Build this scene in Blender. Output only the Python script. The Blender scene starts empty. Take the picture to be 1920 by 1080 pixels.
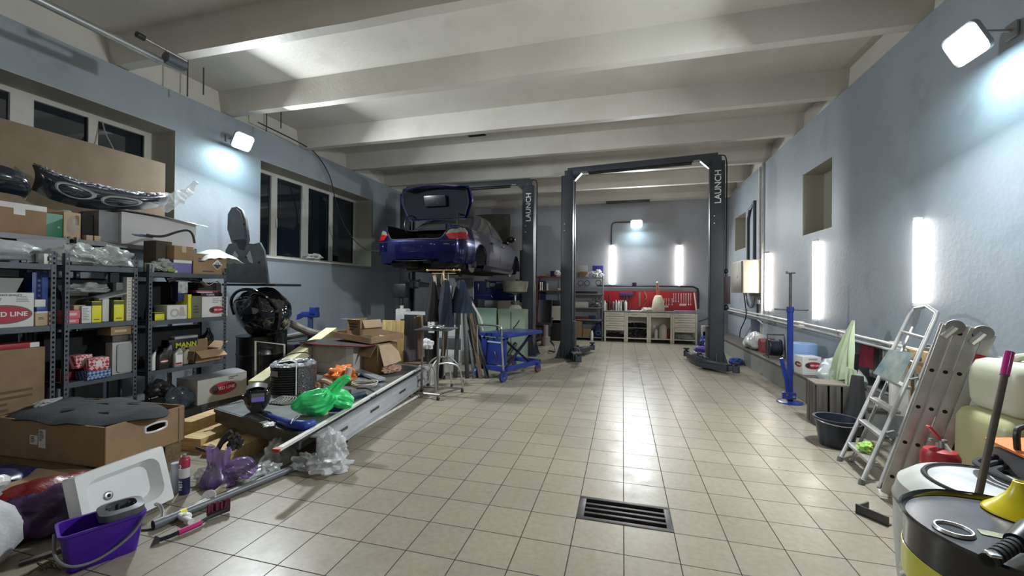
import bpy, bmesh, math, random
from mathutils import Vector, Matrix, noise
PI=math.pi
R_=math.radians
sc=bpy.context.scene
C=sc.collection
# ---------------- camera ----------------
F_PX=770.3; YAW=R_(15.08); PITCH=R_(.222); ROLL=R_(.452); CAM=Vector((0,0,1.4925))
cf=Vector((-math.sin(YAW)*math.cos(PITCH),math.cos(YAW)*math.cos(PITCH),math.sin(PITCH)))
cr=Vector((math.cos(YAW),math.sin(YAW),0)); cu=cr.cross(cf)
cr,cu=(cr*math.cos(ROLL)+cu*math.sin(ROLL)),(cu*math.cos(ROLL)-cr*math.sin(ROLL))
cd=bpy.data.cameras.new('camera'); cam=bpy.data.objects.new('camera',cd); C.objects.link(cam)
m=Matrix((cr,cu,-cf)).transposed().to_4x4(); m.translation=CAM; cam.matrix_world=m
cd.sensor_width=36; cd.lens=F_PX/1920*36; cd.clip_start=.05; cd.clip_end=100
sc.camera=cam
sc.view_settings.view_transform='Standard'; sc.view_settings.look='None'
sc.view_settings.gamma=1; sc.view_settings.use_curve_mapping=False
sc.view_settings.exposure=0.15
w=bpy.data.worlds.new('night'); sc.world=w; w.use_nodes=True
w.node_tree.nodes['Background'].inputs[0].default_value=(.006,.012,.025,1)
w.node_tree.nodes['Background'].inputs[1].default_value=1
def area(name,loc,to,size,power,col=(1,1,1),shape='SQUARE',sy=None,spread=None):
    l=bpy.data.lights.new(name,'AREA'); l.energy=power; l.color=col; l.shape=shape; l.size=size
    if sy: l.size_y=sy
    if spread: l.spread=R_(spread)
    o=bpy.data.objects.new(name,l); C.objects.link(o); o.location=loc
    o.rotation_euler=(Vector(to)-Vector(loc)).to_track_quat('-Z','Y').to_euler(); return o
COOL=(.90,.965,1.0)
# the floodlights on the walls (fixtures are built below; unseen fill lights are added behind the viewpoint)
FL=[(-5.80,5.14,3.76,1),(2.62,4.05,3.42,-1)]
for fx,fy,fz,s in FL:
    area('floodlight_beam',(fx+.28*s,fy,fz-.02),(fx+2.4*s,fy-.25,fz-2.0),.26,185,COOL)
    area('floodlight_wall_spill',(fx,fy,fz-.07),(fx-.32*s,fy,fz-.55),.16,20,(.66,.92,1.0))
area('floodlight_beam',(.379,12.50,3.42),(.379,10.2,1.9),.26,115,COOL)
area('floodlight_wall_spill',(.379,12.62,3.40),(.379,12.9,2.9),.16,18,(.66,.92,1.0))
for x,y,s in ((-5.7,-1.0,1),(2.6,-.8,-1),(-5.7,-4.2,1),(2.6,-4.0,-1)):  # added fill light behind the viewpoint, without fixtures
    area('rear_fill_light',(x,y,3.5),(x+3.2*s,y+2.2,3.1),.3,7,(1,.93,.85))
area('rear_fill_strip',(-1.5,-3.4,3.9),(-1.5,4.5,2.6),2.4,12,(1,.94,.86),'RECTANGLE',.3)  # added unseen fill strip, no fitting belongs to it

# ---------------- helpers ----------------
def P(px,py,ax,c):
    """point of a plane (axis ax at c) seen at a pixel of the 1920x1080 photograph"""
    d=cf+cr*((px-960)/F_PX)-cu*((py-540)/F_PX); k='xyz'.index(ax); t=(c-CAM[k])/d[k]
    return CAM+d*t
MATS={}
def mat(name,col,rough=.6,metal=0,var=0,scale=8,bump=0,bscale=60,coat=0,trans=0,alpha=1,emit=0,spec=.5,ecol=None,col2=None,detail=3):
    if name in MATS: return MATS[name]
    m=bpy.data.materials.new(name); MATS[name]=m; m.use_nodes=True
    nt=m.node_tree; b=nt.nodes['Principled BSDF']; I=b.inputs
    c4=(*col,1) if len(col)==3 else col
    I['Base Color'].default_value=c4; I['Roughness'].default_value=rough; I['Metallic'].default_value=metal
    I['Specular IOR Level'].default_value=spec
    if coat: I['Coat Weight'].default_value=coat; I['Coat Roughness'].default_value=.06
    if trans: I['Transmission Weight'].default_value=trans
    if alpha<1: I['Alpha'].default_value=alpha
    if emit: I['Emission Color'].default_value=(*(ecol or col),1); I['Emission Strength'].default_value=emit
    if var or bump or col2:
        tc=nt.nodes.new('ShaderNodeTexCoord')
    if var or col2:
        n=nt.nodes.new('ShaderNodeTexNoise'); n.inputs['Scale'].default_value=scale; n.inputs['Detail'].default_value=detail
        nt.links.new(tc.outputs['Object'],n.inputs['Vector'])
        mx=nt.nodes.new('ShaderNodeMix'); mx.data_type='RGBA'
        lo=col2 or tuple(max(0,c*(1-var)) for c in col[:3]); hi=col if col2 else tuple(min(1,c*(1+var)) for c in col[:3])
        mx.inputs[6].default_value=(*lo[:3],1); mx.inputs[7].default_value=(*hi[:3],1)
        mr=nt.nodes.new('ShaderNodeMapRange'); mr.inputs[1].default_value=.32; mr.inputs[2].default_value=.68
        nt.links.new(n.outputs[0],mr.inputs[0]); nt.links.new(mr.outputs[0],mx.inputs[0]); nt.links.new(mx.outputs[2],I['Base Color'])
    if bump:
        n2=nt.nodes.new('ShaderNodeTexNoise'); n2.inputs['Scale'].default_value=bscale; n2.inputs['Detail'].default_value=4
        nt.links.new(tc.outputs['Object'],n2.inputs['Vector'])
        bp=nt.nodes.new('ShaderNodeBump'); bp.inputs['Strength'].default_value=bump; bp.inputs['Distance'].default_value=.01
        nt.links.new(n2.outputs[0],bp.inputs['Height']); nt.links.new(bp.outputs[0],I['Normal'])
    return m
def mapping(nt,kind='Object'):
    tc=nt.nodes.new('ShaderNodeTexCoord'); return tc.outputs[kind]
def nb(): return bmesh.new()
def xf(loc=(0,0,0),rx=0,ry=0,rz=0,s=1):
    M=Matrix.Translation(loc)@Matrix.Rotation(rz,4,'Z')@Matrix.Rotation(ry,4,'Y')@Matrix.Rotation(rx,4,'X')
    return M@Matrix.Scale(s,4) if s!=1 else M
def B(bm,x0,y0,z0,x1,y1,z1,bev=0,M=None):
    x0,x1=min(x0,x1),max(x0,x1);y0,y1=min(y0,y1),max(y0,y1);z0,z1=min(z0,z1),max(z0,z1)
    vs=[bm.verts.new((x,y,z)) for z in (z0,z1) for y in (y0,y1) for x in (x0,x1)]
    fs=[bm.faces.new([vs[i] for i in f]) for f in ((0,2,3,1),(4,5,7,6),(0,1,5,4),(2,6,7,3),(0,4,6,2),(1,3,7,5))]
    if bev:
        es=list({e for f in fs for e in f.edges})
        r=bmesh.ops.bevel(bm,geom=es,offset=min(bev,.45*min(x1-x0,y1-y0,z1-z0)),segments=2,affect='EDGES',profile=.6)
        vs=list({v for f in r['faces'] for v in f.verts}|{v for v in vs if v.is_valid})
    if M: bmesh.ops.transform(bm,matrix=M,verts=vs)
    return bm
def frame_of(d):
    d=Vector(d).normalized(); a=Vector((0,0,1)) if abs(d.z)<.9 else Vector((1,0,0))
    u=a.cross(d).normalized(); return u,d.cross(u)
def cyl(bm,p0,p1,r0,r1=None,n=16,cap=True):
    p0,p1=Vector(p0),Vector(p1); r1=r0 if r1 is None else r1; u,v=frame_of(p1-p0)
    A=[bm.verts.new(p0+(u*math.cos(2*PI*i/n)+v*math.sin(2*PI*i/n))*r0) for i in range(n)]
    Bv=[bm.verts.new(p1+(u*math.cos(2*PI*i/n)+v*math.sin(2*PI*i/n))*r1) for i in range(n)]
    for i in range(n): bm.faces.new((A[i],A[(i+1)%n],Bv[(i+1)%n],Bv[i]))
    if cap: bm.faces.new(A[::-1]); bm.faces.new(Bv)
    return bm
def catmull(pts,k=6,closed=False):
    pts=[Vector(p) for p in pts]; n=len(pts); out=[]
    for i in range(n if closed else n-1):
        if closed: a,b,c,d=pts[i-1],pts[i],pts[(i+1)%n],pts[(i+2)%n]
        else: a,b,c,d=pts[max(i-1,0)],pts[i],pts[i+1],pts[min(i+2,n-1)]
        for j in range(k):
            t=j/k; out.append(.5*((2*b)+(c-a)*t+(2*a-5*b+4*c-d)*t*t+(3*b-3*c+d-a)*t**3))
    if not closed: out.append(pts[-1])
    return out
def tube(bm,pts,r,n=8,smooth=0,closed=False,radii=None,flat=1):
    pts=[Vector(p) for p in pts]
    if smooth:
        pts=catmull(pts,smooth,closed)
    N=len(pts); rings=[]; u=None
    for i,p in enumerate(pts):
        d=(pts[(i+1)%N]-pts[i-1]) if closed else (pts[min(i+1,N-1)]-pts[max(i-1,0)])
        if d.length<1e-9: d=Vector((0,0,1))
        d.normalize()
        if u is None: u,_=frame_of(d)
        u=(u-d*u.dot(d)).normalized(); v=d.cross(u)
        rr=radii[min(len(radii)-1,int(i*len(radii)/N))] if radii else r
        rings.append([bm.verts.new(p+(u*math.cos(2*PI*k/n)*flat+v*math.sin(2*PI*k/n))*rr) for k in range(n)])
    for i in range(N if closed else N-1):
        a,b=rings[i],rings[(i+1)%N]
        for k in range(n): bm.faces.new((a[k],a[(k+1)%n],b[(k+1)%n],b[k]))
    if not closed: bm.faces.new(rings[0][::-1]); bm.faces.new(rings[-1])
    return bm
def lathe(bm,prof,c=(0,0,0),n=28,M=None,fold=None,cap=True,sx=1,sy=1):
    c=Vector(c); rings=[]; vs=[]
    for r,z in prof:
        ring=[]
        for i in range(n):
            a=2*PI*i/n; k=r*(1+(fold(a,z) if fold else 0))
            p=Vector((math.cos(a)*k*sx,math.sin(a)*k*sy,z)); p=(M@p if M else p)+c
            ring.append(bm.verts.new(p))
        rings.append(ring); vs+=ring
    for a,b in zip(rings,rings[1:]):
        for i in range(n): bm.faces.new((a[i],a[(i+1)%n],b[(i+1)%n],b[i]))
    if cap:
        if prof[0][0]>1e-4: bm.faces.new(rings[0][::-1])
        if prof[-1][0]>1e-4: bm.faces.new(rings[-1])
    return bm
def prism(bm,pts,h,M=None,base=0):
    lo=[bm.verts.new((x,y,base)) for x,y in pts]; hi=[bm.verts.new((x,y,base+h)) for x,y in pts]; n=len(pts)
    bm.faces.new(lo[::-1]); bm.faces.new(hi)
    for i in range(n): bm.faces.new((lo[i],lo[(i+1)%n],hi[(i+1)%n],hi[i]))
    if M: bmesh.ops.transform(bm,matrix=M,verts=lo+hi)
    return bm
def rrect(w,h,r,k=4,cx=0,cy=0):
    o=[]
    for sx,sy,a0 in ((1,1,0),(-1,1,PI/2),(-1,-1,PI),(1,-1,1.5*PI)):
        for i in range(k+1):
            a=a0+PI/2*i/k; o.append((cx+sx*(w/2-r)+r*math.cos(a),cy+sy*(h/2-r)+r*math.sin(a)))
    return o
def ell(w,h,n=28,cx=0,cy=0): return [(cx+w/2*math.cos(2*PI*i/n),cy+h/2*math.sin(2*PI*i/n)) for i in range(n)]
def sheet(bm,fn,nu=12,nv=12,th=0):
    g=[[bm.verts.new(fn(i/nu,j/nv)) for j in range(nv+1)] for i in range(nu+1)]
    fs=[]
    for i in range(nu):
        for j in range(nv): fs.append(bm.faces.new((g[i][j],g[i+1][j],g[i+1][j+1],g[i][j+1])))
    if th:
        bmesh.ops.recalc_face_normals(bm,faces=fs)
        bmesh.ops.solidify(bm,geom=fs,thickness=th)
    return bm
def ball(bm,c,r,s=(1,1,1),M=None,sub=2):
    v=bmesh.ops.create_icosphere(bm,subdivisions=sub,radius=r)['verts']
    MM=Matrix.Translation(c)@(M or Matrix())@Matrix.Diagonal((*s,1)); bmesh.ops.transform(bm,matrix=MM,verts=v); return v
def foldtube(bm,pts,radii,folds=9,amps=(.1,.1),n=54,k=6,flat=1,seed=0,cap=True,jit=.0):
    """gathered film: a tube whose section is pleated like a star, amps along its length"""
    pts=catmull([Vector(p) for p in pts],k); N=len(pts); rings=[]; u=None
    def smp(a,i):
        f=i/(N-1)*(len(a)-1); j=min(len(a)-2,int(f)); return a[j]+(a[j+1]-a[j])*(f-j)
    for i,p in enumerate(pts):
        d=(pts[min(i+1,N-1)]-pts[max(i-1,0)]).normalized()
        if u is None: u,_=frame_of(d)
        u=(u-d*u.dot(d)).normalized(); v=d.cross(u); r=smp(radii,i); a_=smp(amps,i); ring=[]
        for q in range(n):
            an=2*PI*q/n; w_=math.sin(folds*an+seed+.15*i*math.sin(seed+i*.1))+.5*math.sin((folds*2+1)*an+seed*2); kk=r*(1+a_*w_*.6)
            pp=p+(u*math.cos(an)*flat+v*math.sin(an))*kk
            if jit: pp+=Vector((noise.noise(pp*9),noise.noise(pp*9+Vector((4,0,0))),noise.noise(pp*9+Vector((0,7,0)))))*jit
            ring.append(bm.verts.new(pp))
        rings.append(ring)
    for a,b in zip(rings,rings[1:]):
        for q in range(n): bm.faces.new((a[q],a[(q+1)%n],b[(q+1)%n],b[q]))
    if cap: bm.faces.new(rings[0][::-1]); bm.faces.new(rings[-1])
    return bm
def crumple(bm,c,s,seed=0,amp=.25,freq=2.2,sub=4,flat=True,M=None,ridge=.5):
    """crumpled, creased lump of film or cloth, flat on the surface it lies on"""
    v=bmesh.ops.create_icosphere(bm,subdivisions=sub,radius=1)['verts']; o=Vector((seed*7.31,seed*3.17,seed*1.7))
    for q in v:
        p=q.co.copy(); n1=noise.noise(p*freq+o); n2=abs(noise.noise(p*freq*2.1+o*2)); n3=abs(noise.noise(p*freq*4.7+o*3))
        q.co=p*(1+amp*n1*1.6+amp*ridge*(n2*1.6-.35)+amp*ridge*.5*(n3*1.4-.3))
        if flat and q.co.z<-.62: q.co.z=-.62+(q.co.z+.62)*.08
    MM=Matrix.Translation(c)@(M or Matrix())@Matrix.Diagonal((*s,1)); bmesh.ops.transform(bm,matrix=MM,verts=v); return bm
def settag(o,label=None,cat=None,group=None,kind=None):
    if label: o['label']=label
    if cat: o['category']=cat
    if group: o['group']=group
    if kind: o['kind']=kind
    return o
ROOT={}
def worldm(o):
    M=Matrix()
    while o: M=ROOT[o.name]@M; o=o.parent
    return M
def O(name,bm,m,parent=None,label=None,cat=None,group=None,kind=None,W=False,sharp=35,loc=None,smooth=True,recalc=True):
    """link the bmesh as one object; top-level ones get their origin at the base; W: coordinates were given in the world"""
    if recalc: bmesh.ops.recalc_face_normals(bm,faces=bm.faces)
    L=Matrix()
    if parent is None:
        if loc is None:
            xs=[v.co.x for v in bm.verts];ys=[v.co.y for v in bm.verts];zs=[v.co.z for v in bm.verts]
            l=Vector(((min(xs)+max(xs))/2,(min(ys)+max(ys))/2,min(zs)))
            bmesh.ops.translate(bm,vec=-l,verts=bm.verts); L=Matrix.Translation(l)
        else: L=Matrix.Translation(loc)
    elif W: bmesh.ops.transform(bm,matrix=worldm(parent).inverted(),verts=bm.verts)
    me=bpy.data.meshes.new(name); bm.to_mesh(me); bm.free()
    if smooth:
        for p in me.polygons: p.use_smooth=True
        me.set_sharp_from_angle(angle=R_(sharp))
    me.materials.append(m)
    o=bpy.data.objects.new(name,me); C.objects.link(o); o.matrix_local=L
    if parent: o.parent=parent
    ROOT[o.name]=L
    return settag(o,label,cat,group,kind)
def T(name,label,cat,loc=(0,0,0),rz=0,group=None,rx=0,ry=0):
    o=bpy.data.objects.new(name,None); C.objects.link(o); o.empty_display_size=.1
    M=xf(loc,rx,ry,rz); o.matrix_local=M; ROOT[o.name]=M
    return settag(o,label,cat,group)
def S(name,bm,m,**k): return O(name,bm,m,kind='structure',**k)
def copy_tree(o,parent=None):
    c=o.copy(); C.objects.link(c); c.parent=parent; ROOT[c.name]=ROOT[o.name].copy()
    for ch in list(o.children): copy_tree(ch,c)
    return c
def place(c,loc,rz=0,label=None,group=None,rx=0,ry=0):
    M=xf(loc,rx,ry,rz); c.matrix_local=M; ROOT[c.name]=M
    return settag(c,label,None,group)
def text(name,s,size,M,m,parent,W=False,ext=.001,sx=1,align='CENTER',bold=0):
    cu_=bpy.data.curves.new('t','FONT'); cu_.body=s; cu_.size=size; cu_.align_x=align; cu_.align_y='CENTER'; cu_.extrude=ext; cu_.offset=bold*size
    to=bpy.data.objects.new('t',cu_); me=bpy.data.meshes.new_from_object(to)
    bpy.data.objects.remove(to); bpy.data.curves.remove(cu_)
    bm=nb(); bm.from_mesh(me); bpy.data.meshes.remove(me)
    bmesh.ops.transform(bm,matrix=M@Matrix.Diagonal((sx,1,1,1)),verts=bm.verts)
    return O(name,bm,m,parent,W=W,smooth=False,recalc=False)
FX=Matrix(((0,0,1,0),(1,0,0,0),(0,1,0,0),(0,0,0,1)))    # drawing plane onto a face looking +X
FY=Matrix(((1,0,0,0),(0,0,-1,0),(0,1,0,0),(0,0,0,1)))    # drawing plane onto a face looking -Y
FXN=Matrix(((0,0,-1,0),(-1,0,0,0),(0,1,0,0),(0,0,0,1)))  # face looking -X
def at(x,y,z): return Matrix.Translation((x,y,z))
# ---------------- materials ----------------
CARD=mat('cardboard',(.29,.19,.105),.85,var=.12,scale=5,bump=.08,bscale=40)
SHEETC=mat('sheet_cardboard',(.17,.125,.078),.85,var=.1,scale=4,bump=.06,bscale=40)
CARDD=mat('cardboard_dark',(.24,.16,.09),.88,var=.15,scale=6)
CARDL=mat('cardboard_light',(.50,.37,.24),.85,var=.08,scale=7)
CARDW=mat('white_card',(.62,.62,.60),.7,var=.05,scale=6)
WHITE=mat('white_plastic',(.72,.72,.70),.4,var=.03)
PAPER=mat('paper',(.70,.69,.66),.8,var=.05,scale=12)
BLACK=mat('black_plastic',(.012,.012,.014),.42,var=.3,scale=10)
BLACKG=mat('black_gloss',(.006,.007,.010),.10,coat=.8)
BLACKR=mat('black_rubber',(.018,.018,.02),.75,var=.25,scale=14)
FELT=mat('dark_felt',(.028,.032,.036),.95,var=.3,scale=7,bump=.5,bscale=160)
STEEL=mat('steel',(.42,.42,.42),.38,metal=.9,var=.15,scale=9)
CHROME=mat('chrome',(.75,.75,.76),.13,metal=1)
ALU=mat('aluminium',(.46,.455,.44),.42,metal=.75,var=.14,scale=7,bump=.03)
DARKST=mat('dark_steel',(.07,.07,.072),.5,metal=.6,var=.3,scale=10)
RACKM=mat('rack_grey',(.075,.088,.105),.5,metal=.25,var=.15,scale=6)
LIFTM=mat('lift_charcoal',(.034,.040,.050),.46,var=.12,scale=3)
HOLE=mat('dark_hole',(.004,.004,.005),.9)
BLUE=mat('blue_paint',(.012,.03,.19),.35,var=.2,scale=5,coat=.3)
BLUEP=mat('blue_plastic',(.012,.035,.24),.38,var=.12)
BLUED=mat('navy',(.010,.014,.06),.6,var=.2)
RED=mat('red_paint',(.33,.012,.02),.42,var=.12,scale=4)
REDD=mat('dark_red',(.17,.008,.015),.55,var=.15)
YEL=mat('yellow_card',(.70,.66,.03),.5,var=.05)
YELP=mat('yellow_plastic',(.78,.66,.01),.33,var=.06,scale=9)
PINK=mat('pink_card',(.62,.14,.18),.6,var=.1)
GREEN=mat('green_card',(.01,.16,.07),.5,var=.08)
PURP=mat('purple_plastic',(.055,.008,.27),.33,var=.1)
GREYP=mat('grey_plastic',(.16,.165,.17),.45,var=.12)
GREYL=mat('light_grey_plastic',(.38,.39,.38),.5,var=.08)
CREAM=mat('cream_enamel',(.68,.63,.53),.4,var=.06,scale=5)
ORANGE=mat('orange_plastic',(.75,.17,.03),.45,var=.1)
CERAM=mat('white_ceramic',(.70,.71,.70),.12,coat=.5,var=.03,scale=3)
BRASS=mat('brass',(.55,.38,.18),.35,metal=.8,var=.2)
MAG=mat('magenta_plastic',(.42,.01,.14),.4)
def film(name,col,alpha=.45,rough=.22): return mat(name,col,rough,alpha=alpha,spec=.8,var=.1,scale=14,bump=.5,bscale=24)
CLEAR=film('clear_film',(.62,.65,.64),.34,.15)
MILKY=film('milky_film',(.52,.55,.53),.62)
GREENF=film('green_film',(.035,.74,.20),.86,.34)
PURPF=film('purple_film',(.20,.12,.32),.68)
ORANGEF=film('orange_film',(.80,.22,.04),.88)
WHITEF=film('white_film',(.74,.74,.74),.93)
def wood(name,c1,c2,scale=3,rough=.7,ax=0):
    if name in MATS: return MATS[name]
    m=mat(name,c1,rough); nt=m.node_tree; b=nt.nodes['Principled BSDF']
    mp=nt.nodes.new('ShaderNodeMapping'); s=[18,18,18]; s[ax]=1.2; mp.inputs['Scale'].default_value=s
    nt.links.new(mapping(nt),mp.inputs[0]); n=nt.nodes.new('ShaderNodeTexNoise'); n.inputs['Scale'].default_value=scale; n.inputs['Detail'].default_value=5
    nt.links.new(mp.outputs[0],n.inputs[0]); r=nt.nodes.new('ShaderNodeValToRGB'); r.color_ramp.elements[0].position=.35; r.color_ramp.elements[1].position=.66
    r.color_ramp.elements[0].color=(*c2,1); r.color_ramp.elements[1].color=(*c1,1); nt.links.new(n.outputs[0],r.inputs[0]); nt.links.new(r.outputs[0],b.inputs[0]); return m
PINE=wood('pine',(.60,.40,.17),(.44,.27,.10),2,ax=1); PINEX=wood('pine_across',(.58,.38,.16),(.42,.25,.09),2,ax=0); PINEZ=wood('pine_upright',(.50,.36,.15),(.33,.22,.08),2,ax=2)
DARKW=wood('weathered_wood',(.11,.095,.085),(.05,.045,.04),2,ax=2); GREYW=wood('grey_board',(.085,.075,.085),(.045,.04,.045),2,ax=2); BROWNW=wood('brown_board',(.17,.10,.06),(.09,.05,.03),2,ax=2)
def carbon_paint():
    m=mat('metallic_blue_paint',(.007,.009,.085),.24,metal=.5,coat=.9,var=.08,scale=2); return m
CARP=carbon_paint()
CARDUSTREFL=mat('dust_and_reflection_blue_paint',(.06,.06,.085),.32,metal=.4,coat=.5,var=.12,scale=2)  # dust grey on the flanks; on the cabin it paints a grey reflection
def checked(name,c1,c2,scale,rot=45):
    m=mat(name,c1,.6); nt=m.node_tree; b=nt.nodes['Principled BSDF']; mp=nt.nodes.new('ShaderNodeMapping'); mp.inputs['Rotation'].default_value=(R_(rot),R_(rot*.4),R_(rot*.3))
    nt.links.new(mapping(nt),mp.inputs[0]); k=nt.nodes.new('ShaderNodeTexChecker'); k.inputs['Scale'].default_value=scale; k.inputs[1].default_value=(*c1,1); k.inputs[2].default_value=(*c2,1)
    nt.links.new(mp.outputs[0],k.inputs[0]); nt.links.new(k.outputs[0],b.inputs[0]); return m
REDCHK=checked('red_diamond_print',(.42,.02,.04),(.72,.50,.50),38); BLUECHK=checked('blue_spot_print',(.02,.05,.20),(.25,.35,.50),46)
def wallmat(name,c,cd_,cl):
    """painted plaster with damp stains, brush marks and roller patches"""
    m=mat(name,c,.55,bump=.22,bscale=22); nt=m.node_tree; b=nt.nodes['Principled BSDF']; L=nt.links; co=mapping(nt)
    def nz(scale,det,lo,hi,sc3=(1,1,1)):
        mp=nt.nodes.new('ShaderNodeMapping'); mp.inputs['Scale'].default_value=sc3; L.new(co,mp.inputs[0])
        n=nt.nodes.new('ShaderNodeTexNoise'); n.inputs['Scale'].default_value=scale; n.inputs['Detail'].default_value=det; L.new(mp.outputs[0],n.inputs[0])
        r=nt.nodes.new('ShaderNodeMapRange'); r.inputs[1].default_value=lo; r.inputs[2].default_value=hi; L.new(n.outputs[0],r.inputs[0]); return r.outputs[0]
    def mix(f,a,bc,k=1):
        mx=nt.nodes.new('ShaderNodeMix'); mx.data_type='RGBA'; mu=nt.nodes.new('ShaderNodeMath'); mu.operation='MULTIPLY'; mu.inputs[1].default_value=k
        L.new(f,mu.inputs[0]); L.new(mu.outputs[0],mx.inputs[0])
        if isinstance(a,tuple): mx.inputs[6].default_value=(*a,1)
        else: L.new(a,mx.inputs[6])
        mx.inputs[7].default_value=(*bc,1); return mx.outputs[2]
    x=mix(nz(.7,5,.42,.70),c,cd_,.8); x=mix(nz(2.2,6,.60,.68),x,cd_,.6); x=mix(nz(1.1,4,.50,.75,(1,1,.25)),x,cl,.7); x=mix(nz(9,6,.62,.75),x,cl,.3)
    L.new(x,b.inputs[0]); return m
WALL=wallmat('blue_grey_wall_paint',(.27,.31,.352),(.215,.24,.268),(.33,.37,.41))
WALLB=wallmat('grey_back_wall_paint',(.35,.355,.385),(.29,.30,.325),(.40,.41,.44))
CONC=wallmat('whitewashed_concrete',(.60,.575,.52),(.52,.495,.44),(.68,.655,.595))
CREAMW=wallmat('cream_plaster',(.36,.35,.29),(.31,.30,.24),(.41,.40,.33))
def tilemat():
    m=mat('floor_tiles',(.4,.38,.33),.3,spec=.33); nt=m.node_tree; b=nt.nodes['Principled BSDF']; L=nt.links; co=mapping(nt)
    mp=nt.nodes.new('ShaderNodeMapping'); mp.inputs['Location'].default_value=(-.016+3,-.014+9,0); L.new(co,mp.inputs[0])
    k=nt.nodes.new('ShaderNodeTexBrick'); k.offset=0; k.squash=1; I=k.inputs; I['Scale'].default_value=1
    I['Color1'].default_value=(.30,.262,.20,1); I['Color2'].default_value=(.275,.245,.19,1); I['Mortar'].default_value=(.032,.024,.018,1)
    I['Mortar Size'].default_value=.0034; I['Mortar Smooth'].default_value=.3; I['Bias'].default_value=0; I['Brick Width'].default_value=.3; I['Row Height'].default_value=.3
    L.new(mp.outputs[0],k.inputs[0])
    n=nt.nodes.new('ShaderNodeTexNoise'); n.inputs['Scale'].default_value=.9; n.inputs['Detail'].default_value=4; L.new(co,n.inputs[0])
    r=nt.nodes.new('ShaderNodeMapRange'); r.inputs[1].default_value=.3; r.inputs[2].default_value=.75; r.inputs[3].default_value=1.05; r.inputs[4].default_value=.88; L.new(n.outputs[0],r.inputs[0])
    n2=nt.nodes.new('ShaderNodeTexNoise'); n2.inputs['Scale'].default_value=28; n2.inputs['Detail'].default_value=6; L.new(co,n2.inputs[0])
    r2=nt.nodes.new('ShaderNodeMapRange'); r2.inputs[1].default_value=.3; r2.inputs[2].default_value=.7; r2.inputs[3].default_value=.9; r2.inputs[4].default_value=1.08; L.new(n2.outputs[0],r2.inputs[0])
    mu=nt.nodes.new('ShaderNodeMath'); mu.operation='MULTIPLY'; L.new(r.outputs[0],mu.inputs[0]); L.new(r2.outputs[0],mu.inputs[1])
    vm=nt.nodes.new('ShaderNodeVectorMath'); vm.operation='SCALE'; L.new(k.outputs[0],vm.inputs[0]); L.new(mu.outputs[0],vm.inputs['Scale']); L.new(vm.outputs[0],b.inputs[0])
    rr=nt.nodes.new('ShaderNodeMapRange'); rr.inputs[1].default_value=.3; rr.inputs[2].default_value=.7; rr.inputs[3].default_value=.27; rr.inputs[4].default_value=.40
    n3=nt.nodes.new('ShaderNodeTexNoise'); n3.inputs['Scale'].default_value=5; n3.inputs['Detail'].default_value=8; L.new(co,n3.inputs[0]); L.new(n3.outputs[0],rr.inputs[0])
    ad=nt.nodes.new('ShaderNodeMath'); ad.operation='MULTIPLY_ADD'; ad.inputs[1].default_value=.5; L.new(k.outputs[1],ad.inputs[0]); L.new(rr.outputs[0],ad.inputs[2]); L.new(ad.outputs[0],b.inputs['Roughness'])
    bp=nt.nodes.new('ShaderNodeBump'); bp.inputs['Strength'].default_value=.30; bp.inputs['Distance'].default_value=.0012
    s=nt.nodes.new('ShaderNodeMath'); s.operation='MULTIPLY_ADD'; s.inputs[1].default_value=-5; L.new(k.outputs[1],s.inputs[0]); n4=nt.nodes.new('ShaderNodeTexNoise'); n4.inputs['Scale'].default_value=9; n4.inputs['Detail'].default_value=3; L.new(co,n4.inputs[0])
    L.new(n4.outputs[0],s.inputs[2]); L.new(s.outputs[0],bp.inputs['Height']); L.new(bp.outputs[0],b.inputs['Normal']); return m
TILE=tilemat()
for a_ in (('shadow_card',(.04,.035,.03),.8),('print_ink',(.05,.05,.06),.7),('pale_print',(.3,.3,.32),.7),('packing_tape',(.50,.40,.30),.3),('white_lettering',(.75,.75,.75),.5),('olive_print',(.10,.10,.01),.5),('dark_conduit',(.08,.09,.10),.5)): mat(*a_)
# ---------------- the setting ----------------
XL,XR,YB,YN=-6.1,2.9,12.9,-6.0
ZW,ZS,ZR=4.24,4.60,4.25
bm=nb()   # floor with the drain pit cut out
dx0,dx1,dy0,dy1=-.284,.316,2.714,3.014
for a in ((XL-.6,YN,dx0,YB+.1),(dx1,YN,XR+.5,YB+.1),(dx0,YN,dx1,dy0),(dx0,dy1,dx1,YB+.1)): B(bm,a[0],a[1],-.02,a[2],a[3],0)
S('floor',bm,TILE,loc=(0,0,0),smooth=False)
bm=nb(); B(bm,dx0-.02,dy0-.02,-.40,dx1+.02,dy1+.02,-.36)
for a in ((dx0-.03,dy0-.03,dx0,dy1+.03),(dx1,dy0-.03,dx1+.03,dy1+.03),(dx0,dy0-.03,dx1,dy0),(dx0,dy1,dx1,dy1+.03)): B(bm,a[0],a[1],-.38,a[2],a[3],-.021)
S('trim_1',bm,HOLE)
t=T('floor_drain','dark metal drain grate with four long slots set in the floor tiles','drain',(.016,2.864,0))
bm=nb()
for a in ((-.3,-.15,.3,-.118),(-.3,.118,.3,.15),(-.3,-.118,-.255,.118),(.262,-.118,.3,.118)): B(bm,a[0],a[1],-.03,a[2],a[3],.004,.002)
O('frame',bm,mat('drain_iron',(.10,.095,.09),.45,metal=.7,var=.3),t)
for i in range(3):
    bm=nb(); y=-.118+.059*(i+1)-.0; B(bm,-.256,y-.011,-.028,.263,y+.011,.002,.002); O('grate_bar',bm,MATS['drain_iron'],t)
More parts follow.
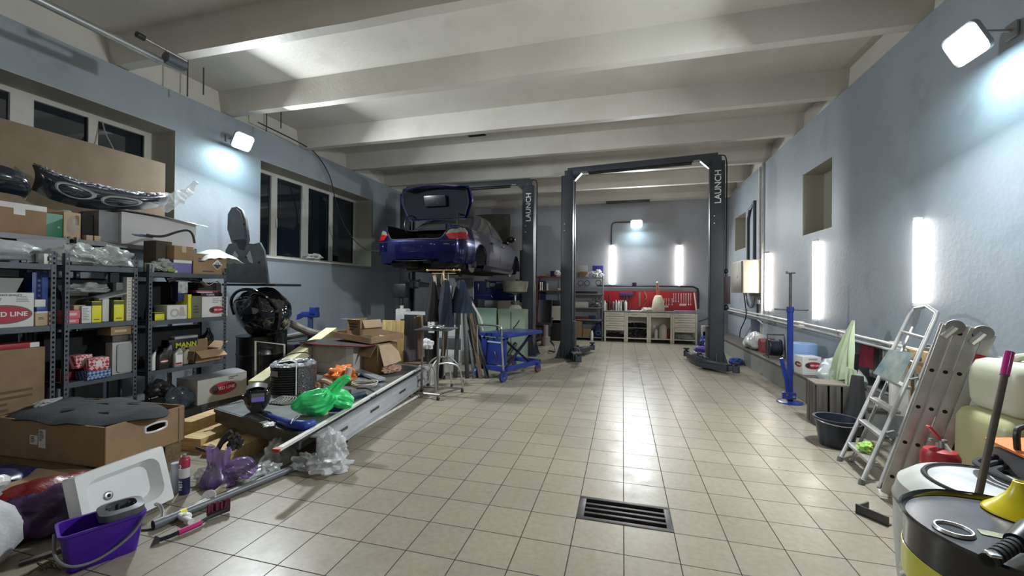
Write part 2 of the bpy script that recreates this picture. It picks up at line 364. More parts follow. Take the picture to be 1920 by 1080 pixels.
# walls
def wall(name,fx,openings,m,x0,x1,y0,y1,z1):
    bm=nb(); ys=y0
    for a,b,c,d in openings:
        B(bm,x0,ys,0,x1,a,z1)
        if c>0: B(bm,x0,a,0,x1,b,c)
        B(bm,x0,a,d,x1,b,z1); ys=b
    B(bm,x0,ys,0,x1,y1,z1)
    return S(name,bm,m,smooth=False,loc=(0,0,0))
WO=[(-3.0,4.35,2.05,3.70),(5.745,9.04,2.05,3.72)]
wall('wall_left',0,WO,WALL,XL-.56,XL,YN,YB,ZW)
bm=nb(); B(bm,XL-.75,YN,ZW,XL-.12,YB,ZS+.1); B(bm,XR+.12,YN,ZW,XR+.6,YB,ZS+.1); S('trim_2',bm,CONC,smooth=False,loc=(0,0,0))
# right wall: two blind window niches, two radiator recesses, a duct slot
bm=nb(); X0,X1=XR,XR+.36
def seg(y0,y1,holes):
    z=0
    for a,b in holes: B(bm,X0,y0,z,X1,y1,a); z=b
    B(bm,X0,y0,z,X1,y1,ZW)
seg(YN,5.05,[]); seg(5.05,6.35,[(.32,.88)]); seg(6.35,6.9,[]); seg(6.9,7.9,[(2.42,3.46)]); seg(7.9,9.85,[]); seg(9.85,10.15,[(.32,.85)]); seg(10.15,10.75,[(.32,.85),(2.3,3.45)]) if 0 else seg(10.15,10.75,[(.32,.85)]); seg(10.75,11.2,[]); seg(11.2,12.2,[(2.56,3.46)]); seg(12.2,YB,[])
S('wall_right',bm,WALL,smooth=False,loc=(0,0,0))
bm=nb(); B(bm,X1-.06,6.88,2.40,X1+.02,7.92,3.48); B(bm,X1-.06,11.18,2.54,X1+.02,12.22,3.48)
for y0,y1,z0,z1 in ((6.9,7.9,2.42,3.46),(11.2,12.2,2.56,3.46)):
    B(bm,X0+.004,y1-.012,z0,X1,y1,z1); B(bm,X0+.004,y0,z0,X1,y0+.012,z1); B(bm,X0+.004,y0,z0,X1,y1,z0+.012); B(bm,X0+.004,y0,z1-.012,X1,y1,z1)
S('trim_3',bm,CREAMW,smooth=False,loc=(0,0,0))
bm=nb(); B(bm,X1-.01,5.0,.3,X1+.02,6.4,.9); B(bm,X1-.01,9.8,.3,X1+.02,10.8,.9); S('trim_4',bm,WALL,smooth=False,loc=(0,0,0))
bm=nb(); B(bm,XL-.56,YB,0,XR+.36,YB+.15,ZS); S('wall_back',bm,WALLB,smooth=False,loc=(0,0,0))
bm=nb(); B(bm,XL-.56,YN-.15,0,XR+.36,YN,ZS); S('wall_front',bm,WALL,smooth=False,loc=(0,0,0))
# ceiling: slab and tapering ribs
bm=nb(); B(bm,XL-.8,YN-.2,ZS,XR+.6,YB+.2,ZS+.1); S('ceiling',bm,CONC,smooth=False,loc=(0,0,0))
for i,y in enumerate((-5.4,-3.9,-2.4,-.9,.6,2.1,3.65,5.12,6.75,8.22,9.8,11.35,12.6)):
    bm=nb(); z0=ZR
    pr=[(y-.0,z0),(y+.13,z0),(y+.19,ZS+.01),(y-.06,ZS+.01)]
    n=24; rows=[]
    for k in range(n+1):
        x=XL-.14+(XR-XL+.28)*k/n; rows.append([bm.verts.new((x,a+.006*noise.noise(Vector((x*2,y,b))),b+(.010*noise.noise(Vector((x*1.3,y*3,0))) if b<ZS else 0))) for a,b in pr])
    for k in range(n):
        for j in range(4): bm.faces.new((rows[k][j],rows[k][(j+1)%4],rows[k+1][(j+1)%4],rows[k+1][j]))
    S('trim_%d'%(10+i),bm,CONC,loc=(0,0,0),smooth=False)
    bm=nb()   # haunches where the rib meets the wall
    for sx,x in ((1,XL-.13),(-1,XR+.13)):
        prism(bm,[(0,0),(.22,0),(0,-.17)],.13,xf((x,y+.13,ZS-.02))@Matrix(((sx,0,0,0),(0,0,-1,0),(0,1,0,0),(0,0,0,1))))
    S('trim_%d'%(30+i),bm,CONC,loc=(0,0,0),smooth=False)
bm=nb(); B(bm,XL,12.55,4.16,XR,12.9,ZR+.05); S('trim_5',bm,CONC,smooth=False,loc=(0,0,0))
# ledge along the right wall
bm=nb(); B(bm,2.40,4.95,0,XR,12.45,.30); S('trim_6',bm,wallmat('grey_ledge_face',(.23,.235,.22),(.17,.17,.16),(.28,.28,.26)),smooth=False,loc=(0,0,0))
bm=nb(); B(bm,2.385,4.94,.30,XR,12.46,.335,.004); S('trim_7',bm,mat('dark_ledge_top',(.10,.088,.078),.5,var=.3,scale=6),smooth=False,loc=(0,0,0))
# windows
FRM=mat('white_window_frame',(.56,.54,.49),.4,var=.05)
GLASS=mat('night_glass',(.010,.016,.024),.04,spec=.7,coat=.3)
def window(n,y0,y1,z0,z1,mull,x=-6.62):
    t=T('window_%d'%n,None,None,(x,(y0+y1)/2,z0)); t['kind']='structure'
    bm=nb()
    B(bm,x,y0,z0,x+.07,y1,z0+.07,.004); B(bm,x,y0,z1-.07,x+.07,y1,z1,.004)
    for a,b in mull: B(bm,x+.002,a,z0+.068,x+.068,b,z1-.068)
    O('frame',bm,FRM,t,W=True)
    ys=[y0]+[v for a,b in mull for v in ((a+b)/2,)]+[y1]
    for a,b in zip(ys,ys[1:]):
        if b-a<.1: continue
        bm=nb(); B(bm,x+.02,a,z0+.05,x+.032,b,z1-.05); O('pane',bm,GLASS,t,W=True)
        bm=nb(); g=.03
        for q in ((a+g,z0+.06,a+g+.035,z1-.06),(b-g-.035,z0+.06,b-g,z1-.06)): B(bm,x+.034,q[0],q[1],x+.05,q[2],q[3])
        O('gasket',bm,HOLE,t,W=True)
    bm=nb(); B(bm,x+.07,y0-.0,z0-.03,XL+.02,y1,z0-.001,.005); O('sill',bm,FRM if n==2 else CREAMW,t,W=True)
    # plastered reveals
    bm=nb(); B(bm,x+.07,y1-.01,z0,XL+.001,y1+.0,z1); B(bm,x+.07,y0,z1,XL+.001,y1,z1-.01); B(bm,x+.07,y0,z0,XL+.001,y0+.01,z1)
    O('reveal',bm,CREAMW,t,W=True)
    if n==2:
        bm=nb(); hy=6.52; B(bm,x+.07,hy,2.75,x+.10,hy+.03,2.85,.004); B(bm,x+.09,hy+.005,2.66,x+.105,hy+.025,2.85,.004); O('handle',bm,FRM,t,W=True)
k=6.62/6.5
window(1,-3.0,4.35,2.05,3.70,[(-1.2,-1.1),(.4,.5),(1.6,1.7),(2.93,3.12),(3.62,3.72),(4.25,4.35)])
window(2,5.745,9.04,2.05,3.72,[(5.745,5.81),(6.43,6.57),(7.23,7.40),(8.05,8.17),(8.94,9.04)])
# ---------------- light fittings ----------------
LENS=mat('lit_led_lens',(1,1,1),.3,emit=40,ecol=(.93,.97,1))
TUBE=mat('lit_tube',(1,1,1),.3,emit=30,ecol=(1,.92,.85))
HOUS=mat('lamp_housing',(.30,.31,.32),.4,metal=.5)
def flood(x,y,z,s,label,ang=0):
    """lamp head on a short arm: s=+1 throws towards +X from the left wall, -1 from the right; 0 from the back wall"""
    t=T('floodlight',label,'floodlight',(x,y,z),rz={1:0,-1:PI,0:-PI/2}[s])
    M=xf((0,0,0),ry=R_(-62))
    bm=nb(); B(bm,-.05,-.16,-.02,.05,.16,.02,.01,M@xf((0,0,.045),ry=PI/2) if 0 else M); prism(bm,rrect(.26,.34,.05),.03,M@xf((0,0,-.02))); 
    for k in range(7): B(bm,-.10+k*.032,-.12,.012,-.094+k*.032,.12,.045,0,M)
    O('housing',bm,HOUS,t)
    bm=nb(); prism(bm,rrect(.22,.30,.045),.008,M@xf((0,0,-.030))); O('lens',bm,LENS,t)
    bm=nb(); tube(bm,[(-.27,0,.06),(-.12,0,.08),(-.02,0,.03)],.012); B(bm,-.285,-.05,.0,-.265,.05,.12,.005); O('bracket',bm,HOUS,t); return t
flood(-5.81,5.14,3.80,1,'lit LED floodlight on the left wall between the two windows')
flood(2.61,4.05,3.46,-1,'lit LED floodlight high on the right blue wall above the ladders')
flood(.379,12.615,3.46,0,'lit LED floodlight on the back wall above the red tool board')
for x,y,s in ((-5.7,-1.0,1),(2.6,-.8,-1),(-5.7,-4.2,1),(2.6,-4.0,-1)): pass
def led_tube(x,y,z0,z1,nrm,label):
    t=T('tube_light',label,'tube light',(x,y,z0),group='vertical tube lights')
    n=Vector(nrm); bm=nb(); cyl(bm,Vector((0,0,.03))+n*.035,Vector((0,0,z1-z0-.03))+n*.035,.030,n=16); O('tube',bm,TUBE,t)
    bm=nb(); 
    for z in (0,z1-z0-.035): cyl(bm,Vector((0,0,z))+n*.035,Vector((0,0,z+.035))+n*.035,.032,n=16)
    u=Vector((n.y,n.x,0)); a=-u*.022; b=u*.022+n*.012; B(bm,a.x,a.y,0,b.x,b.y,z1-z0)
    O('batten',bm,WHITE,t)
for px,y0,y1,l in ((1718,408,574,'tallest lit tube on the right wall, over the top of the ladders'),(1527,449,602,'lit tube on the right wall below the larger niche'),(1437,472,585,'lit tube on the right wall beside the cream fuse box')):
    a=P(px,y0,'x',2.86); b=P(px,y1,'x',2.86); led_tube(XR,(a.y+b.y)/2,b.z,a.z,(-1,0,0),l)
for px,y0,y1,l in ((1148,458,535,'left lit tube on the back wall over the red tool board'),(1274,458,537,'right lit tube on the back wall over the hanging spanners')):
    a=P(px,y0,'y',12.86); b=P(px,y1,'y',12.86); led_tube((a.x+b.x)/2,YB,b.z,a.z,(0,-1,0),l)
# conduit feeding the back wall lamp
bm=nb(); z=P(1150,417,'y',12.88).z; x0=P(1147,417,'y',12.88).x
tube(bm,[(x0,12.885,2.9),(x0,12.885,z-.1),(x0+.03,12.885,z-.03),(x0+.1,12.885,z),(.25,12.885,z)],.018,6); O('cable_conduit',bm,DARKST,label='dark bent conduit feeding the floodlight on the back wall',cat='conduit')
# ---------------- two post lifts ----------------
def arm(t,p0,ang,L,z,ext=.35,label=None):
    """swing arm from pivot p0 along ang"""
    M=xf((p0[0],p0[1],z),rz=ang)
    bm=nb(); prism(bm,[(-.06,-.09),(.2,-.11),(L,-.07),(L,.07),(.2,.11),(-.06,.09)],.012,M); prism(bm,[(-.06,-.09),(.2,-.11),(L,-.07),(L,.07),(.2,.11),(-.06,.09)],.012,M@xf((0,0,.11)))
    for s in (-1,1): prism(bm,[(-.06,0),(L*.45,0),(L,.0),(L,.12),(L*.45,.12),(-.06,.18)],.012,M@xf((0,s*.075,0))@Matrix(((1,0,0,0),(0,0,1,0),(0,1,0,0),(0,0,0,1))))
    cyl(bm,M@Vector((0,0,-.02)),M@Vector((0,0,.2)),.045,n=14)
    O('arm',bm,LIFTM,t,label=label)
    bm=nb(); B(bm,L-.15,-.045,.02,L+ext,.045,.10,.006,M); cyl(bm,M@Vector((L+ext-.02,0,.0)),M@Vector((L+ext-.02,0,.12)),.06,n=16); O('arm_extension',bm,LIFTM,t)
    bm=nb(); e=M@Vector((L+ext-.02,0,.12)); cyl(bm,e,e+Vector((0,0,.03)),.028,n=12); cyl(bm,e+Vector((0,0,.03)),e+Vector((0,0,.06)),.06,n=18); O('rubber_pad',bm,BLACKR,t)
def post(t,x,y,s,H,name,rz=0,carr=1.2):
    """C column at x,y opening towards s along X"""
    M=xf((x,y,0),rz=rz)
    w,d,th=.15,.13,.02
    bm=nb(); B(bm,-d,-w,.02,d,-w+th,H,.004,M); B(bm,-d,w-th,.02,d,w,H,.004,M); B(bm,-d*s,-w,.02,(-d+th)*s,w,H,.004,M)
    B(bm,d*s,-w,.02,(d-th)*s,-w+.055,H,0,M); B(bm,d*s,w-.055,.02,(d-th)*s,w,H,0,M)
    B(bm,-d,-w,H-.012,d,w,H,0,M)
    O('column',bm,LIFTM,t)
    bm=nb(); B(bm,-.24,-.22,0,.24,.24,.022,.004,M)
    for yy in (-w-.002,w-.01): prism(bm,[(-d*s,.02),(-.23*s,.02),(-d*s,.34)],.012,M@xf((0,yy+.012,0))@Matrix(((1,0,0,0),(0,0,-1,0),(0,1,0,0),(0,0,0,1))))
    prism(bm,[(-w,.02),(-.215,.02),(-w,.30)],.014,M@xf((-.007,0,0))@Matrix(((0,0,1,0),(1,0,0,0),(0,1,0,0),(0,0,0,1))))
    for a in ((-.2,-.19),(.2,-.19),(-.2,.2),(.2,.2)): cyl(bm,M@Vector((*a,.02)),M@Vector((*a,.05)),.016,n=8)
    O('base_plate',bm,LIFTM,t)
    bm=nb(); B(bm,(d-.10)*s,-w+.06,carr,(d+.05)*s,w-.06,carr+.75,.006,M); B(bm,(d)*s,-w-.02,carr,(d+.10)*s,w+.02,carr+.16,.01,M); O('carriage',bm,DARKST,t)
    bm=nb(); B(bm,(d-.03)*s,-.016,carr+.7,(d-.01)*s,.016,H-.1,0,M); O('hydraulic_ram',bm,STEEL,t)
    bm=nb()
    for k in range(14): B(bm,(d-.012)*s,w-.075,.35+k*.055,(d+.018)*s,w-.03,.38+k*.055,0,M) if k<7 else None
    O('lock_ladder',bm,DARKST,t)
    for zz in (2.94,2.80):
        bm=nb(); cyl(bm,M@Vector((-.05,-w,zz)),M@Vector((-.05,-w-.012,zz)),.013,n=8); O('bolt',bm,STEEL,t)
def lift(label,A,Bp,H,car,arms):
    mid=((A[0]+Bp[0])/2,(A[1]+Bp[1])/2,0); t=T('two_post_lift',label,'car lift',mid,group='charcoal two post car lifts')
    a=Vector((A[0]-mid[0],A[1]-mid[1],0)); b=Vector((Bp[0]-mid[0],Bp[1]-mid[1],0)); rz=math.atan2(b.y-a.y,b.x-a.x)
    post(t,a.x,a.y,1,H,'',rz,car); post(t,b.x,b.y,-1,H,'',rz,car)
    L=(b-a).length/2; M=xf((0,0,H),rz=rz)
    bm=nb(); B(bm,-L-.02,-.05,.06,L+.02,.05,.19,.008,M)
    for s in (-1,1): prism(bm,[(0,0),(.14,0),(.30,.16),(0,.16)] if s>0 else [(0,0),(0,.16),(-.30,.16),(-.14,0)],.12,M@xf((-s*(L-.0),.06,-.10))@Matrix(((1,0,0,0),(0,0,-1,0),(0,1,0,0),(0,0,0,1)))); 
    for s in (-1,1): B(bm,s*L-.08,-.07,-.02,s*L+.08,.07,.13,.006,M)
    O('crossbeam',bm,LIFTM,t)
    bm=nb(); cyl(bm,M@Vector((-L+.45,-.03,.03)),M@Vector((L-.45,-.03,.03)),.03,n=12); O('shutoff_bar',bm,BLACK,t)
    for s in (-1,1):
        bm=nb(); cyl(bm,M@Vector((s*(L-.42),-.055,.06)),M@Vector((s*(L-.30),-.055,.06)),.022,n=10); O('switch',bm,STEEL,t)
    bm=nb(); tube(bm,[b+Vector((-.04,.08,H+.16)),b+Vector((.1,.05,H+.16)),b+Vector((.17,.0,H+.05)),b+Vector((.175,-.02,H-.5)),b+Vector((.17,-.02,1.6))],.012,6,smooth=4); O('hose',bm,BLACKR,t)
    Tm=xf((b.x,b.y,0),rz=rz)
    text('lettering','LAUNCH',.16,Tm@xf((.015,-.154,H-.50))@FY@Matrix.Rotation(PI/2,4,'Z'),mat('white_lettering',(.75,.75,.75),.5),t,bold=.012)
    for p,an,Ln,z,e in arms: arm(t,Vector((p[0]-mid[0],p[1]-mid[1],0)),an,Ln,z,e)
    return t,b,rz
L2,b2,rz2=lift('charcoal two post car lift standing empty in front of the tool bench',(-1.17,9.12),(1.76,8.78),4.0,.06,
  [((-.98,8.92),R_(-78),.45,.06,.25),((-.98,9.28),R_(70),.55,.06,.3),((1.50,8.98),R_(100),.5,.06,.3),((1.47,8.62),R_(-49),.60,.05,.15)])
bm=nb(); B(bm,.13,-.1,1.25,.24,.06,1.78,.008,xf((b2.x,b2.y,0),rz=rz2)); O('control_box',bm,mat('maroon_box',(.035,.018,.022),.45),L2)
for z_,r_ in ((1.18,.06),(1.88,.05)):
    bm=nb(); ball(bm,b2+Vector((.17,-.02,z_)),r_); O('knob',bm,BLACK,L2)
L1,b1,rz1=lift('charcoal two post car lift holding up the blue saloon',(-5.25,9.32),(-2.08,9.22),3.86,1.50,
  [((-2.30,9.05),R_(226),.60,1.53,.2),((-2.30,9.40),R_(140),.6,1.53,.2),((-5.05,9.05),R_(-46),.6,1.53,.2),((-5.05,9.40),R_(40),.6,1.53,.2)])
bm=nb(); B(bm,.1,-.05,1.2,.16,.05,2.4,.004,xf((b1.x-.31,b1.y,0),rz=rz1)); O('cover_strip',bm,BLACK,L1)
# ---------------- blue saloon on the lift ----------------
CZ=1.70
car=T('saloon_car','dark blue saloon raised on the left lift with boot and bonnet open','car',(-3.69,6.78,CZ))
def cspline(pts,k=8): return catmull([Vector((*p,0)) for p in pts],k)
half=cspline([(0,0),(.35,.012),(.62,.06),(.80,.15),(.885,.32),(.912,.62),(.92,1.2),(.925,2.4),(.92,3.5),(.90,4.0),(.85,4.38),(.72,4.64),(.4,4.80),(0,4.85)],8)
NT=len(half)-1
def PL(t):   # plan point, t in 0..1 along the right half from tail to nose
    f=max(0,min(.99999,t))*NT; i=int(f); return half[i].lerp(half[i+1],f-i)
def lerpt(tab,v):
    if v<=tab[0][0]: return tab[0][1]
    for (a,b),(c,d) in zip(tab,tab[1:]):
        if v<=c:
            k=(v-a)/(c-a); k=k*k*(3-2*k); return b+(d-b)*k
    return tab[-1][1]
INS=[(.2,.075),(.33,.03),(.5,.004),(.62,0),(.72,.012),(.85,.045),(.95,.075),(1.05,.12)]
SHO=[(0,.80),(.12,.86),(.3,.95),(.6,.965),(1.2,.955),(2.4,.93),(3.4,.90),(4.2,.80),(4.7,.66),(4.85,.62)]
def sp(t,z,off=0,side=1):
    p=PL(t); ins=lerpt(INS,z)-off; c=Vector((0,max(.8,min(4.0,p.y)),0)); d=(p-c); 
    if d.length>1e-6: q=p-d.normalized()*ins
    else: q=p
    return Vector((q.x*side,q.y,z))
def ty(y):   # t for a given y on the flank
    lo,hi=0,1
    for _ in range(30):
        mid=(lo+hi)/2
        if PL(mid).y<y: lo=mid
        else: hi=mid
    return lo
def tx(x):   # t on the tail for a given x
    lo,hi=0,ty(.6)
    for _ in range(30):
        mid=(lo+hi)/2
        if PL(mid).x<x: lo=mid
        else: hi=mid
    return lo
AR=[(1.10,.37),(3.98,.37)]; SILL=.24
def zlow(y):
    z=SILL
    for c,r in AR:
        if abs(y-c)<r: z=max(z,.33+math.sqrt(r*r-(y-c)**2)*1.0)
    return z
def lip(x):   # boot opening edge, height as function of x on the tail
    return lerpt([(0,.70),(.48,.70),(.58,.76),(.66,.93),(.72,.99)],abs(x))
def patch(name,m,ts,zf0,zf1,nz,off=0,sides=(1,-1),th=0,parent=None,label=None):
    for s in sides:
        bm=nb(); rows=[]
        for t_ in ts:
            y=PL(t_).y; a=zf0(t_) if callable(zf0) else zf0; b=zf1(t_) if callable(zf1) else zf1
            rows.append([bm.verts.new(sp(t_,a+(b-a)*j/nz,off,s)) for j in range(nz+1)])
        for r0,r1 in zip(rows,rows[1:]):
            for j in range(nz): bm.faces.new((r0[j],r1[j],r1[j+1],r0[j+1]))
        if th: 
            bmesh.ops.recalc_face_normals(bm,faces=bm.faces); bmesh.ops.solidify(bm,geom=bm.faces[:],thickness=th)
        O(name,bm,m,parent or car,sharp=50,label=label)
def ztop(t_):
    p=PL(t_)
    if p.y<.2 and p.x<.72: return min(lip(p.x),lerpt(SHO,p.y)+.2)
    return lerpt(SHO,p.y)
def rng(a,b,n): return [a+(b-a)*i/n for i in range(n+1)]
t_bump=ty(.72)
# body sides, split at the panel gaps
def both(name,m,a,b,n,z0,z1,nz,off=0):
    """one mesh over both flanks and, for a=0, the tail"""
    bm=nb(); L=[]
    seq=[(t_,-1) for t_ in reversed(rng(a,b,n))]+[(t_,1) for t_ in rng(a,b,n)][1:] if a==0 else None
    if a==1: seq=[(t_,-1) for t_ in rng(b,1,n)]+[(t_,1) for t_ in reversed(rng(b,1,n))][1:]
    rows=[]
    for t_,s in seq:
        q=z0(t_) if callable(z0) else z0; w_=z1(t_) if callable(z1) else z1
        rows.append([bm.verts.new(sp(t_,q+(w_-q)*j/nz,off,s)) for j in range(nz+1)])
    for r0,r1 in zip(rows,rows[1:]):
        for j in range(nz): bm.faces.new((r0[j],r1[j],r1[j+1],r0[j+1]))
    bmesh.ops.solidify(bm,geom=bm.faces[:],thickness=.01)
    return O(name,bm,m,car,sharp=50)
zs=lambda t_:zlow(PL(t_).y)
def bumplow(t_):
    p=PL(t_); 
    return max(zlow(p.y),.27 if p.y>.12 else lerpt([(0,.34),(.45,.34),(.55,.27),(.9,.25)],p.x))
def bumptop(t_): return min(ztop(t_),.665)
both('rear_bumper',CARP,0,ty(.745),64,bumplow,bumptop,8,.004)
both('tail_panel',CARP,0,ty(.745),64,bumptop,ztop,6)
patch('rear_wing',CARDUSTREFL,rng(ty(.74),ty(1.62),44),zs,lambda t_:lerpt(SHO,PL(t_).y),10,th=.01)
patch('rear_door',CARDUSTREFL,rng(ty(1.63),ty(2.42),14),SILL+.06,lambda t_:lerpt(SHO,PL(t_).y),10,off=.004,th=.01)
patch('front_door',CARDUSTREFL,rng(ty(2.435),ty(3.48),14),SILL+.06,lambda t_:lerpt(SHO,PL(t_).y),10,off=.004,th=.01)
patch('sill',CARDUSTREFL,rng(ty(1.40),ty(3.62),14),SILL-.05,SILL+.055,3,off=.012,th=.01)
patch('front_wing',CARDUSTREFL,rng(ty(3.49),ty(4.42),44),zs,lambda t_:lerpt(SHO,PL(t_).y),10,th=.01)
both('front_bumper',CARP,1,ty(4.43),30,lambda t_:.22,lambda t_:lerpt(SHO,PL(t_).y)-.02,8,.004)
# seam between bumper and panels, and arch lips
patch('bumper_seam',HOLE,rng(tx(.5),ty(.74),20),.664,.671,1,off=.006)
for c,r in AR:
    for s in (1,-1):
        bm=nb(); pts=[]
        for i in range(17):
            a=PI*i/16; y=c-math.cos(a)*r; z=.33+math.sin(a)*r; q=sp(ty(y),min(z,.72),.004,s); pts.append(Vector((q.x,y,z)))
        tube(bm,pts,.010,6); O('arch_lip',bm,CARP,car)
    bm=nb()   # inner arch liner
    for s in (1,-1):
        rows=[]
        for i in range(15):
            a=PI*i/14; rows.append([bm.verts.new((s*(.90-k*.32),c-math.cos(a)*(r+.02),.30+math.sin(a)*(r+.03))) for k in (0,.5,1)])
        for r0,r1 in zip(rows,rows[1:]):
            for j in range(2): bm.faces.new((r0[j],r1[j],r1[j+1],r0[j+1]))
        bm.faces.new([bm.verts.new((s*.58,c-math.cos(PI*i/14)*(r+.02),.30+math.sin(PI*i/14)*(r+.03))) for i in range(15)])
    O('arch_liner',bm,BLACKR,car)
# tail lights
tl0,tl1=tx(.60),ty(.44)
def lz0(t_): 
    p=PL(t_); return .70+.02*0+max(0,(.66-p.x))*1.6 if p.y<.2 else .71+ (p.y-.2)*.10
def lz1(t_): p=PL(t_); return min(lerpt([(.60,.80),(.70,.90),(.80,.925),(.9,.93)],p.x if p.y<.3 else .9),lerpt(SHO,p.y)+.03)-(max(0,p.y-.36))*.6
mid=lambda t_: lz0(t_)+(lz1(t_)-lz0(t_))*.62
LR=mat('red_lamp_glass',(.20,.004,.008),.12,coat=.6,emit=.12,ecol=(.8,.02,.03)); LW=mat('clear_lamp_glass',(.13,.125,.11),.2,coat=.6,var=.2,scale=20)
LR.node_tree.nodes['Principled BSDF'].inputs['Emission Strength'].default_value=0
patch('tail_light',LR,rng(tl0,tl1,22),lz0,mid,5,off=.012,th=.006); patch('indicator',LW,rng(tl0,tl1,22),mid,lz1,4,off=.013,th=.006)
# upper wings beside the boot opening, boot box, seal
for s in (1,-1):
    bm=nb(); rows=[]
    for t_ in rng(tx(.64),ty(1.15),26):
        p=PL(t_); e=sp(t_,ztop(t_) if p.y>=.2 or p.x>.72 else ztop(t_),0,s)
        xi=.60 if p.y>.12 else min(.60,p.x-.02); yi=max(p.y,.06) if p.y<1.0 else p.y
        i_=Vector((s*(xi-max(0,p.y-.9)*.25),yi+.01,min(.985,max(lip(min(xi,.6)),e.z+.03) if p.y<.12 else .985)))
        m_=e.lerp(i_,.5)+Vector((0,0,.018)); rows.append([bm.verts.new(v) for v in (e,e.lerp(m_,.5)+Vector((0,0,.008)),m_,i_)])
    for r0,r1 in zip(rows,rows[1:]):
        for j in range(3): bm.faces.new((r0[j],r1[j],r1[j+1],r0[j+1]))
    O('wing_top',bm,CARP,car,sharp=60)
bm=nb(); seal=[(0,.05,.705),(.44,.055,.705),(.53,.07,.74),(.60,.10,.86),(.625,.14,.955),(.63,.30,.985),(.62,.7,.99),(.58,.93,1.0),(0,1.02,1.01)]
seal=seal+[(-a,b,c) for a,b,c in seal[-2:0:-1]]; tube(bm,seal,.014,6,smooth=4,closed=True); O('boot_seal',bm,BLACKR,car)
bm=nb(); B(bm,-.56,.08,.42,.56,1.1,.44); B(bm,-.60,.08,.44,-.585,1.1,.97); B(bm,.585,.08,.44,.60,1.1,.97); B(bm,-.60,1.08,.44,.60,1.1,1.0); B(bm,-.60,.06,.44,.60,.075,.70); O('boot_lining',bm,mat('boot_felt',(.002,.002,.002),.95,spec=.1),car)
# boot lid, raised
ML=xf((0,1.02,1.22),rx=R_(-76))
def lidpt(u,v,inn=0):   # u across -1..1, v from hinge 0 to tail edge 1 then the drop face 1..1.35
    w_=.62+.17*min(1,v*1.7)**.7-.30*max(0,v-.72)**1.3 if v<=1 else .733-.55*(v-1)
    x=u*w_; L_=.68
    if v<=1: y=-v*L_+.05*u*u*v; z=.03*math.sin(v*2.2)-.05*u*u
    else: y=-L_+.05*u*u-.02*math.sin((v-1)*8); z=.03*math.sin(2.2)-.05*u*u-(v-1)*.55
    n_=Vector((0,0,-inn)) if v<=1 else Vector((0,inn,0)); return Vector((x,y,z))+n_
vv=[0,.15,.3,.45,.6,.75,.9,.97,1,1.03,1.1,1.2,1.3,1.4]
def lidsheet(name,m,inn,us,vs,th=0):
    bm=nb(); rows=[[bm.verts.new(ML@lidpt(u,v,inn)) for v in vs] for u in us]
    for r0,r1 in zip(rows,rows[1:]):
        for j in range(len(vs)-1): bm.faces.new((r0[j],r1[j],r1[j+1],r0[j+1]))
    if th: bmesh.ops.recalc_face_normals(bm,faces=bm.faces); bmesh.ops.solidify(bm,geom=bm.faces[:],thickness=th)
    return O(name,bm,m,bl,sharp=60)
bm=nb(); rows=[[bm.verts.new(ML@lidpt(u,v,0)) for v in vv] for u in [i/10-1 for i in range(21)]]
for r0,r1 in zip(rows,rows[1:]):
    for j in range(len(vv)-1): bm.faces.new((r0[j],r1[j],r1[j+1],r0[j+1]))
bmesh.ops.recalc_face_normals(bm,faces=bm.faces); bmesh.ops.solidify(bm,geom=bm.faces[:],thickness=-.02)
bl=O('boot_lid',bm,CARP,car,sharp=60)
lidsheet('lid_lining',mat('lid_inner_navy',(.0022,.003,.007),.7,spec=.2),.045,[i/10*.93-.93 for i in range(21)],[.05,.2,.4,.6,.8,.93,1.04,1.15,1.3],.004)
bm=nb(); B(bm,-.24,-.50,-.085,.24,-.28,-.055,.012,ML); O('lid_panel',bm,mat('navy_gloss',(.006,.009,.018),.3,coat=.2),bl)
bm=nb(); tube(bm,[ML@lidpt(u,v,.045) for u,v in [(-.93,.08),(-.93,.5),(-.92,.9),(-.85,1.06),(0,1.10),(.85,1.06),(.92,.9),(.93,.5),(.93,.08)]],.011,6); O('lid_seal',bm,BLACKR,bl)
for s in (1,-1):
    bm=nb(); tube(bm,[(s*.56,.72,.92),(s*.57,.66,1.04),(s*.565,.70,1.20),(s*.54,.84,1.30),(s*.52,.96,1.28)],.014,7,smooth=4); O('hinge_arm',bm,BLACK,bl)
# greenhouse
base=cspline([(0,.93),(.40,.95),(.60,1.05),(.70,1.35),(.765,1.9),(.78,2.5),(.77,3.1),(.70,3.55),(.45,3.78),(0,3.86)],8)
roof=cspline([(0,1.72),(.30,1.73),(.46,1.78),(.535,1.90),(.56,2.1),(.565,2.45),(.55,2.75),(.50,2.92),(.32,3.0),(0,3.03)],8)
NB_=len(base)-1
def G(t_,h,s=1,off=0):
    f=max(0,min(.99999,t_))*NB_; i=int(f); k=f-i; a=base[i].lerp(base[i+1],k); b=roof[i].lerp(roof[i+1],k)
    p=a.lerp(b,h); bul=math.sin(h*PI)*.030+off; c=Vector((0,max(1.6,min(3.1,p.y)),0)); d=(p-c).normalized() if (p-c).length>1e-6 else Vector((0,0,0)); p=p+d*bul
    zb=lerpt([(.9,1.0),(1.4,.975),(2.4,.935),(3.5,.93),(3.9,.93)],a.y); return Vector((p.x*s,p.y,zb+(1.44-zb)*h+off*.3))
bm=nb(); NR=60
ring=[(i/NR,1) for i in range(NR+1)]+[(1-i/NR,-1) for i in range(1,NR)]
rows=[[bm.verts.new(G(a,h,s)) for a,s in ring] for h in (0,.1,.2,.4,.6,.8,.9,1)]
for r0,r1 in zip(rows,rows[1:]):
    for j in range(len(ring)): bm.faces.new((r0[j],r0[(j+1)%len(ring)],r1[(j+1)%len(ring)],r1[j]))
top=[[v.co.copy() for v in rows[-1]]]
prev=rows[-1]
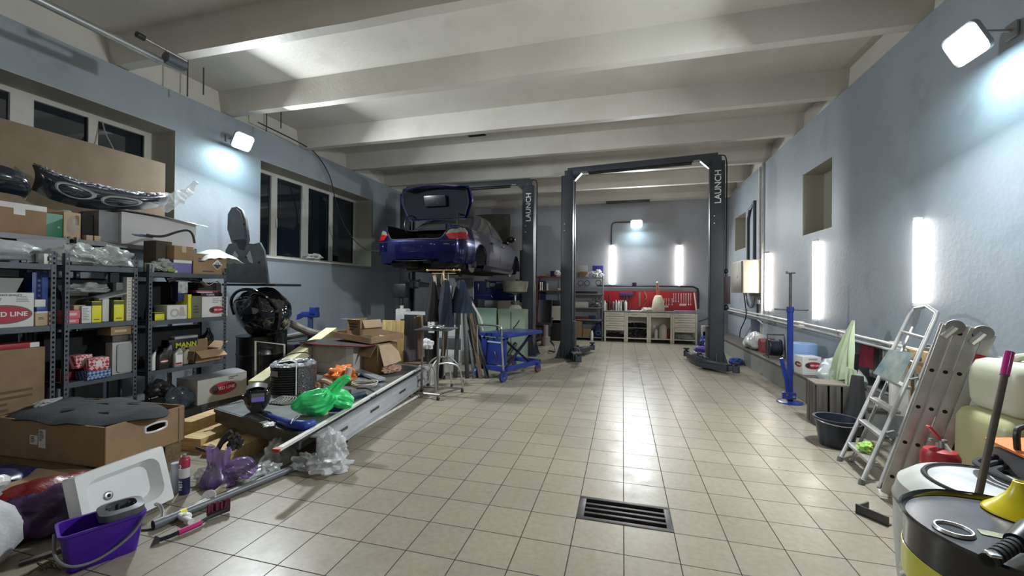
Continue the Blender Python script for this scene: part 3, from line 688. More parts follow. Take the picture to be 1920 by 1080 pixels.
for sc_,dz in ((.85,.022),(.55,.040),(.15,.046)):
    cur=[bm.verts.new(Vector((v.co.x*sc_,2.37+(v.co.y-2.37)*sc_,1.44+dz))) for v in rows[-1]]
    for j in range(len(ring)): bm.faces.new((prev[j],prev[(j+1)%len(ring)],cur[(j+1)%len(ring)],cur[j]))
    prev=cur
bm.faces.new(prev); O('cabin',bm,CARDUSTREFL,car,sharp=60)
bm=nb()   # shoulder fill between flank and cabin
for s in (1,-1):
    rows=[]
    for y in rng(1.1,3.85,30):
        e=sp(ty(y),lerpt(SHO,y),0,s); bx=lerpt([(1.05,.60),(1.35,.70),(1.9,.765),(2.5,.78),(3.1,.77),(3.55,.70),(3.85,.40)],y); zi=lerpt([(.9,1.0),(1.4,.975),(2.4,.935),(3.5,.93)],y)
        rows.append([bm.verts.new(e),bm.verts.new((s*(bx*.5+abs(e.x)*.5),y,zi+.01)),bm.verts.new((s*(bx-.01),y,zi))])
    for r0,r1 in zip(rows,rows[1:]):
        for j in range(2): bm.faces.new((r0[j],r1[j],r1[j+1],r0[j+1]))
O('shoulder',bm,CARDUSTREFL,car,sharp=60)
CG=mat('car_glass',(.045,.050,.052),.07,spec=.9,coat=.5)
def gpatch(name,a,b,h0,h1,sides=(1,-1),n=16,wrap=False,hh=None):
    for s in sides:
        bm=nb(); seq=[(t_,s) for t_ in rng(a,b,n)] if not wrap else ([(t_,-1) for t_ in reversed(rng(a,b,n))]+[(t_,1) for t_ in rng(a,b,n)][1:])
        rows=[]
        for t_,q in seq:
            H1=hh(t_) if hh else h1; rows.append([bm.verts.new(G(t_,h0+(H1-h0)*j/6,q,.006)) for j in range(7)])
        for r0,r1 in zip(rows,rows[1:]):
            for j in range(6): bm.faces.new((r0[j],r1[j],r1[j+1],r0[j+1]))
        O(name,bm,CG,car,sharp=60)
gpatch('rear_window',0,.235,.10,.90,(1,),wrap=True)
gpatch('rear_side_window',.335,.49,.10,.86,hh=lambda t_:lerpt([(.335,.25),(.39,.86),(.49,.88)],t_))
gpatch('front_side_window',.51,.72,.10,.86,hh=lambda t_:lerpt([(.51,.88),(.62,.86),(.72,.30)],t_))
gpatch('windscreen',.80,1,.08,.92,(1,),wrap=True)
for s in (1,-1):
    bm=nb(); ball(bm,(s*1.02,2.98,1.02),.12,(1,.62,.72)); o_=O('mirror',bm,BLACKG,car)
    bm=nb(); tube(bm,[(s*.80,3.04,.95),(s*.93,3.02,.955)],.022); O('mirror_stalk',bm,BLACK,o_)
    for y in (1.78,2.62):
        bm=nb(); q=sp(ty(y),.80,.022,s); B(bm,q.x-.012,y,.79,q.x+.012,y+.17,.822,.008); O('door_handle',bm,BLACK,car)
    bm=nb(); q=sp(ty(4.40),.62,0,s); ball(bm,(q.x*.97,4.42,.62),.13,(.5,1,.45)); O('headlight',bm,mat('headlight_glass',(.10,.16,.22),.1,coat=.8),car)
    # brake disc, hub, strut: the wheels are off
    for c,r in AR:
        bm=nb(); cyl(bm,(s*.70,c,.30),(s*.722,c,.30),.165,n=28); d_=O('brake_disc',bm,STEEL,car)
        bm=nb(); cyl(bm,(s*.715,c,.30),(s*.79,c,.30),.07,n=18); O('hub',bm,DARKST,d_)
        bm=nb(); B(bm,s*.66,c-.05,.40,s*.75,c+.1,.50,.02); O('caliper',bm,DARKST,car)
        bm=nb(); tube(bm,[(s*.6,c,.42),(s*.5,c,.80)],.035); tube(bm,[(s*.68,c,.24),(s*.25,c+.12,.22)],.03); tube(bm,[(s*.66,c+.05,.3),(s*.3,c-.25,.24)],.022); O('suspension',bm,mat('dirty_alloy',(.13,.12,.10),.6,metal=.4,var=.3),car)
bm=nb(); B(bm,-.62,.62,.20,.62,4.5,.30,.02); B(bm,-.88,1.45,.18,-.60,3.62,.24,.01); B(bm,.60,1.45,.18,.88,3.62,.24,.01); B(bm,-.18,1.2,.16,.18,4.2,.22,.02); O('underbody',bm,mat('underbody_black',(.014,.014,.013),.8,var=.3),car)
bm=nb(); B(bm,-.62,.26,.20,-.20,.70,.34,.05); B(bm,.20,.26,.20,.62,.70,.34,.05); B(bm,-.5,.60,.16,.5,.9,.24,.03); O('silencer',bm,mat('rusty_metal',(.04,.035,.03),.7,metal=.4,var=.4),car)
bm=nb(); tube(bm,[(-.50,.09,.335),(-.35,.075,.315),(0,.06,.31),(.22,.07,.315)],.007,6); O('valance_strip',bm,STEEL,car)
bm=nb(); tube(bm,[(-.5,.3,.2),(-.3,.2,.13),(-.1,.3,.14),(.1,.25,.15),(.45,.35,.22),(.60,.12,.15),(.78,.05,.10)],.009,5); O('loose_wiring',bm,BLACK,car)
for s in (1,-1):   # dark diffuser recess
    bm=nb(); B(bm,s*.28,.22,.25,s*.62,.40,.33,.02); O('exhaust_recess',bm,BLACK,car)
# bonnet, raised
MH=xf((0,3.72,.98),rx=R_(62))
bm=nb(); sheet(bm,lambda u,v:MH@Vector(((u*2-1)*(.76-.10*v*v),v*1.02,.04*math.sin(PI*u)-.03*v)),14,10,.025); O('bonnet',bm,mat('bonnet_reflected_brown',(.075,.066,.058),.45,metal=.3,var=.1),car,sharp=60)  # brown of a reflection put into the raised bonnet's colour
bm=nb(); B(bm,-.72,3.75,.55,.72,4.5,.62,.02); B(bm,-.3,3.9,.6,.3,4.4,.74,.03); O('engine',bm,DARKST,car)
# ---------------- right side ----------------
def carton(label,x0,y0,z0,x1,y1,z1,m=None,open_=None,rz=0,name='cardboard_box',cat='box',tape=None,group=None,deco=None,bev=.003):
    """a box thing: body (hollow when open), flaps, tape; coordinates before a turn about its own middle"""
    m=m or CARD; cx,cy=(x0+x1)/2,(y0+y1)/2; a,b,h=abs(x1-x0)/2,abs(y1-y0)/2,z1-z0
    t=T(name,label,cat,(cx,cy,z0),rz,group)
    bm=nb()
    if open_:
        w_=.005
        B(bm,-a,-b,0,a,b,w_); B(bm,-a,-b,0,-a+w_,b,h); B(bm,a-w_,-b,0,a,b,h); B(bm,-a,-b,0,a,-b+w_,h); B(bm,-a,b-w_,0,a,b,h)
    else: B(bm,-a,-b,0,a,b,h,bev)
    O('body',bm,m,t,sharp=25)
    if open_:
        for side,ang,ln in open_:
            bm=nb()
            if side in 'LR':
                s=-1 if side=='L' else 1; B(bm,0,-b,0,ln,b,.004,0,xf((s*a,0,h),rz=0 if s>0 else PI)@Matrix.Rotation(-R_(ang),4,'Y'))
            else:
                s=-1 if side=='F' else 1; B(bm,0,-a,0,ln,a,.004,0,xf((0,s*b,h),rz=s*PI/2)@Matrix.Rotation(-R_(ang),4,'Y'))
            O('flap',bm,m,t,smooth=False)
    if tape:
        bm=nb(); w_=.024
        if tape=='x': B(bm,-a-.001,-w_,h*.55,a+.001,w_,h+.0015)
        else: B(bm,-w_,-b-.001,h*.55,w_,b+.001,h+.0015)
        O('tape',bm,mat('packing_tape',(.50,.40,.30),.3,coat=.4),t)
    return t,a,b,h
def logo(t,M,s,W=False):
    """red oval printed logo with white lettering"""
    bm=nb(); prism(bm,ell(1.30*s,.60*s,30),.0012,M@at(0,0,.0)); o=O('logo',bm,mat('logo_grey_ring',(.12,.11,.11),.6),t,W=W)
    bm=nb(); prism(bm,ell(1.22*s,.53*s,30),.0012,M@at(0,0,.0012)); O('logo_field',bm,mat('logo_red',(.36,.02,.04),.55),o)
    bm=nb(); prism(bm,ell(.34*s,.38*s,20,-.40*s,0),.0012,M@at(0,0,.0024)); prism(bm,ell(.16*s,.18*s,16,-.40*s,0),.002,M@at(0,0,.0030)); O('logo_wheel',bm,mat('logo_black',(.03,.03,.03),.6),o)
    text('logo_lettering','RED LINE',.20*s,M@at(.12*s,0,.0030),mat('white_lettering',(.75,.75,.75),.5),o,bold=.02,ext=.0006)
def lines(t,M,w_,n,h,m=None,seed=0,name='printed_lines'):
    rnd=random.Random(seed); bm=nb()
    for i in range(n):
        l=w_*rnd.uniform(.5,1); B(bm,-w_/2,-i*h,0,-w_/2+l,-i*h+h*.45,.001,0,M)
    O(name,bm,m or mat('print_ink',(.05,.05,.06),.7),t)
# heating pipes under the niches
for dz,l in ((0,'upper white heating pipe running along the right wall'),(-.062,'lower white heating pipe running along the right wall')):
    bm=nb(); tube(bm,[(2.80,12.86,1.04+dz),(2.80,9,1.0+dz),(2.80,7,.975+dz),(2.80,5.2,.935+dz),(2.80,3.2,.90+dz)],.018,10,smooth=6)
    o=O('heating_pipe',bm,mat('white_pipe_paint',(.55,.54,.52),.35,var=.12),label=l,cat='pipe',group='heating pipes on the right wall')
    for y in (4.7,5.35,6.5,7.8,9.2,11.0):
        bm=nb(); z=1.0+dz-(9-y)*.0165; B(bm,2.79,y,z-.028,XR-.001,y+.02,z+.028,.003); O('pipe_clip',bm,MATS['white_pipe_paint'],o,W=True)
def radiator(y0,y1,z0,z1,label):
    t=T('radiator',label,'radiator',(3.10,(y0+y1)/2,z0))
    n=int((y1-y0)/.08)
    bm=nb()
    for i in range(n):
        y=y0+(i+.5)*(y1-y0)/n; B(bm,3.05,y-.033,z0,3.14,y+.033,z1,.014)
    tube(bm,[(3.095,y0,z1-.04),(3.095,y1,z1-.04)],.018); tube(bm,[(3.095,y0,z0+.04),(3.095,y1,z0+.04)],.018)
    O('ribbed_body',bm,mat('radiator_enamel',(.55,.54,.47),.4,var=.06),t,W=True)
    bm=nb(); tube(bm,[(3.095,y0+.01,z1-.04),(3.095,y0-.06,z1-.04),(2.95,y0-.09,z1-.02),(2.81,y0-.10,z1+.08)],.014,8,smooth=4); ball(bm,(2.97,y0-.09,z1-.02),.035); O('valve',bm,WHITE,t,W=True)
radiator(5.30,6.28,.42,.84,'white ribbed radiator with a red cloth hanging over it')
radiator(10.0,10.62,.42,.80,'small white radiator in the far recess behind the cable reel')
bm=nb(); a=P(1511,618,'x',2.96); sheet(bm,lambda u,v:Vector((2.99-.035*math.sin(min(1,v*4)*PI/2)+.008*math.sin(u*9),6.27-u*.30+.02*v,.862-v*.32+.02*u)) if v>.0 else Vector((3.06,6.27-u*.3,.858)),12,10,.006); O('cloth',bm,mat('crimson_cloth',(.19,.012,.03),.9,bump=.2,bscale=90),label='crimson cloth hanging over the front of the ribbed radiator',cat='cloth')
# electrical cabinet
t=T('electrical_cabinet','cream electrical cabinet with a shade-toned olive door on the right wall','cabinet',(2.715,10.45,1.46))
bm=nb(); B(bm,-.17,-.48,0,.185,.48,.72,.008); O('body',bm,mat('cabinet_lit_cream',(.62,.54,.44),.45,var=.04),t)
bm=nb(); B(bm,-.195,-.40,.01,-.171,.475,.70,.004); dd=O('door',bm,mat('cabinet_shaded_olive',(.13,.13,.10),.4,var=.08),t)  # shade painted into the door colour; body colour holds the warm tube light
bm=nb(); B(bm,-.205,-.10,.33,-.196,-.07,.39,.002); O('lock',bm,STEEL,dd)
# conduits and cables by the cabinet
for i,(y,z0,z1,l) in enumerate(((10.02,2.2,4.2,'thick white conduit rising from the electrical cabinet to the ceiling'),(9.84,1.0,4.24,'long white corner conduit beside the electrical cabinet'))):
    bm=nb(); cyl(bm,(2.87,y,z0),(2.87,y,z1),.028 if i==0 else .022,n=10); O('conduit',bm,MATS['white_pipe_paint'],label=l,cat='conduit')
bm=nb(); tube(bm,[(2.87,10.9,2.22),(2.87,10.9,3.2),(2.87,10.75,3.42),(2.87,10.42,3.55),(2.87,10.42,2.22)],.03,6); O('conduit_loop',bm,mat('dark_conduit',(.08,.09,.10),.5),label='dark bent conduit loop above the electrical cabinet',cat='conduit')
for n_,(pts,l) in enumerate(((((2.75,10.75,1.46),(2.77,10.7,1.2),(2.78,10.68,.9),(2.80,11.2,.55),(2.82,11.35,.36)),'black cable hanging from the cabinet down to the ledge'),
    (((2.76,10.6,1.46),(2.78,10.55,1.2),(2.8,10.35,1.12),(2.8,10.15,1.22),(2.8,10.02,1.46)),'black cable looped under the electrical cabinet'),
    (((2.70,10.45,1.46),(2.75,10.4,1.25),(2.78,10.3,1.15),(2.78,10.1,1.40)),'thin grey cable looped under the cabinet next to the socket'))):
    bm=nb(); tube(bm,pts,.012,6,smooth=5); O('cable',bm,BLACKR if n_<2 else GREYP,label=l,cat='cable')
bm=nb(); B(bm,2.84,9.93,1.22,2.9,10.08,1.31,.008); O('socket',bm,WHITE,label='white wall socket under the electrical cabinet',cat='socket')
bm=nb(); B(bm,2.885,10.0,.42,2.9,10.4,1.2) if 0 else tube(bm,[(2.88,10.2,.95),(2.88,10.2,1.22)],.02,6); O('conduit',bm,mat('dark_conduit',()),label='short dark stub of conduit between cabinet and heating pipes',cat='conduit')
# things on the ledge
ZL=.335
bm=nb(); crumple(bm,(2.62,9.35,ZL+.13),(.20,.36,.20),3,.18,1.7); O('sheeting_bag',bm,WHITEF,label='white crumpled bag on the ledge beyond the cable reel',cat='bag')
bm=nb(); prism(bm,[(-.14,0),(.14,0),(.10,.22),(.02,.26),(-.08,.2)],.26,xf((2.55,8.86,ZL))@FX); O('red_case',bm,REDD,label='dark red angular case on the ledge against the white bag',cat='case')
t=T('cable_reel','black cable reel with a tubular handle on the ledge','cable reel',(2.60,8.25,ZL))
bm=nb()
for s in (-1,1): cyl(bm,(s*.085,0,.17),(s*.10,0,.17),.145,n=28)
O('flange',bm,BLACK,t)
bm=nb(); 
for k in range(7): tube(bm,[(-.07+k*.0235,.118*math.cos(a),.17+.118*math.sin(a)) for a in [2*PI*i/28 for i in range(28)]],.013,6,closed=True)
cyl(bm,(-.085,0,.17),(.085,0,.17),.105,n=24); O('wound_cable',bm,mat('navy_cable',(.012,.018,.04),.5),t)
bm=nb(); tube(bm,[(-.13,-.13,.012),(-.13,-.10,.30),(-.13,-.06,.40),(.13,-.06,.40),(.13,-.10,.30),(.13,-.13,.012),(.13,.14,.012),(-.13,.14,.012)],.011,7,closed=True); O('stand_frame',bm,BLACK,t)
t=T('paper_roll','large blue paper roll standing on the ledge beside the blue stand','paper roll',(2.62,7.12,ZL))
bm=nb(); lathe(bm,[(.03,0),(.185,0),(.19,.01),(.19,.375),(.185,.385),(.03,.385)],n=40); O('paper',bm,mat('blue_paper',(.22,.36,.62),.85,bump=.15,bscale=120),t)
bm=nb(); cyl(bm,(0,0,.0),(0,0,.387),.032,n=18); O('core',bm,CARDD,t)
t,a,b,h=carton('white carton with a red oval logo on the ledge in front of the blue roll',2.42,6.62,ZL,2.66,6.84,ZL+.25,CARDW,rz=.12)
logo(t,at(.02,-b-.0005,.13)@FY,.17); lines(t,at(.02,-b-.0005,.22)@FY,.12,2,.012); logo(t,at(-a-.0005,0,.13)@FXN,.13)
bm=nb(); crumple(bm,(2.62,6.02,ZL+.12),(.22,.32,.2),11,.2,1.5,M=Matrix.Rotation(.3,4,'Y')); tube(bm,[(2.58,5.95,ZL+.2),(2.60,5.9,ZL+.36),(2.66,5.93,ZL+.30),(2.62,6.0,ZL+.16)],.012,6,smooth=5); O('plastic_bag',bm,film('grey_white_film',(.50,.55,.53),.86),label='whitish plastic bag slumped on the ledge below the radiator',cat='bag')
bm=nb(); tube(bm,[(2.55,5.62,ZL+.02),(2.6,5.62,ZL+.30),(2.61,5.62,ZL+.45)],.035,8,flat=.5); O('brush_handle',bm,BLACK,label='black flat brush handle upright between bag and towel',cat='brush')
# blue prop stand
t=T('prop_stand','tall blue under-vehicle prop stand with a crossbar on a round base','stand',(2.185,6.33,0))
bm=nb(); lathe(bm,[(.0,0),(.155,0),(.155,.014),(.05,.03),(.0,.03)],n=30); O('base',bm,BLUE,t)
bm=nb(); cyl(bm,(0,0,.02),(0,0,1.26),.036,n=18); cyl(bm,(0,0,1.22),(0,0,1.29),.045,n=18); O('tube',bm,BLUE,t)
bm=nb(); cyl(bm,(0,0,1.2),(0,0,1.74),.018,n=12); B(bm,-.05,-.03,1.735,.05,.03,1.755,.004); B(bm,-.05,-.03,1.755,-.04,.03,1.77); O('screw_rod',bm,DARKST,t)
bm=nb(); cyl(bm,(-.19,0,1.255),(.21,0,1.25),.011,n=8); O('crossbar',bm,DARKST,t)
bm=nb(); tube(bm,[(-.035,-.05,.07),(-.06,-.06,.30),(-.125,-.06,.60)],.026,8,flat=.7); B(bm,-.11,-.08,.06,.05,-.03,.15,.01); O('pedal_lever',bm,BLUE,t)
bm=nb(); cyl(bm,(-.06,-.085,.12),(-.06,-.065,.12),.018,n=10); cyl(bm,(.02,-.085,.10),(.02,-.065,.10),.018,n=10); O('pivot_bolt',bm,CHROME,t)
# crate, bucket, towel
t=T('wooden_crate','weathered wooden slatted crate standing on end by the ledge','crate',(2.27,5.42,0),rz=-.10)
bm=nb()
for x in (-.17,-.05,.07): B(bm,x,-.15,0,x+.10,-.13,.46,.003)
O('front_slats',bm,DARKW,t)
bm=nb()
for y in (-.13,-.03,.07): B(bm,-.18,y,0,-.165,y+.085,.46,.003)
B(bm,.165,-.13,0,.18,.15,.46); B(bm,-.18,.14,0,.18,.155,.46); O('side_slats',bm,DARKW,t)
bm=nb(); B(bm,-.185,-.15,.46,.185,.155,.478,.003); O('top_board',bm,wood('worn_board',(.22,.19,.15),(.12,.10,.08),2,ax=0),t)
bm=nb(); B(bm,-.15,-.12,.02,.15,.13,.44); O('dark_inside',bm,HOLE,t)
t=T('bucket','navy black plastic bucket on the floor beside the step ladder','bucket',(2.02,4.70,0))
bm=nb(); lathe(bm,[(.0,0),(.135,0),(.175,.25),(.19,.255),(.19,.27),(.168,.268),(.130,.02),(0,.02)],n=36,cap=False); O('bowl',bm,mat('navy_black_plastic',(.014,.018,.032),.42),t)
bm=nb(); tube(bm,[(-.185,0,.258),(-.15,-.13,.245),(0,-.195,.235),(.15,-.13,.245),(.185,0,.258)],.005,6,smooth=5); O('bail',bm,STEEL,t)
bm=nb()  # towel draped from a wall hook
def towel(u,v):
    a=u*2-1; w_=.03+.26*min(1,v*1.15)**.8; x=2.56-.10*math.sin(v*PI*.5)-.02*math.cos(a*8+v*3)*min(1,v*2)
    y=5.45-a*w_*.75+.05*v; z=1.17-v*(.70+.10*math.cos(a*2.6+.9))-.05*abs(a)*v
    return Vector((x+.035*math.sin(a*13)*v,y,z))
sheet(bm,towel,40,22,.008); bmesh.ops.translate(bm,vec=(.0,.12,0),verts=bm.verts); O('towel',bm,mat('pale_green_towel',(.42,.50,.33),.95,bump=.35,bscale=140,var=.08),label='pale green towel hanging from the heating pipe in folds',cat='towel')
bm=nb(); sheet(bm,lambda u,v:Vector((2.42-.03*math.sin(u*14)*(.3+v),5.20+.20*u-.05*v,.66-v*(.42-.18*abs(u-.4)))),20,14,.008); O('towel',bm,MATS['pale_green_towel'],label='second folded end of green cloth hanging low over the dark bag',cat='towel')
bm=nb(); tube(bm,[(2.32,5.08,.02),(2.36,5.08,.3),(2.38,5.1,.62)],.05,10,radii=[.09,.085,.075,.05,.04]); O('wrapped_bundle',bm,BLACKR,label='black wrapped bundle standing behind the crate under the towel',cat='bundle')
t=T('folding_stool','pair of grey green boxes stacked under the heating pipe','box',(2.70,5.12,0)) if 0 else None
bm=nb(); lathe(bm,[(.02,0),(.10,0),(.10,.60),(.02,.60)],(2.66,4.90,.30),n=28); O('paper_roll',bm,PAPER,label='white paper roll standing on end behind the towel',cat='paper roll')
bm=nb(); B(bm,2.56,4.72,0,2.86,5.02,.30,.01); O('storage_box',bm,GREYP,label='grey storage box on the floor carrying the white paper roll',cat='box')
t=T('shelf_stand','pale wooden shelf stand against the right wall behind the step ladder','shelf',(2.70,4.50,0))
bm=nb()
for x in (-.13,.11): 
    for y in (-.14,.12): B(bm,x,y,0,x+.03,y+.03,.78,.003)
O('frame',bm,wood('pale_wood',(.48,.38,.26),(.36,.27,.17),2,ax=2),t)
for z in (.12,.42,.765):
    bm=nb(); B(bm,-.14,-.15,z,.15,.16,z+.018,.002); O('shelf',bm,MATS['pale_wood'],t)
t,a,b,h=carton('pine wooden box on top of the pale shelf stand',2.55,4.38,.785,2.83,4.64,.975,wood('pine_box',(.52,.37,.18),(.38,.26,.12),2,ax=0),name='wooden_box')
bm=nb(); cyl(bm,(-a-.002,-.05,.12),(-a+.002,-.05,.12),.022,n=14); O('knot_hole',bm,DARKW,t)
bm=nb(); crumple(bm,(2.68,4.5,1.0),(.09,.06,.04),8,.2); O('glove',bm,GREYP,label='grey glove lying on the pine wooden box',cat='glove')
for z,l in ((.45,'orange red small parts tray on the upper shelf of the pale stand'),(.14,'orange red small parts tray on the bottom shelf of the pale stand')):
    bm=nb(); M=xf((2.62,4.5,z)); B(bm,-.07,-.10,0,.12,.10,.008,0,M); B(bm,-.07,-.10,0,-.06,.10,.06,0,M); B(bm,.11,-.10,0,.12,.10,.12,0,M); prism(bm,[(-.07,0),(.12,0),(.12,.12),(-.03,.07),(-.07,.05)],.008,M@at(0,-.092,0)@FY); prism(bm,[(-.07,0),(.12,0),(.12,.12),(-.03,.07),(-.07,.05)],.008,M@at(0,.10,0)@FY)
    O('parts_tray',bm,mat('orange_red_plastic',(.55,.06,.02),.4),label=l,cat='tray',group='orange parts trays')
bm=nb(); B(bm,-.01,-.2,0,.012,.2,.95,.004,xf((2.32,4.0,0),ry=R_(26))); O('leaning_board',bm,mat('grey_green_board',(.10,.12,.12),.6,var=.15),label='dark grey board leaning behind the step ladder',cat='board')
# step ladder with paint tray plate
t=T('step_ladder','aluminium tube step ladder leaning folded against the right wall','ladder',(1.83,4.02,0))
A0,A1=Vector((1.86,4.27,0)),P(1706,590,'x',2.62); B0,B1=Vector((1.80,3.80,0)),P(1752,600,'x',2.56)
top=[A1+Vector((.03,-.02,.06)),(A1+B1)/2+Vector((.04,0,.10)),B1+Vector((.03,.02,.06))]
bm=nb(); tube(bm,[A0,A0.lerp(A1,.5),A1]+top+[B1,B0.lerp(B1,.5),B0],.0165,10); O('front_frame',bm,ALU,t,W=True)
d=Vector((.10,-.01,0)); bm=nb(); tube(bm,[A0+d+Vector((0,.03,0)),A1+Vector((.02,.0,-.12))],.013,8); tube(bm,[B0+d+Vector((0,-.02,0)),B1+Vector((.02,0,-.12))],.013,8); tube(bm,[(A0+d).lerp(A1,.25),(B0+d).lerp(B1,.25)],.010,8); O('rear_frame',bm,ALU,t,W=True)
for f in (.12,.27,.42,.57,.72,.88):
    bm=nb(); a_,b_=A0.lerp(A1,f),B0.lerp(B1,f); u=(b_-a_).normalized(); n_=Vector((.93,0,.36))*.5; 
    M=Matrix.Translation((a_+b_)/2)@Matrix((u,Vector((1,0,0)),u.cross(Vector((1,0,0))))).transposed().to_4x4(); L_=(b_-a_).length/2
    B(bm,-L_,-.012,-.02,L_,.05 if f<.7 else .02,.006,.003,M); O('step',bm,ALU,t,W=True)
for f in (.3,.62):
    bm=nb(); q=B0.lerp(B1,f); tube(bm,[q+Vector((.0,-.02,0)),q+Vector((.05,-.02,.02)),q+Vector((.09,-.02,-.03))],.009,6); O('hinge_strut',bm,STEEL,t,W=True)
for q,l in ((A0,0),(B0,1)):
    bm=nb(); cyl(bm,q,q+Vector((.01,0,.04)),.021,n=10); O('rubber_foot',bm,GREYP,t,W=True)
bm=nb(); c_=[P(1637,700,'x',2.14),P(1667,655,'x',2.22),P(1714,662,'x',2.2),P(1684,719,'x',2.10)]
vs=[bm.verts.new(q) for q in c_]; f_=bm.faces.new(vs); bmesh.ops.solidify(bm,geom=[f_],thickness=.008); O('spatula_plate',bm,mat('stained_blue_plate',(.16,.27,.31),.5,metal=.2,scale=9,col2=(.45,.46,.40),detail=8),label='blue grey paint-stained plate lying on the step ladder rungs',cat='plate')
bm=nb(); crumple(bm,A0.lerp(B0,.4)+Vector((.14,0,.20)),(.06,.05,.05),4,.25); O('sponge',bm,mat('green_yellow_sponge',(.18,.50,.12),.9,col2=(.55,.6,.12),scale=40),label='green and yellow scouring cloth tucked behind the lowest ladder step',cat='cloth')
# folded articulated ladder, seen edge on
t=T('articulated_ladder','folded four part aluminium ladder with round hinges leaning by the jerry cans','ladder',(1.9,3.7,0))
ML_=xf((1.81,3.58,.03),ry=R_(14),rz=-.49); HL=1.29
for k in range(4):
    x=k*.063
    for yy in (-.0,.20):
        bm=nb(); B(bm,x,yy,.02,x+.056,yy+.026,HL+(.02 if k in(1,2) else 0),.004,ML_); sr=O('side_rail',bm,ALU,t,W=True)
        if yy==0:
            for j in range(5):
                bm=nb(); z=.16+j*.27; z=z+(.012*k); cyl(bm,ML_@Vector((x+.028,yy-.002,z)),ML_@Vector((x+.028,yy+.002,z)),.0125,n=12); O('rung_end',bm,HOLE,sr,W=True)
    for j in range(5):
        bm=nb(); z=.16+j*.27+.012*k; cyl(bm,ML_@Vector((x+.028,.02,z)),ML_@Vector((x+.028,.20,z)),.013,n=8); O('rung',bm,ALU,t,W=True)
for x,z in ((.06,HL),(.187,HL),(.123,.03)):
    bm=nb(); cyl(bm,ML_@Vector((x,-.012,z)),ML_@Vector((x,.03,z)),.047,n=22); cyl(bm,ML_@Vector((x,-.02,z)),ML_@Vector((x,.0,z)),.026,n=16); tube(bm,[ML_@Vector((x,-.01,z)),ML_@Vector((x-.035,-.01,z-.08*(1 if z>1 else -1)))],.022,8); O('hinge',bm,STEEL,t,W=True)
bm=nb(); B(bm,.19,-.003,HL-.26,.243,-.001,HL-.14,.002,ML_); o_=O('warning_sticker',bm,mat('red_sticker',(.48,.01,.04),.5),t,W=True)
text('sticker_lettering','!',.07,ML_@at(.216,-.0035,HL-.20)@FY,mat('white_lettering',()),o_,W=True)
bm=nb(); B(bm,-.08,-.10,0,.10,-.06,.008); B(bm,-.08,-.10,0,-.07,.04,.05); B(bm,-.08,-.10,0,.10,-.09,.06); bmesh.ops.transform(bm,matrix=xf((1.66,3.30,.0),rz=-.9,rx=0),verts=bm.verts); O('steel_bracket',bm,DARKST,label='dark steel angle bracket on the tiles by the white bin',cat='bracket')
# red fire extinguisher
p_=P(1763,850,'y',3.12)
t=T('fire_extinguisher','red fire extinguisher with a grey hose behind the white bin','fire extinguisher',(p_.x,3.12,0))
bm=nb(); lathe(bm,[(0,0),(.085,0),(.09,.02),(.09,.50),(.075,.53),(.03,.545),(0,.545)],n=28); O('cylinder',bm,RED,t)
bm=nb(); cyl(bm,(0,0,.54),(0,0,.59),.02,n=12); B(bm,-.055,-.012,.58,.03,.012,.595,.003); O('valve',bm,STEEL,t)
bm=nb(); B(bm,-.075,-.016,0,.02,.016,.012,.004,xf((-.02,0,.61),ry=R_(52))); O('lever',bm,mat('red_lever',(.55,.03,.04),.4),t)
bm=nb(); tube(bm,[(.015,-.01,.57),(.03,-.06,.50),(.045,-.10,.40),(.05,-.10,.15)],.012,8,smooth=4); O('hose',bm,GREYL,t)
# jerry cans
def jerry(x,y,z,sx,sy,sz,m,label,lid=True):
    t=T('plastic_canister',label,'canister',(x,y,z))
    bm=nb(); pr=rrect(sx,sy,.09,6); zs=[(0,.90),(.02,.97),(.06,1),(sz*.5,1.015),(sz-.07,1),(sz-.02,.93),(sz,.80)]
    rows=[[bm.verts.new((a*k,b*k,zz)) for a,b in pr] for zz,k in zs]; n=len(pr)
    for r0,r1 in zip(rows,rows[1:]):
        for i in range(n): bm.faces.new((r0[i],r0[(i+1)%n],r1[(i+1)%n],r1[i]))
    bm.faces.new(rows[0][::-1]); bm.faces.new(rows[-1]); O('tank',bm,m,t,sharp=60)
    if lid:
        bm=nb(); tube(bm,[(-sx*.36,-.02,sz-.03),(-sx*.33,-.04,sz+.025),(-sx*.12,-.05,sz+.035),(sx*.08,-.04,sz+.02),(sx*.10,-.02,sz-.03)],.022,8,smooth=4); O('handle',bm,m,t)
        bm=nb(); cyl(bm,(sx*.28,-.02,sz-.02),(sx*.28,-.02,sz+.045),.04,n=18); O('cap',bm,m,t)
jerry(2.42,3.16,0,.66,.46,.775,mat('yellowish_canister',(.42,.41,.22),.38,spec=.5,var=.08,scale=4),'yellowish translucent canister standing under the white canister',False)
jerry(2.47,3.16,.775,.64,.42,.315,mat('white_canister',(.56,.57,.45),.36,var=.05,scale=4),'whitish plastic canister with a moulded handle, on top of the yellowish one')
bm=nb(); p_=P(1786,790,'y',3.55); lathe(bm,[(0,-.12),(.06,-.12),(.065,-.04),(.05,.02),(.02,.05),(.02,.08),(0,.08)],(p_.x,3.66,p_.z),n=22,M=Matrix.Rotation(.3,3,'Y').to_4x4(),sx=1.3); O('bleach_bottle',bm,WHITE,label='white plastic bottle with a handle lying behind the fire extinguisher',cat='bottle')
bm=nb(); B(bm,p_.x-.02,3.56,0,p_.x+.18,3.82,p_.z-.125,.01); O('tool_case',bm,BLACK,label='black case behind the extinguisher carrying the white bottle',cat='case')
bm=nb(); cyl(bm,(p_.x+.02,3.30,0),(p_.x+.02,3.30,.50),.055,n=18); O('metal_flask',bm,STEEL,label='steel cylinder with a bright collar next to the extinguisher',cat='cylinder')
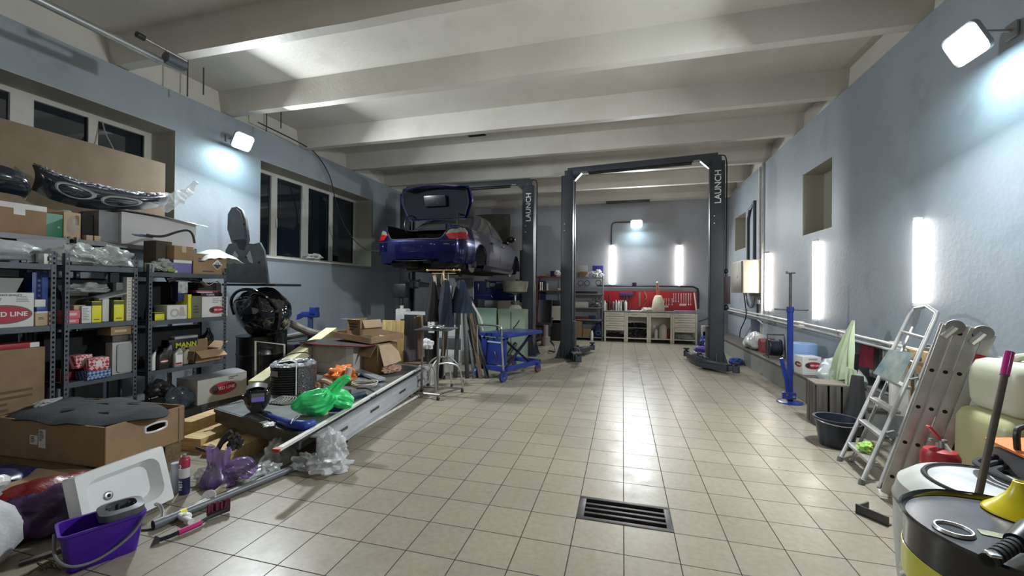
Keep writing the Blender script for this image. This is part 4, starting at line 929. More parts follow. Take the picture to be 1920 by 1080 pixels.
# white round bin with black seal and coiled hose
WBX,WBY,WBZ=1.70,2.42,.605
t=T('round_bin','dusty white round bin with a black lid seal behind the striped drum','bin',(WBX,WBY,0))
BINM=mat('dusty_white_plastic',(.42,.43,.40),.5,var=.12,scale=6)
bm=nb(); lathe(bm,[(0,0),(.33,0),(.36,.05),(.375,.28),(.375,.47),(.36,.54),(.31,.585),(.27,.592)],n=48); O('shell',bm,BINM,t)
bm=nb(); lathe(bm,[(.245,0),(.26,.012),(.275,0)],(0,0,.590),n=48,cap=False); tube(bm,[(.262*math.cos(2*PI*i/40),.262*math.sin(2*PI*i/40),.595) for i in range(40)],.009,6,closed=True); O('seal',bm,BLACKR,t)
bm=nb(); lathe(bm,[(.25,.590),(.20,.602),(0,.608)],n=40,cap=False); O('lid',bm,mat('worn_white_lid',(.56,.58,.60),.35,var=.2,scale=7),t)
bm=nb(); tube(bm,[(.376*math.cos(2*PI*i/40),.376*math.sin(2*PI*i/40),.45+.02*math.sin(2*PI*i/40)) for i in range(40)],.006,5,closed=True); tube(bm,[(-.377,-.02,.5),(-.378,-.06,.3),(-.37,-.1,.1)],.006,5); O('trim_wire',bm,mat('brown_rubber',(.12,.09,.07),.6),t)
bm=nb()
for k in range(3):
    r=.16+k*.028; tube(bm,[(WBX+.22+r*math.cos(2*PI*i/30)*1.15,WBY+.06+r*math.sin(2*PI*i/30),.625+.012*k+.006*math.sin(i)) for i in range(30)],.013,7,closed=True)
tube(bm,[(WBX+.05,WBY-.10,.635),(WBX+.2,WBY-.20,.64),(WBX+.42,WBY-.25,.63)],.022,8,smooth=5); O('coiled_hose',bm,BLACKR,label='black coiled hose lying on the white round bin',cat='hose')
t=T('work_bag','orange bag lid with dark lettering and a black carry handle','bag',(1.98,2.56,.0),rz=0)
bm=nb(); B(bm,-.12,-.16,.0,.40,.18,.70,.03); O('body',bm,mat('grey_bag_fabric',(.10,.10,.105),.8,var=.2),t)
bm=nb(); sheet(bm,lambda u,v:Vector((-.13+.54*u,-.17+.36*v,.715+.02*math.sin(u*PI)+.015*v)),10,8,.012); O('lid',bm,mat('orange_fabric',(.72,.19,.03),.6,var=.06),t)
text('lettering','PLUS',.095,xf((.10,-.03,.740),rz=PI+.25),mat('dark_print',(.05,.03,.02),.7),t,bold=.02)
bm=nb(); tube(bm,[(-.10,.04,.70),(-.105,.04,.80),(-.07,.06,.83),(.05,.07,.855),(.20,.06,.85),(.24,.05,.80),(.25,.05,.72)],.013,8,smooth=4); O('handle',bm,BLACK,t)
# stick with magenta end
Tp,Bp_=P(1892,665,'y',2.32),P(1836,922,'y',2.13); dr=(Bp_-Tp).normalized(); base_=Tp+dr*((0.0-Tp.z)/dr.z)
t=T('broom_stick','brown wooden broom stick with a magenta end cap leaning between bin and drum','broom stick',base_)
bm=nb(); cyl(bm,base_,Tp,.0125,n=12); O('shaft',bm,mat('brown_stick',(.10,.075,.06),.5,var=.2),t,W=True)
bm=nb(); cyl(bm,Tp-dr*-.10,Tp-dr*.012,.0155,.0165,n=12); O('end_cap',bm,mat('magenta_gloss',(.50,.01,.25),.25,coat=.4),t,W=True)
# striped drum
DX,DY,DZ,DR=1.205,1.625,.757,.288
t=T('oil_drum','black oil drum with a yellow stripe in the right foreground','drum',(DX,DY,0))
DB=mat('drum_black',(.010,.010,.012),.22,coat=.5,var=.2,scale=4)
bm=nb(); lathe(bm,[(0,0),(DR-.01,0),(DR-.004,.02),(DR-.006,.24),(DR+.003,.26),(DR-.006,.28),(DR-.006,.50),(DR+.003,.52),(DR-.006,.54),(DR-.006,DZ-.012)],n=64,cap=False); O('barrel',bm,DB,t)
bm=nb(); lathe(bm,[(DR-.0045,DZ-.215),(DR-.002,DZ-.213),(DR-.002,DZ-.118),(DR-.0045,DZ-.116)],n=64,cap=False); O('yellow_band',bm,mat('yellow_band',(.50,.47,.03),.35,coat=.3),t)
bm=nb(); lathe(bm,[(DR-.008,DZ-.02),(DR+.004,DZ-.016),(DR+.006,DZ-.004),(DR-.002,DZ+.002),(DR-.008,DZ-.004),(DR-.012,DZ-.016)],n=64,cap=False); O('rim',bm,mat('drum_rim',(.03,.03,.032),.16,metal=.6,coat=.5),t)
bm=nb(); lathe(bm,[(DR-.010,DZ-.017),(DR-.03,DZ-.019),(0,DZ-.017)],n=64,cap=False); O('drum_head',bm,mat('drum_head_grey',(.055,.058,.068),.24,metal=.3,coat=.3,col2=(.10,.10,.11),scale=18,detail=8),t)
q=P(1788,995,'z',DZ-.017); bm=nb(); lathe(bm,[(.038,.001),(.041,.010),(.045,.010),(.049,.001)],(q.x-DX,q.y-DY,DZ-.017),n=30,cap=False); bg=O('bung_ring',bm,STEEL,t)
bm=nb(); lathe(bm,[(0,.003),(.038,.003)],(q.x-DX,q.y-DY,DZ-.017),n=24,cap=False); O('bung_cap',bm,BLACKG,bg)
q=P(1868,1003,'z',DZ-.016); bm=nb(); prism(bm,rrect(.075,.035,.006),.0012,xf((q.x-DX,q.y-DY,DZ-.0165),rz=-.25)); st=O('label_sticker',bm,mat('faded_label',(.10,.11,.06),.5,col2=(.4,.42,.15),scale=30),t)
# funnel on the drum
q=P(1888,962,'z',DZ-.015)
t=T('funnel','yellow plastic funnel upside down on the striped drum','funnel',(q.x+.035,q.y+.0,DZ-.016))
bm=nb(); lathe(bm,[(.085,0),(.088,.004),(.082,.012),(.055,.038),(.034,.065),(.022,.09),(.017,.112),(.012,.113),(.012,.105),(.02,.08),(.045,.04),(.080,.002)],n=36,cap=False); O('cone',bm,YELP,t)
bm=nb(); lathe(bm,[(.084,0),(.090,.002),(.088,.008)],n=36,cap=False); O('rim',bm,YELP,t)
# hand tool with corrugated grip in the corner
a_,b_=P(1852,1052,'z',DZ+.02),P(1905,1018,'z',DZ+.03); d_=(b_-a_)
t=T('hose_gun','black corrugated hose grip with a metal clip lying on the striped drum','tool',a_-Vector((0,0,.02)))
bm=nb()
for k in range(7):
    c_=a_.lerp(b_,k/7); cyl(bm,c_,a_.lerp(b_,(k+.6)/7),.019,n=14)
cyl(bm,a_,b_,.015,n=12); O('corrugated_grip',bm,BLACKR,t,W=True)
bm=nb(); B(bm,-.012,-.012,-.004,.012,.012,.004,.002,Matrix.Translation(a_+Vector((.008,-.004,.022)))); O('metal_clip',bm,CHROME,t,W=True)
bm=nb(); cyl(bm,b_,b_+d_*.6+Vector((0,0,.01)),.026,.03,n=16); O('body',bm,BLACK,t,W=True)
bm=nb(); cyl(bm,b_+Vector((.02,-.06,.005)),b_+Vector((.07,-.14,.02)),.030,.034,n=16); O('brown_handle',bm,mat('brown_red_plastic',(.16,.075,.055),.55,var=.1),label='reddish brown round handle at the near edge of the striped drum',cat='handle')
# blue cloth and cleaning things behind the right lift post
bm=nb(); crumple(bm,(2.25,9.35,.05),(.13,.16,.08),5,.2); O('blue_rag',bm,mat('blue_cloth',(.01,.04,.22),.9),label='blue rag on the floor behind the right lift post',cat='rag')
# ---------------- racks along the left wall ----------------
def rack(label,y0,y1,zs,H,x1=-5.0,dep=.45,holes=True,backposts=True,m=None):
    t=T('storage_rack',label,'rack',(x1-dep/2,(y0+y1)/2,0)); m=m or RACKM
    for xx,sx in ((x1,-1),(x1-dep,1)):
        for yy,sy in ((y0,1),(y1,-1)):
            bm=nb()
            if holes and sx<0:
                for o in (0,.027): B(bm,xx-.003,yy+sy*o,0,xx,yy+sy*(o+.011),H)
                k=0
                while k*.045<H-.03: B(bm,xx-.003,yy+sy*.011,k*.045,xx,yy+sy*.027,k*.045+.024); k+=1
            else: B(bm,xx,yy,0,xx+sx*.003,yy+sy*.038,H)
            B(bm,xx,yy,0,xx+sx*.038,yy+sy*.003,H)
            O('post',bm,m,t,W=True,smooth=False)
    for z in zs:
        bm=nb(); B(bm,x1-dep+.003,y0+.004,z-.012,x1-.004,y1-.004,z-.004); B(bm,x1-.012,y0+.004,z-.05,x1-.0035,y1-.004,z); B(bm,x1-.03,y0+.004,z-.05,x1-.012,y1-.004,z-.046)
        B(bm,x1-dep+.004,y0+.004,z-.05,x1-dep+.012,y1-.004,z); B(bm,x1-dep+.01,y0+.004,z-.05,x1-.01,y0+.010,z); B(bm,x1-dep+.01,y1-.010,z-.05,x1-.01,y1-.004,z)
        O('shelf',bm,m,t,W=True,smooth=False)
    return t
RX=-5.0
ZT,ZM,ZB=1.69,1.135,.585
rack('nearest grey perforated steel rack at the left edge of the room',1.55,2.545,(ZT,ZM,.12),1.80)
rack('narrow grey perforated steel rack, middle one of the three along the left wall',2.60,3.20,(ZT,ZM,ZB,.12),1.80)
Z3T,Z3M,Z3B=1.655,1.115,.56
rack('grey perforated steel rack next to the upright grey undertray',3.30,4.215,(Z3T,Z3M,Z3B,.15),1.74)
BX=-5.56; ZBT=(P(60,441,'x',BX).z+P(262,459,'x',BX).z)/2
rack('tall rear rack by the window carrying the wrapped bumpers',.9,2.93,(ZBT,1.45,.8),ZBT+.02,BX,.46,m=mat('rack_pale_grey',(.20,.21,.22),.5,metal=.3,var=.1))
rack('tall rear rack under the large white carton',2.98,4.25,(ZBT,1.45,.8),ZBT+.02,BX,.46,m=MATS['rack_pale_grey'])
def K(label,px0,px1,pyt,z,m,x=-5.03,dep=.25,tape=None,open_=None,rz=0,name='cardboard_box',cat='box',group=None,pz=None):
    pm=(px0+px1)/2; y0,y1=P(px0,540,'x',x).y,P(px1,540,'x',x).y; z1=P(pm,pyt,'x',x).z if pz is None else z+pz
    return carton(label,x-dep,y0,z,x,y1,z1,m,open_,rz,name,cat,tape,group)
def FR(t,a,b,h,fy,fz): return at(a+.0008,fy,fz)@FX
# upper left: sheet of cardboard, cartons, bumpers
x=-5.93; zt=P(308,307,'x',x).z; yr=P(308,330,'x',x).y
bm=nb(); B(bm,-.02,1.0,ZBT+.0,.02,yr,ZBT+.001+zt-ZBT,.004,Matrix.Translation((x,0,0))); O('cardboard_sheet',bm,SHEETC,label='huge flat brown cardboard carton standing in front of the first window',cat='cardboard')
t,a,b,h=K('brown carton with torn white tape on the tall rack, far left',-60,86,378,ZBT,CARD,x=-5.62,dep=.35)
bm=nb(); B(bm,a,-b,h-.05,a+.0015,b,h+.001); B(bm,-a,-b,h,a,b,h+.0015); O('white_tape',bm,PAPER,t)
bm=nb(); B(bm,a+.0015,.02,h-.11,a+.003,.10,h-.05); O('white_tape',bm,PAPER,t); bm=nb(); B(bm,a+.0015,-.22,h-.12,a+.003,-.12,h-.05); O('white_tape',bm,PAPER,t)
t,a,b,h=K('dark green folder box beside the taped brown carton on the tall rack',85,116,401,ZBT,GREEN,x=-5.62,dep=.3)
bm=nb(); cyl(bm,(a,b*.5,h*.45),(a+.003,b*.5,h*.45),.012,n=14); O('ring_hole',bm,CHROME,t)
bm=nb(); prism(bm,[(-b,h*.5),(b,h*.85),(b,h),(-b,h)],.0012,at(a,0,0)@FX); O('label_band',bm,mat('pale_green',(.16,.34,.26),.5),t)
t,a,b,h=K('small brown carton wrapped in shiny clear film on the tall rack',118,150,398,ZBT,CARDL,x=-5.62,dep=.28)
bm=nb(); crumple(bm,(0,0,h/2),(a*1.25,b*1.15,h*.62),2,.10,3,sub=3,flat=False); O('film_wrap',bm,CLEAR,t)
bm=nb(); B(bm,a+.0005,b*.35,h*.55,a+.002,b*.8,h*.9); O('print',bm,CARDD,t)
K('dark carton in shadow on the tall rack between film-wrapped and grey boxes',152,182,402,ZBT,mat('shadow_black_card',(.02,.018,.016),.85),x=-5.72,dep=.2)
for i in range(2): K(('first','second')[i]+' small beige packet at the rim of the tall rack under the dark carton',161+i*15,173+i*15,441+i*1.2,ZBT,CARDL,x=-5.60,dep=.08)
K('grey carton with a dark crack in front of the large white carton',184,228,397,ZBT,GREYP,x=-5.64,dep=.3)
yA,yB=P(228,400,'x',-5.60).y,P(368,400,'x',-5.60).y; hz=P(232,397,'x',-5.60).z-ZBT
t,a,b,h=carton('large white carton with a sagging lid on the tall rack',-5.98,yA,ZBT,-5.60,yB,ZBT+hz,mat('large_white_card',(.50,.49,.49),.6,var=.03))
bm=nb(); sheet(bm,lambda u,v:Vector((-a+(2*a+.10)*u,-b-.02+(2*b+.12)*v,h+.018-.02*v+.012*math.sin(v*5)*u-.03*max(0,u-.8)*5*v)),8,12,.005); O('lid',bm,mat('lid_card',(.36,.35,.35),.6),t)
def bumper(label,up,lo,x,m,bow=.10,th=.008,seed=0):
    t=T('wrapped_bumper',label,'bumper',P(*lo[len(lo)//2],'x',x))
    U=catmull([P(*q,'x',x) for q in up],6); L_=catmull([P(*q,'x',x) for q in lo],6); n=len(U)-1; Ln=len(L_)-1
    def f(u,v):
        i=min(n-1,int(u*n)); k=u*n-i; a=U[i].lerp(U[i+1],k); j=min(Ln-1,int(u*Ln)); k2=u*Ln-j; b=L_[j].lerp(L_[j+1],k2)
        p=b.lerp(a,v); p.x+=bow*math.sin(min(1,v*1.05)*PI*.8)*(.5+.5*math.sin(u*PI))-.10*(2*u-1)**4; return p
    bm=nb(); sheet(bm,f,34,12,th); O('bumper_skin',bm,m,t,W=True,sharp=60)
    return t,f
t,f=bumper('long dark bumper wrapped in film with two oval lamp recesses, across the tall racks',[(68,308),(95,325),(140,341),(200,354),(260,363),(318,362)],[(72,355),(95,372),(150,388),(205,393),(265,392),(318,384)],-5.66,mat('wrapped_navy_plastic',(.012,.016,.024),.16,coat=.7,bump=.25,bscale=18),.16)
for (u0,u1,v0,v1) in ((.17,.46,.22,.74),(.49,.77,.14,.62)):
    bm=nb(); pts=ell(1,1,30); vs=[]
    for q,o in ((1,.010),(.93,.026),(.86,.012)):
        vs.append([bm.verts.new(f((u0+u1)/2+(u1-u0)*.5*c*2*.5*q,(v0+v1)/2+(v1-v0)*.5*s*2*.5*q)+Vector((o,0,0))) for c,s in [(2*x_,2*y_) for x_,y_ in pts]])
    for r0,r1 in zip(vs,vs[1:]):
        for i in range(30): bm.faces.new((r0[i],r0[(i+1)%30],r1[(i+1)%30],r1[i]))
    bm.faces.new(vs[-1]); O('lamp_recess',bm,mat('grey_recess',(.42,.44,.43),.3,coat=.3,var=.1),t,W=True)
bm=nb(); sheet(bm,lambda u,v:f(u,.86+.20*v)+Vector((.012+.012*noise.noise(Vector((u*40,v*3,0))),0,.012*noise.noise(Vector((u*30,v*5,4))))),90,6,.002); O('bubble_film',bm,mat('silver_bubble_film',(.30,.31,.34),.16,metal=.6,var=.7,scale=45,bump=.8,bscale=60),t,W=True)
bm=nb(); pts=[P(300,384,'x',-5.6),P(322,375,'x',-5.58),P(345,365,'x',-5.58),P(360,352,'x',-5.58),P(370,342,'x',-5.58)]
tube(bm,pts,.06,14,smooth=6,radii=[.10,.11,.10,.085,.075,.06,.05,.045,.035,.03,.02],flat=.45)
for v in bm.verts: v.co+=Vector((noise.noise(v.co*14),noise.noise(v.co*11+Vector((5,5,5))),noise.noise(v.co*13+Vector((9,0,0)))))*.03
O('film_end',bm,CLEAR,t,W=True,sharp=60)
t,f=bumper('second wrapped dark bumper, cut off at the left edge of the view',[(-90,300),(-30,306),(10,316),(40,330),(58,352)],[(-90,352),(-30,356),(10,362),(40,368),(60,374)],-5.50,MATS['wrapped_navy_plastic'],.12)
# nearest rack, top shelf
bm=nb(); crumple(bm,(-5.2,2.02,ZT+.085),(.18,.46,.12),21,.15,1.8,M=Matrix.Rotation(.05,4,'X')); O('film_bag',bm,film('grey_film_bag',(.36,.39,.39),.86,.2),label='rolled grey plastic sheeting on top of the nearest rack',cat='bag')
t,a,b,h=K('small white plastic socket box beside the rolled sheeting on the nearest rack',82,101,476,ZT,WHITE,dep=.08,name='socket_box')
bm=nb(); B(bm,a,-.012,h*.3,a+.002,-.004,h*.75); O('slot',bm,HOLE,t)
bm=nb(); B(bm,0,-.01,0,.004,.34,.22,0,xf((-5.42,2.52,ZT+.02),ry=R_(-8),rx=.1)); o=O('notice_board',bm,mat('grey_notice',(.26,.26,.27),.6),label='tilted grey printed sheet behind the bags on top of the narrow rack',cat='sheet')
# mid shelf
t,a,b,h=K('big white carton with a red oval logo on the middle shelf of the nearest rack',-60,64,549,ZM,CARDW,dep=.36)
logo(t,at(a+.001,b-.185,h*.38)@FX,.27); text('lettering','LEADS ALWAYS QUALITY',.020,at(a+.001,b-.19,h*.93)@FX,mat('print_ink',(.05,.05,.06)),t,bold=.02); lines(t,at(a+.001,b-.24,h*.82)@FX,.10,2,.014); lines(t,at(a+.001,b-.07,h*.88)@FX,.08,4,.014,mat('pale_print',(.3,.3,.32)),5)
bm=nb(); B(bm,0,-b,0,.16,b,.004,0,xf((-a+.12,0,h),ry=R_(-52))); O('flap',bm,mat('grey_flap',(.40,.40,.38),.7),t)
K('tall royal blue carton standing behind on the middle shelf of the nearest rack',60,90,511,ZM,mat('royal_blue_card',(.010,.045,.25),.45),x=-5.28,dep=.12)
t,a,b,h=K('small white packet lying on the blue box of the nearest rack',66,86,546,ZM+.17,PAPER,dep=.1,pz=.065)
t,a,b,h=K('blue and white small carton on the light brown box',69,90,568,ZM+.115,mat('royal_blue_card',(.010,.045,.25)),dep=.1,pz=.055)
bm=nb(); B(bm,a,-b,0,a+.0012,b,.014); O('white_band',bm,PAPER,t)
t,a,b,h=K('light brown carton at the right end of the nearest rack',67,103,584,ZM,CARDL,dep=.2); lines(t,at(a+.001,-.02,h*.55)@FX,.05,2,.012,seed=3)
# lower shelf of the nearest rack
t,a,b,h=K('large brown carton with scuffed stripes at the lower left, below the red packet',-70,86,657,.121,CARDD,x=-5.03,dep=.38)
lines(t,at(a+.001,0,h*.55)@FX,.34,4,.05,mat('scuff_print',(.13,.08,.04),.8),2)
t,a,b,h=K('long red packet lying on the scuffed brown carton',-60,75,648,.122+h,RED,x=-5.05,dep=.15,pz=.045); bm=nb(); B(bm,a,b-.06,.002,a+.0015,b,.043); O('white_label',bm,PAPER,t)
# narrow rack
bm=nb(); crumple(bm,(-5.14,2.80,ZT+.10),(.12,.17,.11),41,.3,2.4); O('film_bag',bm,MILKY,label='left milky plastic bag on top of the narrow rack',cat='bag')
bm=nb(); crumple(bm,(-5.16,3.06,ZT+.09),(.13,.16,.12),44,.3,2.2); O('film_bag',bm,MILKY,label='right milky plastic bag spilling over the end of the narrow rack',cat='bag')
bm=nb(); B(bm,-5.05,2.66,ZT,-5.02,2.82,ZT+.035,.004); O('black_tool',bm,BLACK,label='flat black tool with chrome studs at the rim of the narrow rack',cat='tool')
t,a,b,h=K('white carton with printed lines deep in the narrow rack',122,166,504,ZM+.26,mat('aged_white_card',(.36,.34,.33),.6),x=-5.30,dep=.14,pz=.10); lines(t,at(a+.001,.0,h*.85)@FX,.16,2,.018,seed=9)
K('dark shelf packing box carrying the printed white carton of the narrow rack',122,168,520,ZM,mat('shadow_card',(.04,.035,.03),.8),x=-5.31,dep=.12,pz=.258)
for i,(a0,a1,z_,hh,l) in enumerate(((124,149,0,.05,'lowest pink and white carton of the small pile on the narrow rack'),(124,151,.052,.075,'pink and white carton on the middle of the small pile on the narrow rack'))):
    t,a,b,h=K(l,a0,a1,0,ZM+z_,PINK,dep=.14,pz=hh); bm=nb(); B(bm,a,-b*.8,h*.35,a+.0012,b*.5,h*.7); O('print_band',bm,mat('pale_pink',(.70,.45,.48),.5),t)
K('pale cream carton on top of the pink pile on the narrow rack',139,161,559,ZM+.129,CARDL,x=-5.06,dep=.12,pz=.045)
K('dark crimson upright box behind the white packet on the narrow rack',148,160,575,ZM,REDD,x=-5.10,dep=.1,pz=.15)
t,a,b,h=K('white upright carton with a printed table on the narrow rack',154,172,574,ZM,CARDW,dep=.1); lines(t,at(a+.001,0,h*.85)@FX,.06,8,.016,mat('pale_print',(.3,.3,.32)),7)
def yellowbox(label,p0,p1,pt,z,x=-5.03):
    t,a,b,h=K(label,p0,p1,pt,z,YEL,x=x,dep=.14)
    bm=nb(); B(bm,a,-b,h*.80,a+.0012,b,h*.97); B(bm,a+.0012,-b*.7,h*.84,a+.002,b*.3,h*.93); O('dark_band',bm,mat('olive_print',(.10,.10,.01),.5),t)
    bm=nb(); B(bm,a,-b*.6,h*.12,a+.0012,b*.6,h*.16); O('print_line',bm,mat('olive_print',()),t)
    bm=nb(); B(bm,-a,-b-.001,0,a,-b,h); O('dark_side',bm,mat('dark_olive_card',(.07,.07,.04),.6),t); return t
yellowbox('first yellow carton with a dark band, next to the white printed box',173,191,565,ZM)
K('blank white box between the two yellow cartons of the narrow rack',192.5,205,560,ZM,CARDW,x=-5.08,dep=.12)
yellowbox('second yellow carton with a dark band, left of the ribbed white strip',214,233,563,ZM)
bm=nb(); sheet(bm,lambda u,v:Vector((-5.03-.20*v,2.88+.27*u,ZM+.235+.07*u+.02*math.sin(v*3))),10,4,.018); O('long_part',bm,mat('silver_grey_part',(.36,.37,.38),.35,metal=.3,var=.1),label='silver grey tapered car part leaning over the yellow cartons',cat='car part')
bm=nb(); crumple(bm,(-5.20,2.86,ZM+.33),(.14,.17,.06),51,.3); O('film_bag',bm,MILKY,label='torn film bag lying on the grey part inside the narrow rack',cat='bag')
t,a,b,h=K('tall ribbed white strip carton at the end of the narrow rack',238,251,520,ZM,CARDW,dep=.06)
bm=nb()
for k in range(int(h/.03)): B(bm,a,-.02,.012+k*.03,a+.002,.0,.026+k*.03)
O('rib_holes',bm,CARDL,t)
K('grey printed carton behind the ribbed strip on the narrow rack',212,240,518,ZM+.24,GREYP,x=-5.28,dep=.1,pz=.16)
t,a,b,h=K('flat brown taped carton hung right under the middle shelf of the narrow rack',209,253,612,ZM-.145,CARD,dep=.2,pz=.09); bm=nb(); B(bm,a,-b*.7,h*.35,a+.0012,b*.3,h*.6); O('tape',bm,mat('packing_tape',()),t)
gf,ga,gb,gh=K('grey ribbed filter cassette standing on the lower shelf of the narrow rack',212,254,641,ZB,GREYL,dep=.1)
bm=nb(); prism(bm,rrect(gb*1.5,gh*.9,.03),.012,at(ga,.01,gh/2)@FX); O('filter_panel',bm,mat('grey_filter',(.30,.31,.30),.6,bump=.3,bscale=90),gf)
bm=nb(); 
K('pair of slats carrying the flat brown carton of the narrow rack',212,250,0,ZB+gh+.002,DARKW,x=-5.06,dep=.15,pz=max(.01,ZM-.145-ZB-gh-.004),name='wooden_block')
for l,y_,z_,rz in (('red diamond-print carton at the back of the narrow rack lower shelf',2.77,ZB+.115,.25),('red diamond-print carton in front, on the blue spotted carton',2.86,ZB+.10,-.2)):
    t,a,b,h=carton(l,-5.20 if 'back' in l else -5.10,y_-.075,z_ if 'back' in l else ZB+.085,-5.06 if 'back' in l else -4.96,y_+.075,(z_ if 'back' in l else ZB+.085)+.12,REDCHK,rz=rz,group='red diamond print cartons')
    bm=nb(); B(bm,a*.2,-b*.4,h,a*.9,b*.5,h+.0015); B(bm,a,-b*.3,h*.3,a+.0012,b*.3,h*.75); O('white_label',bm,PAPER,t)
carton('blue spotted carton on the lower shelf of the narrow rack under the red ones',-5.14,2.76,ZB,-4.97,2.95,ZB+.083,BLUECHK); carton('plain dark red riser box behind the blue spotted carton',-5.30,2.66,ZB,-5.16,2.86,ZB+.112,REDD)
# rack next to the undertray
t,a,b,h=K('violet and white carton at the front of the third rack top',325,359,476,Z3T,mat('violet_card',(.15,.14,.34),.5),dep=.2,pz=.155); bm=nb(); B(bm,a,-b,h*.78,a+.0012,b,h); B(bm,a,-b*.9,h*.04,a+.0012,-b*.6,h*.2); O('white_band',bm,PAPER,t)
K('brown taped carton stacked on the violet and white carton',326,362,444,Z3T+.157,CARD,dep=.2,pz=.165,tape='x')
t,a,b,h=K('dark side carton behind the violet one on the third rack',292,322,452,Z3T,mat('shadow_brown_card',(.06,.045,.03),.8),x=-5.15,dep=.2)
t,a,b,h=K('brown carton with a diamond hazard label on the third rack',362,424,477,Z3T,CARD,dep=.28)
bm=nb(); prism(bm,[(-.068,0),(0,-.068),(.068,0),(0,.068)],.001,at(a,b*.42,h*.5)@FX); hl=O('hazard_label',bm,PAPER,t)
bm=nb(); prism(bm,[(-.060,0),(0,-.060),(.060,0)],.001,at(a+.001,b*.42,h*.5)@FX); 
for k in (-.03,-.01,.01,.03): B(bm,a+.001,b*.42+k-.004,h*.5,a+.002,b*.42+k+.004,h*.5+.035 if abs(k)<.02 else h*.5+.015)
O('hazard_print',bm,mat('print_ink',()),hl); lines(t,at(a+.001,-b*.4,h*.72)@FX,.14,2,.03,seed=4); lines(t,at(a+.001,-b*.1,h*.12)@FX,.16,1,.03,seed=6)
bm=nb(); yc=P(400,470,'x',-5.15).y; sheet(bm,lambda u,v:Vector((-5.32+.36*u,yc-.27+.56*v,Z3T+.215+.11*math.sin(u*PI)*math.sin(v*PI)**.6+.02*noise.noise(Vector((u*5,v*6,2)))-.05*(abs(2*v-1)**3))),20,24,.004); O('plastic_sheet',bm,film('white_sheet_film',(.60,.64,.61),.92),label='whitish plastic sheet crumpled over the hazard-labelled carton',cat='sheet')
bm=nb(); pts=[P(275,440,'x',-5.1),P(293,443,'x',-5.08),P(310,442,'x',-5.05),P(335,434,'x',-5.03),P(352,432,'x',-5.03),P(361,440,'x',-5.01),P(365,456,'x',-5.0)]
tube(bm,pts,.014,8,smooth=5,flat=.7); O('wiper_hose',bm,BLACKR,label='black curved seal strip arching over the taped brown carton',cat='strip')
bm=nb(); p_=P(285,450,'x',-5.1); tube(bm,[P(247,439,'x',-5.2),P(258,441,'x',-5.18),P(272,442,'x',-5.15),P(287,445,'x',-5.12)],.014,8,smooth=3,radii=[.007,.012,.016,.016,.012]); O('spray_lance',bm,mat('blue_grey_plastic',(.12,.14,.20),.4),label='blue grey lance with a black grip lying at the end of the tall rack',cat='tool')
bm=nb(); p_=P(287,488,'x',-5.06); lathe(bm,[(0,0),(.038,0),(.05,.10),(.046,.10),(.034,.006),(0,.006)],(-5.08,3.36,Z3T),n=20); O('grey_cup',bm,mat('pale_grey_cup',(.33,.33,.30),.6),label='pale grey cup at the left end of the third rack top',cat='cup')
bm=nb(); crumple(bm,(-5.10,3.50,Z3T+.07),(.09,.10,.08),61,.3); O('film_bag',bm,MILKY,label='small wrinkled bag with a yellow glint beside the grey cup',cat='bag')
bm=nb(); crumple(bm,(-5.05,3.54,Z3T+.03),(.05,.06,.03),62,.3); O('yellow_glove',bm,mat('olive_yellow_cloth',(.35,.36,.10),.7),label='olive yellow glove under the small bag on the third rack',cat='glove')
bm=nb(); tube(bm,[P(312,524,'x',-5.1),P(330,519,'x',-5.08),P(352,520,'x',-5.08),P(372,524,'x',-5.12)],.05,10,smooth=4,flat=.6); O('black_pipe',bm,BLACKG,label='glossy black duct hung under the top shelf of the third rack',cat='duct')
bm=nb(); y_=P(390,530,'x',-5.1).y; sheet(bm,lambda u,v:Vector((-5.2+.18*u,y_-.10+.22*v,1.53+.03*math.sin(v*7+u*3)+.02*u)),8,10,.003); O('papers',bm,PAPER,label='crumpled papers lying high on the middle pile of the third rack',cat='paper')
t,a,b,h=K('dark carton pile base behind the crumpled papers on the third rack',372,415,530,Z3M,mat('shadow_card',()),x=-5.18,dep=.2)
yellowbox('short yellow carton with a dark band at the left of the third rack',291,309,586,Z3M)
t,a,b,h=K('white carton with a grey ring picture on the third rack',314,351,572,Z3M,CARDW,dep=.2)
for (w1,w2,cy_,mm) in ((.10,.10,-.03,GREYL),(.055,.055,-.03,CARDW)):
    bm=nb(); prism(bm,ell(w1,w2,24),.0012 if w1>.06 else .002,at(a,cy_,h*.45)@FX); O('ring_print',bm,mm,t)
bm=nb(); prism(bm,[(.02,-.05),(.10,-.05),(.07,.06),(.03,.06)],.0012,at(a,0,h*.5)@FX); O('shape_print',bm,mat('beige_print',(.42,.40,.36),.6),t)
t,a,b,h=K('navy and white photo carton on top of the ring-picture carton',334,352,533,Z3M+.205,mat('navy_card',(.012,.02,.10),.5),x=-5.10,dep=.1,pz=.24); bm=nb(); B(bm,a,-b,h*.42,a+.0012,b,h*.98); O('photo_print',bm,mat('grey_white_print',(.42,.43,.42),.6,var=.5,scale=25),t)
t,a,b,h=K('narrow bright yellow spine carton in the middle of the third rack',353,359.5,552,Z3M,YEL,dep=.2)
t,a,b,h=K('olive printed carton right of the yellow spine on the third rack',360,378,555,Z3M,mat('olive_card',(.13,.14,.08),.6),dep=.2); lines(t,at(a+.001,0,h*.5)@FX,.07,3,.035,seed=12)
t,a,b,h=K('white carton with a red oval logo, middle shelf of the third rack',379,427,556,Z3M,CARDW,dep=.3)
logo(t,at(a+.001,.02,h*.34)@FX,.155); lines(t,at(a+.001,.03,h*.86)@FX,.13,3,.022,mat('pale_print',()),8)
t2,a,b,h2=K('black box with white lettering on the red-logo carton',377,417,547,Z3M+h+.001,BLACK,x=-5.08,dep=.2,pz=.045); text('lettering','YUASA',.035,at(a+.001,-.02,.022)@FX,mat('white_lettering',()),t2)
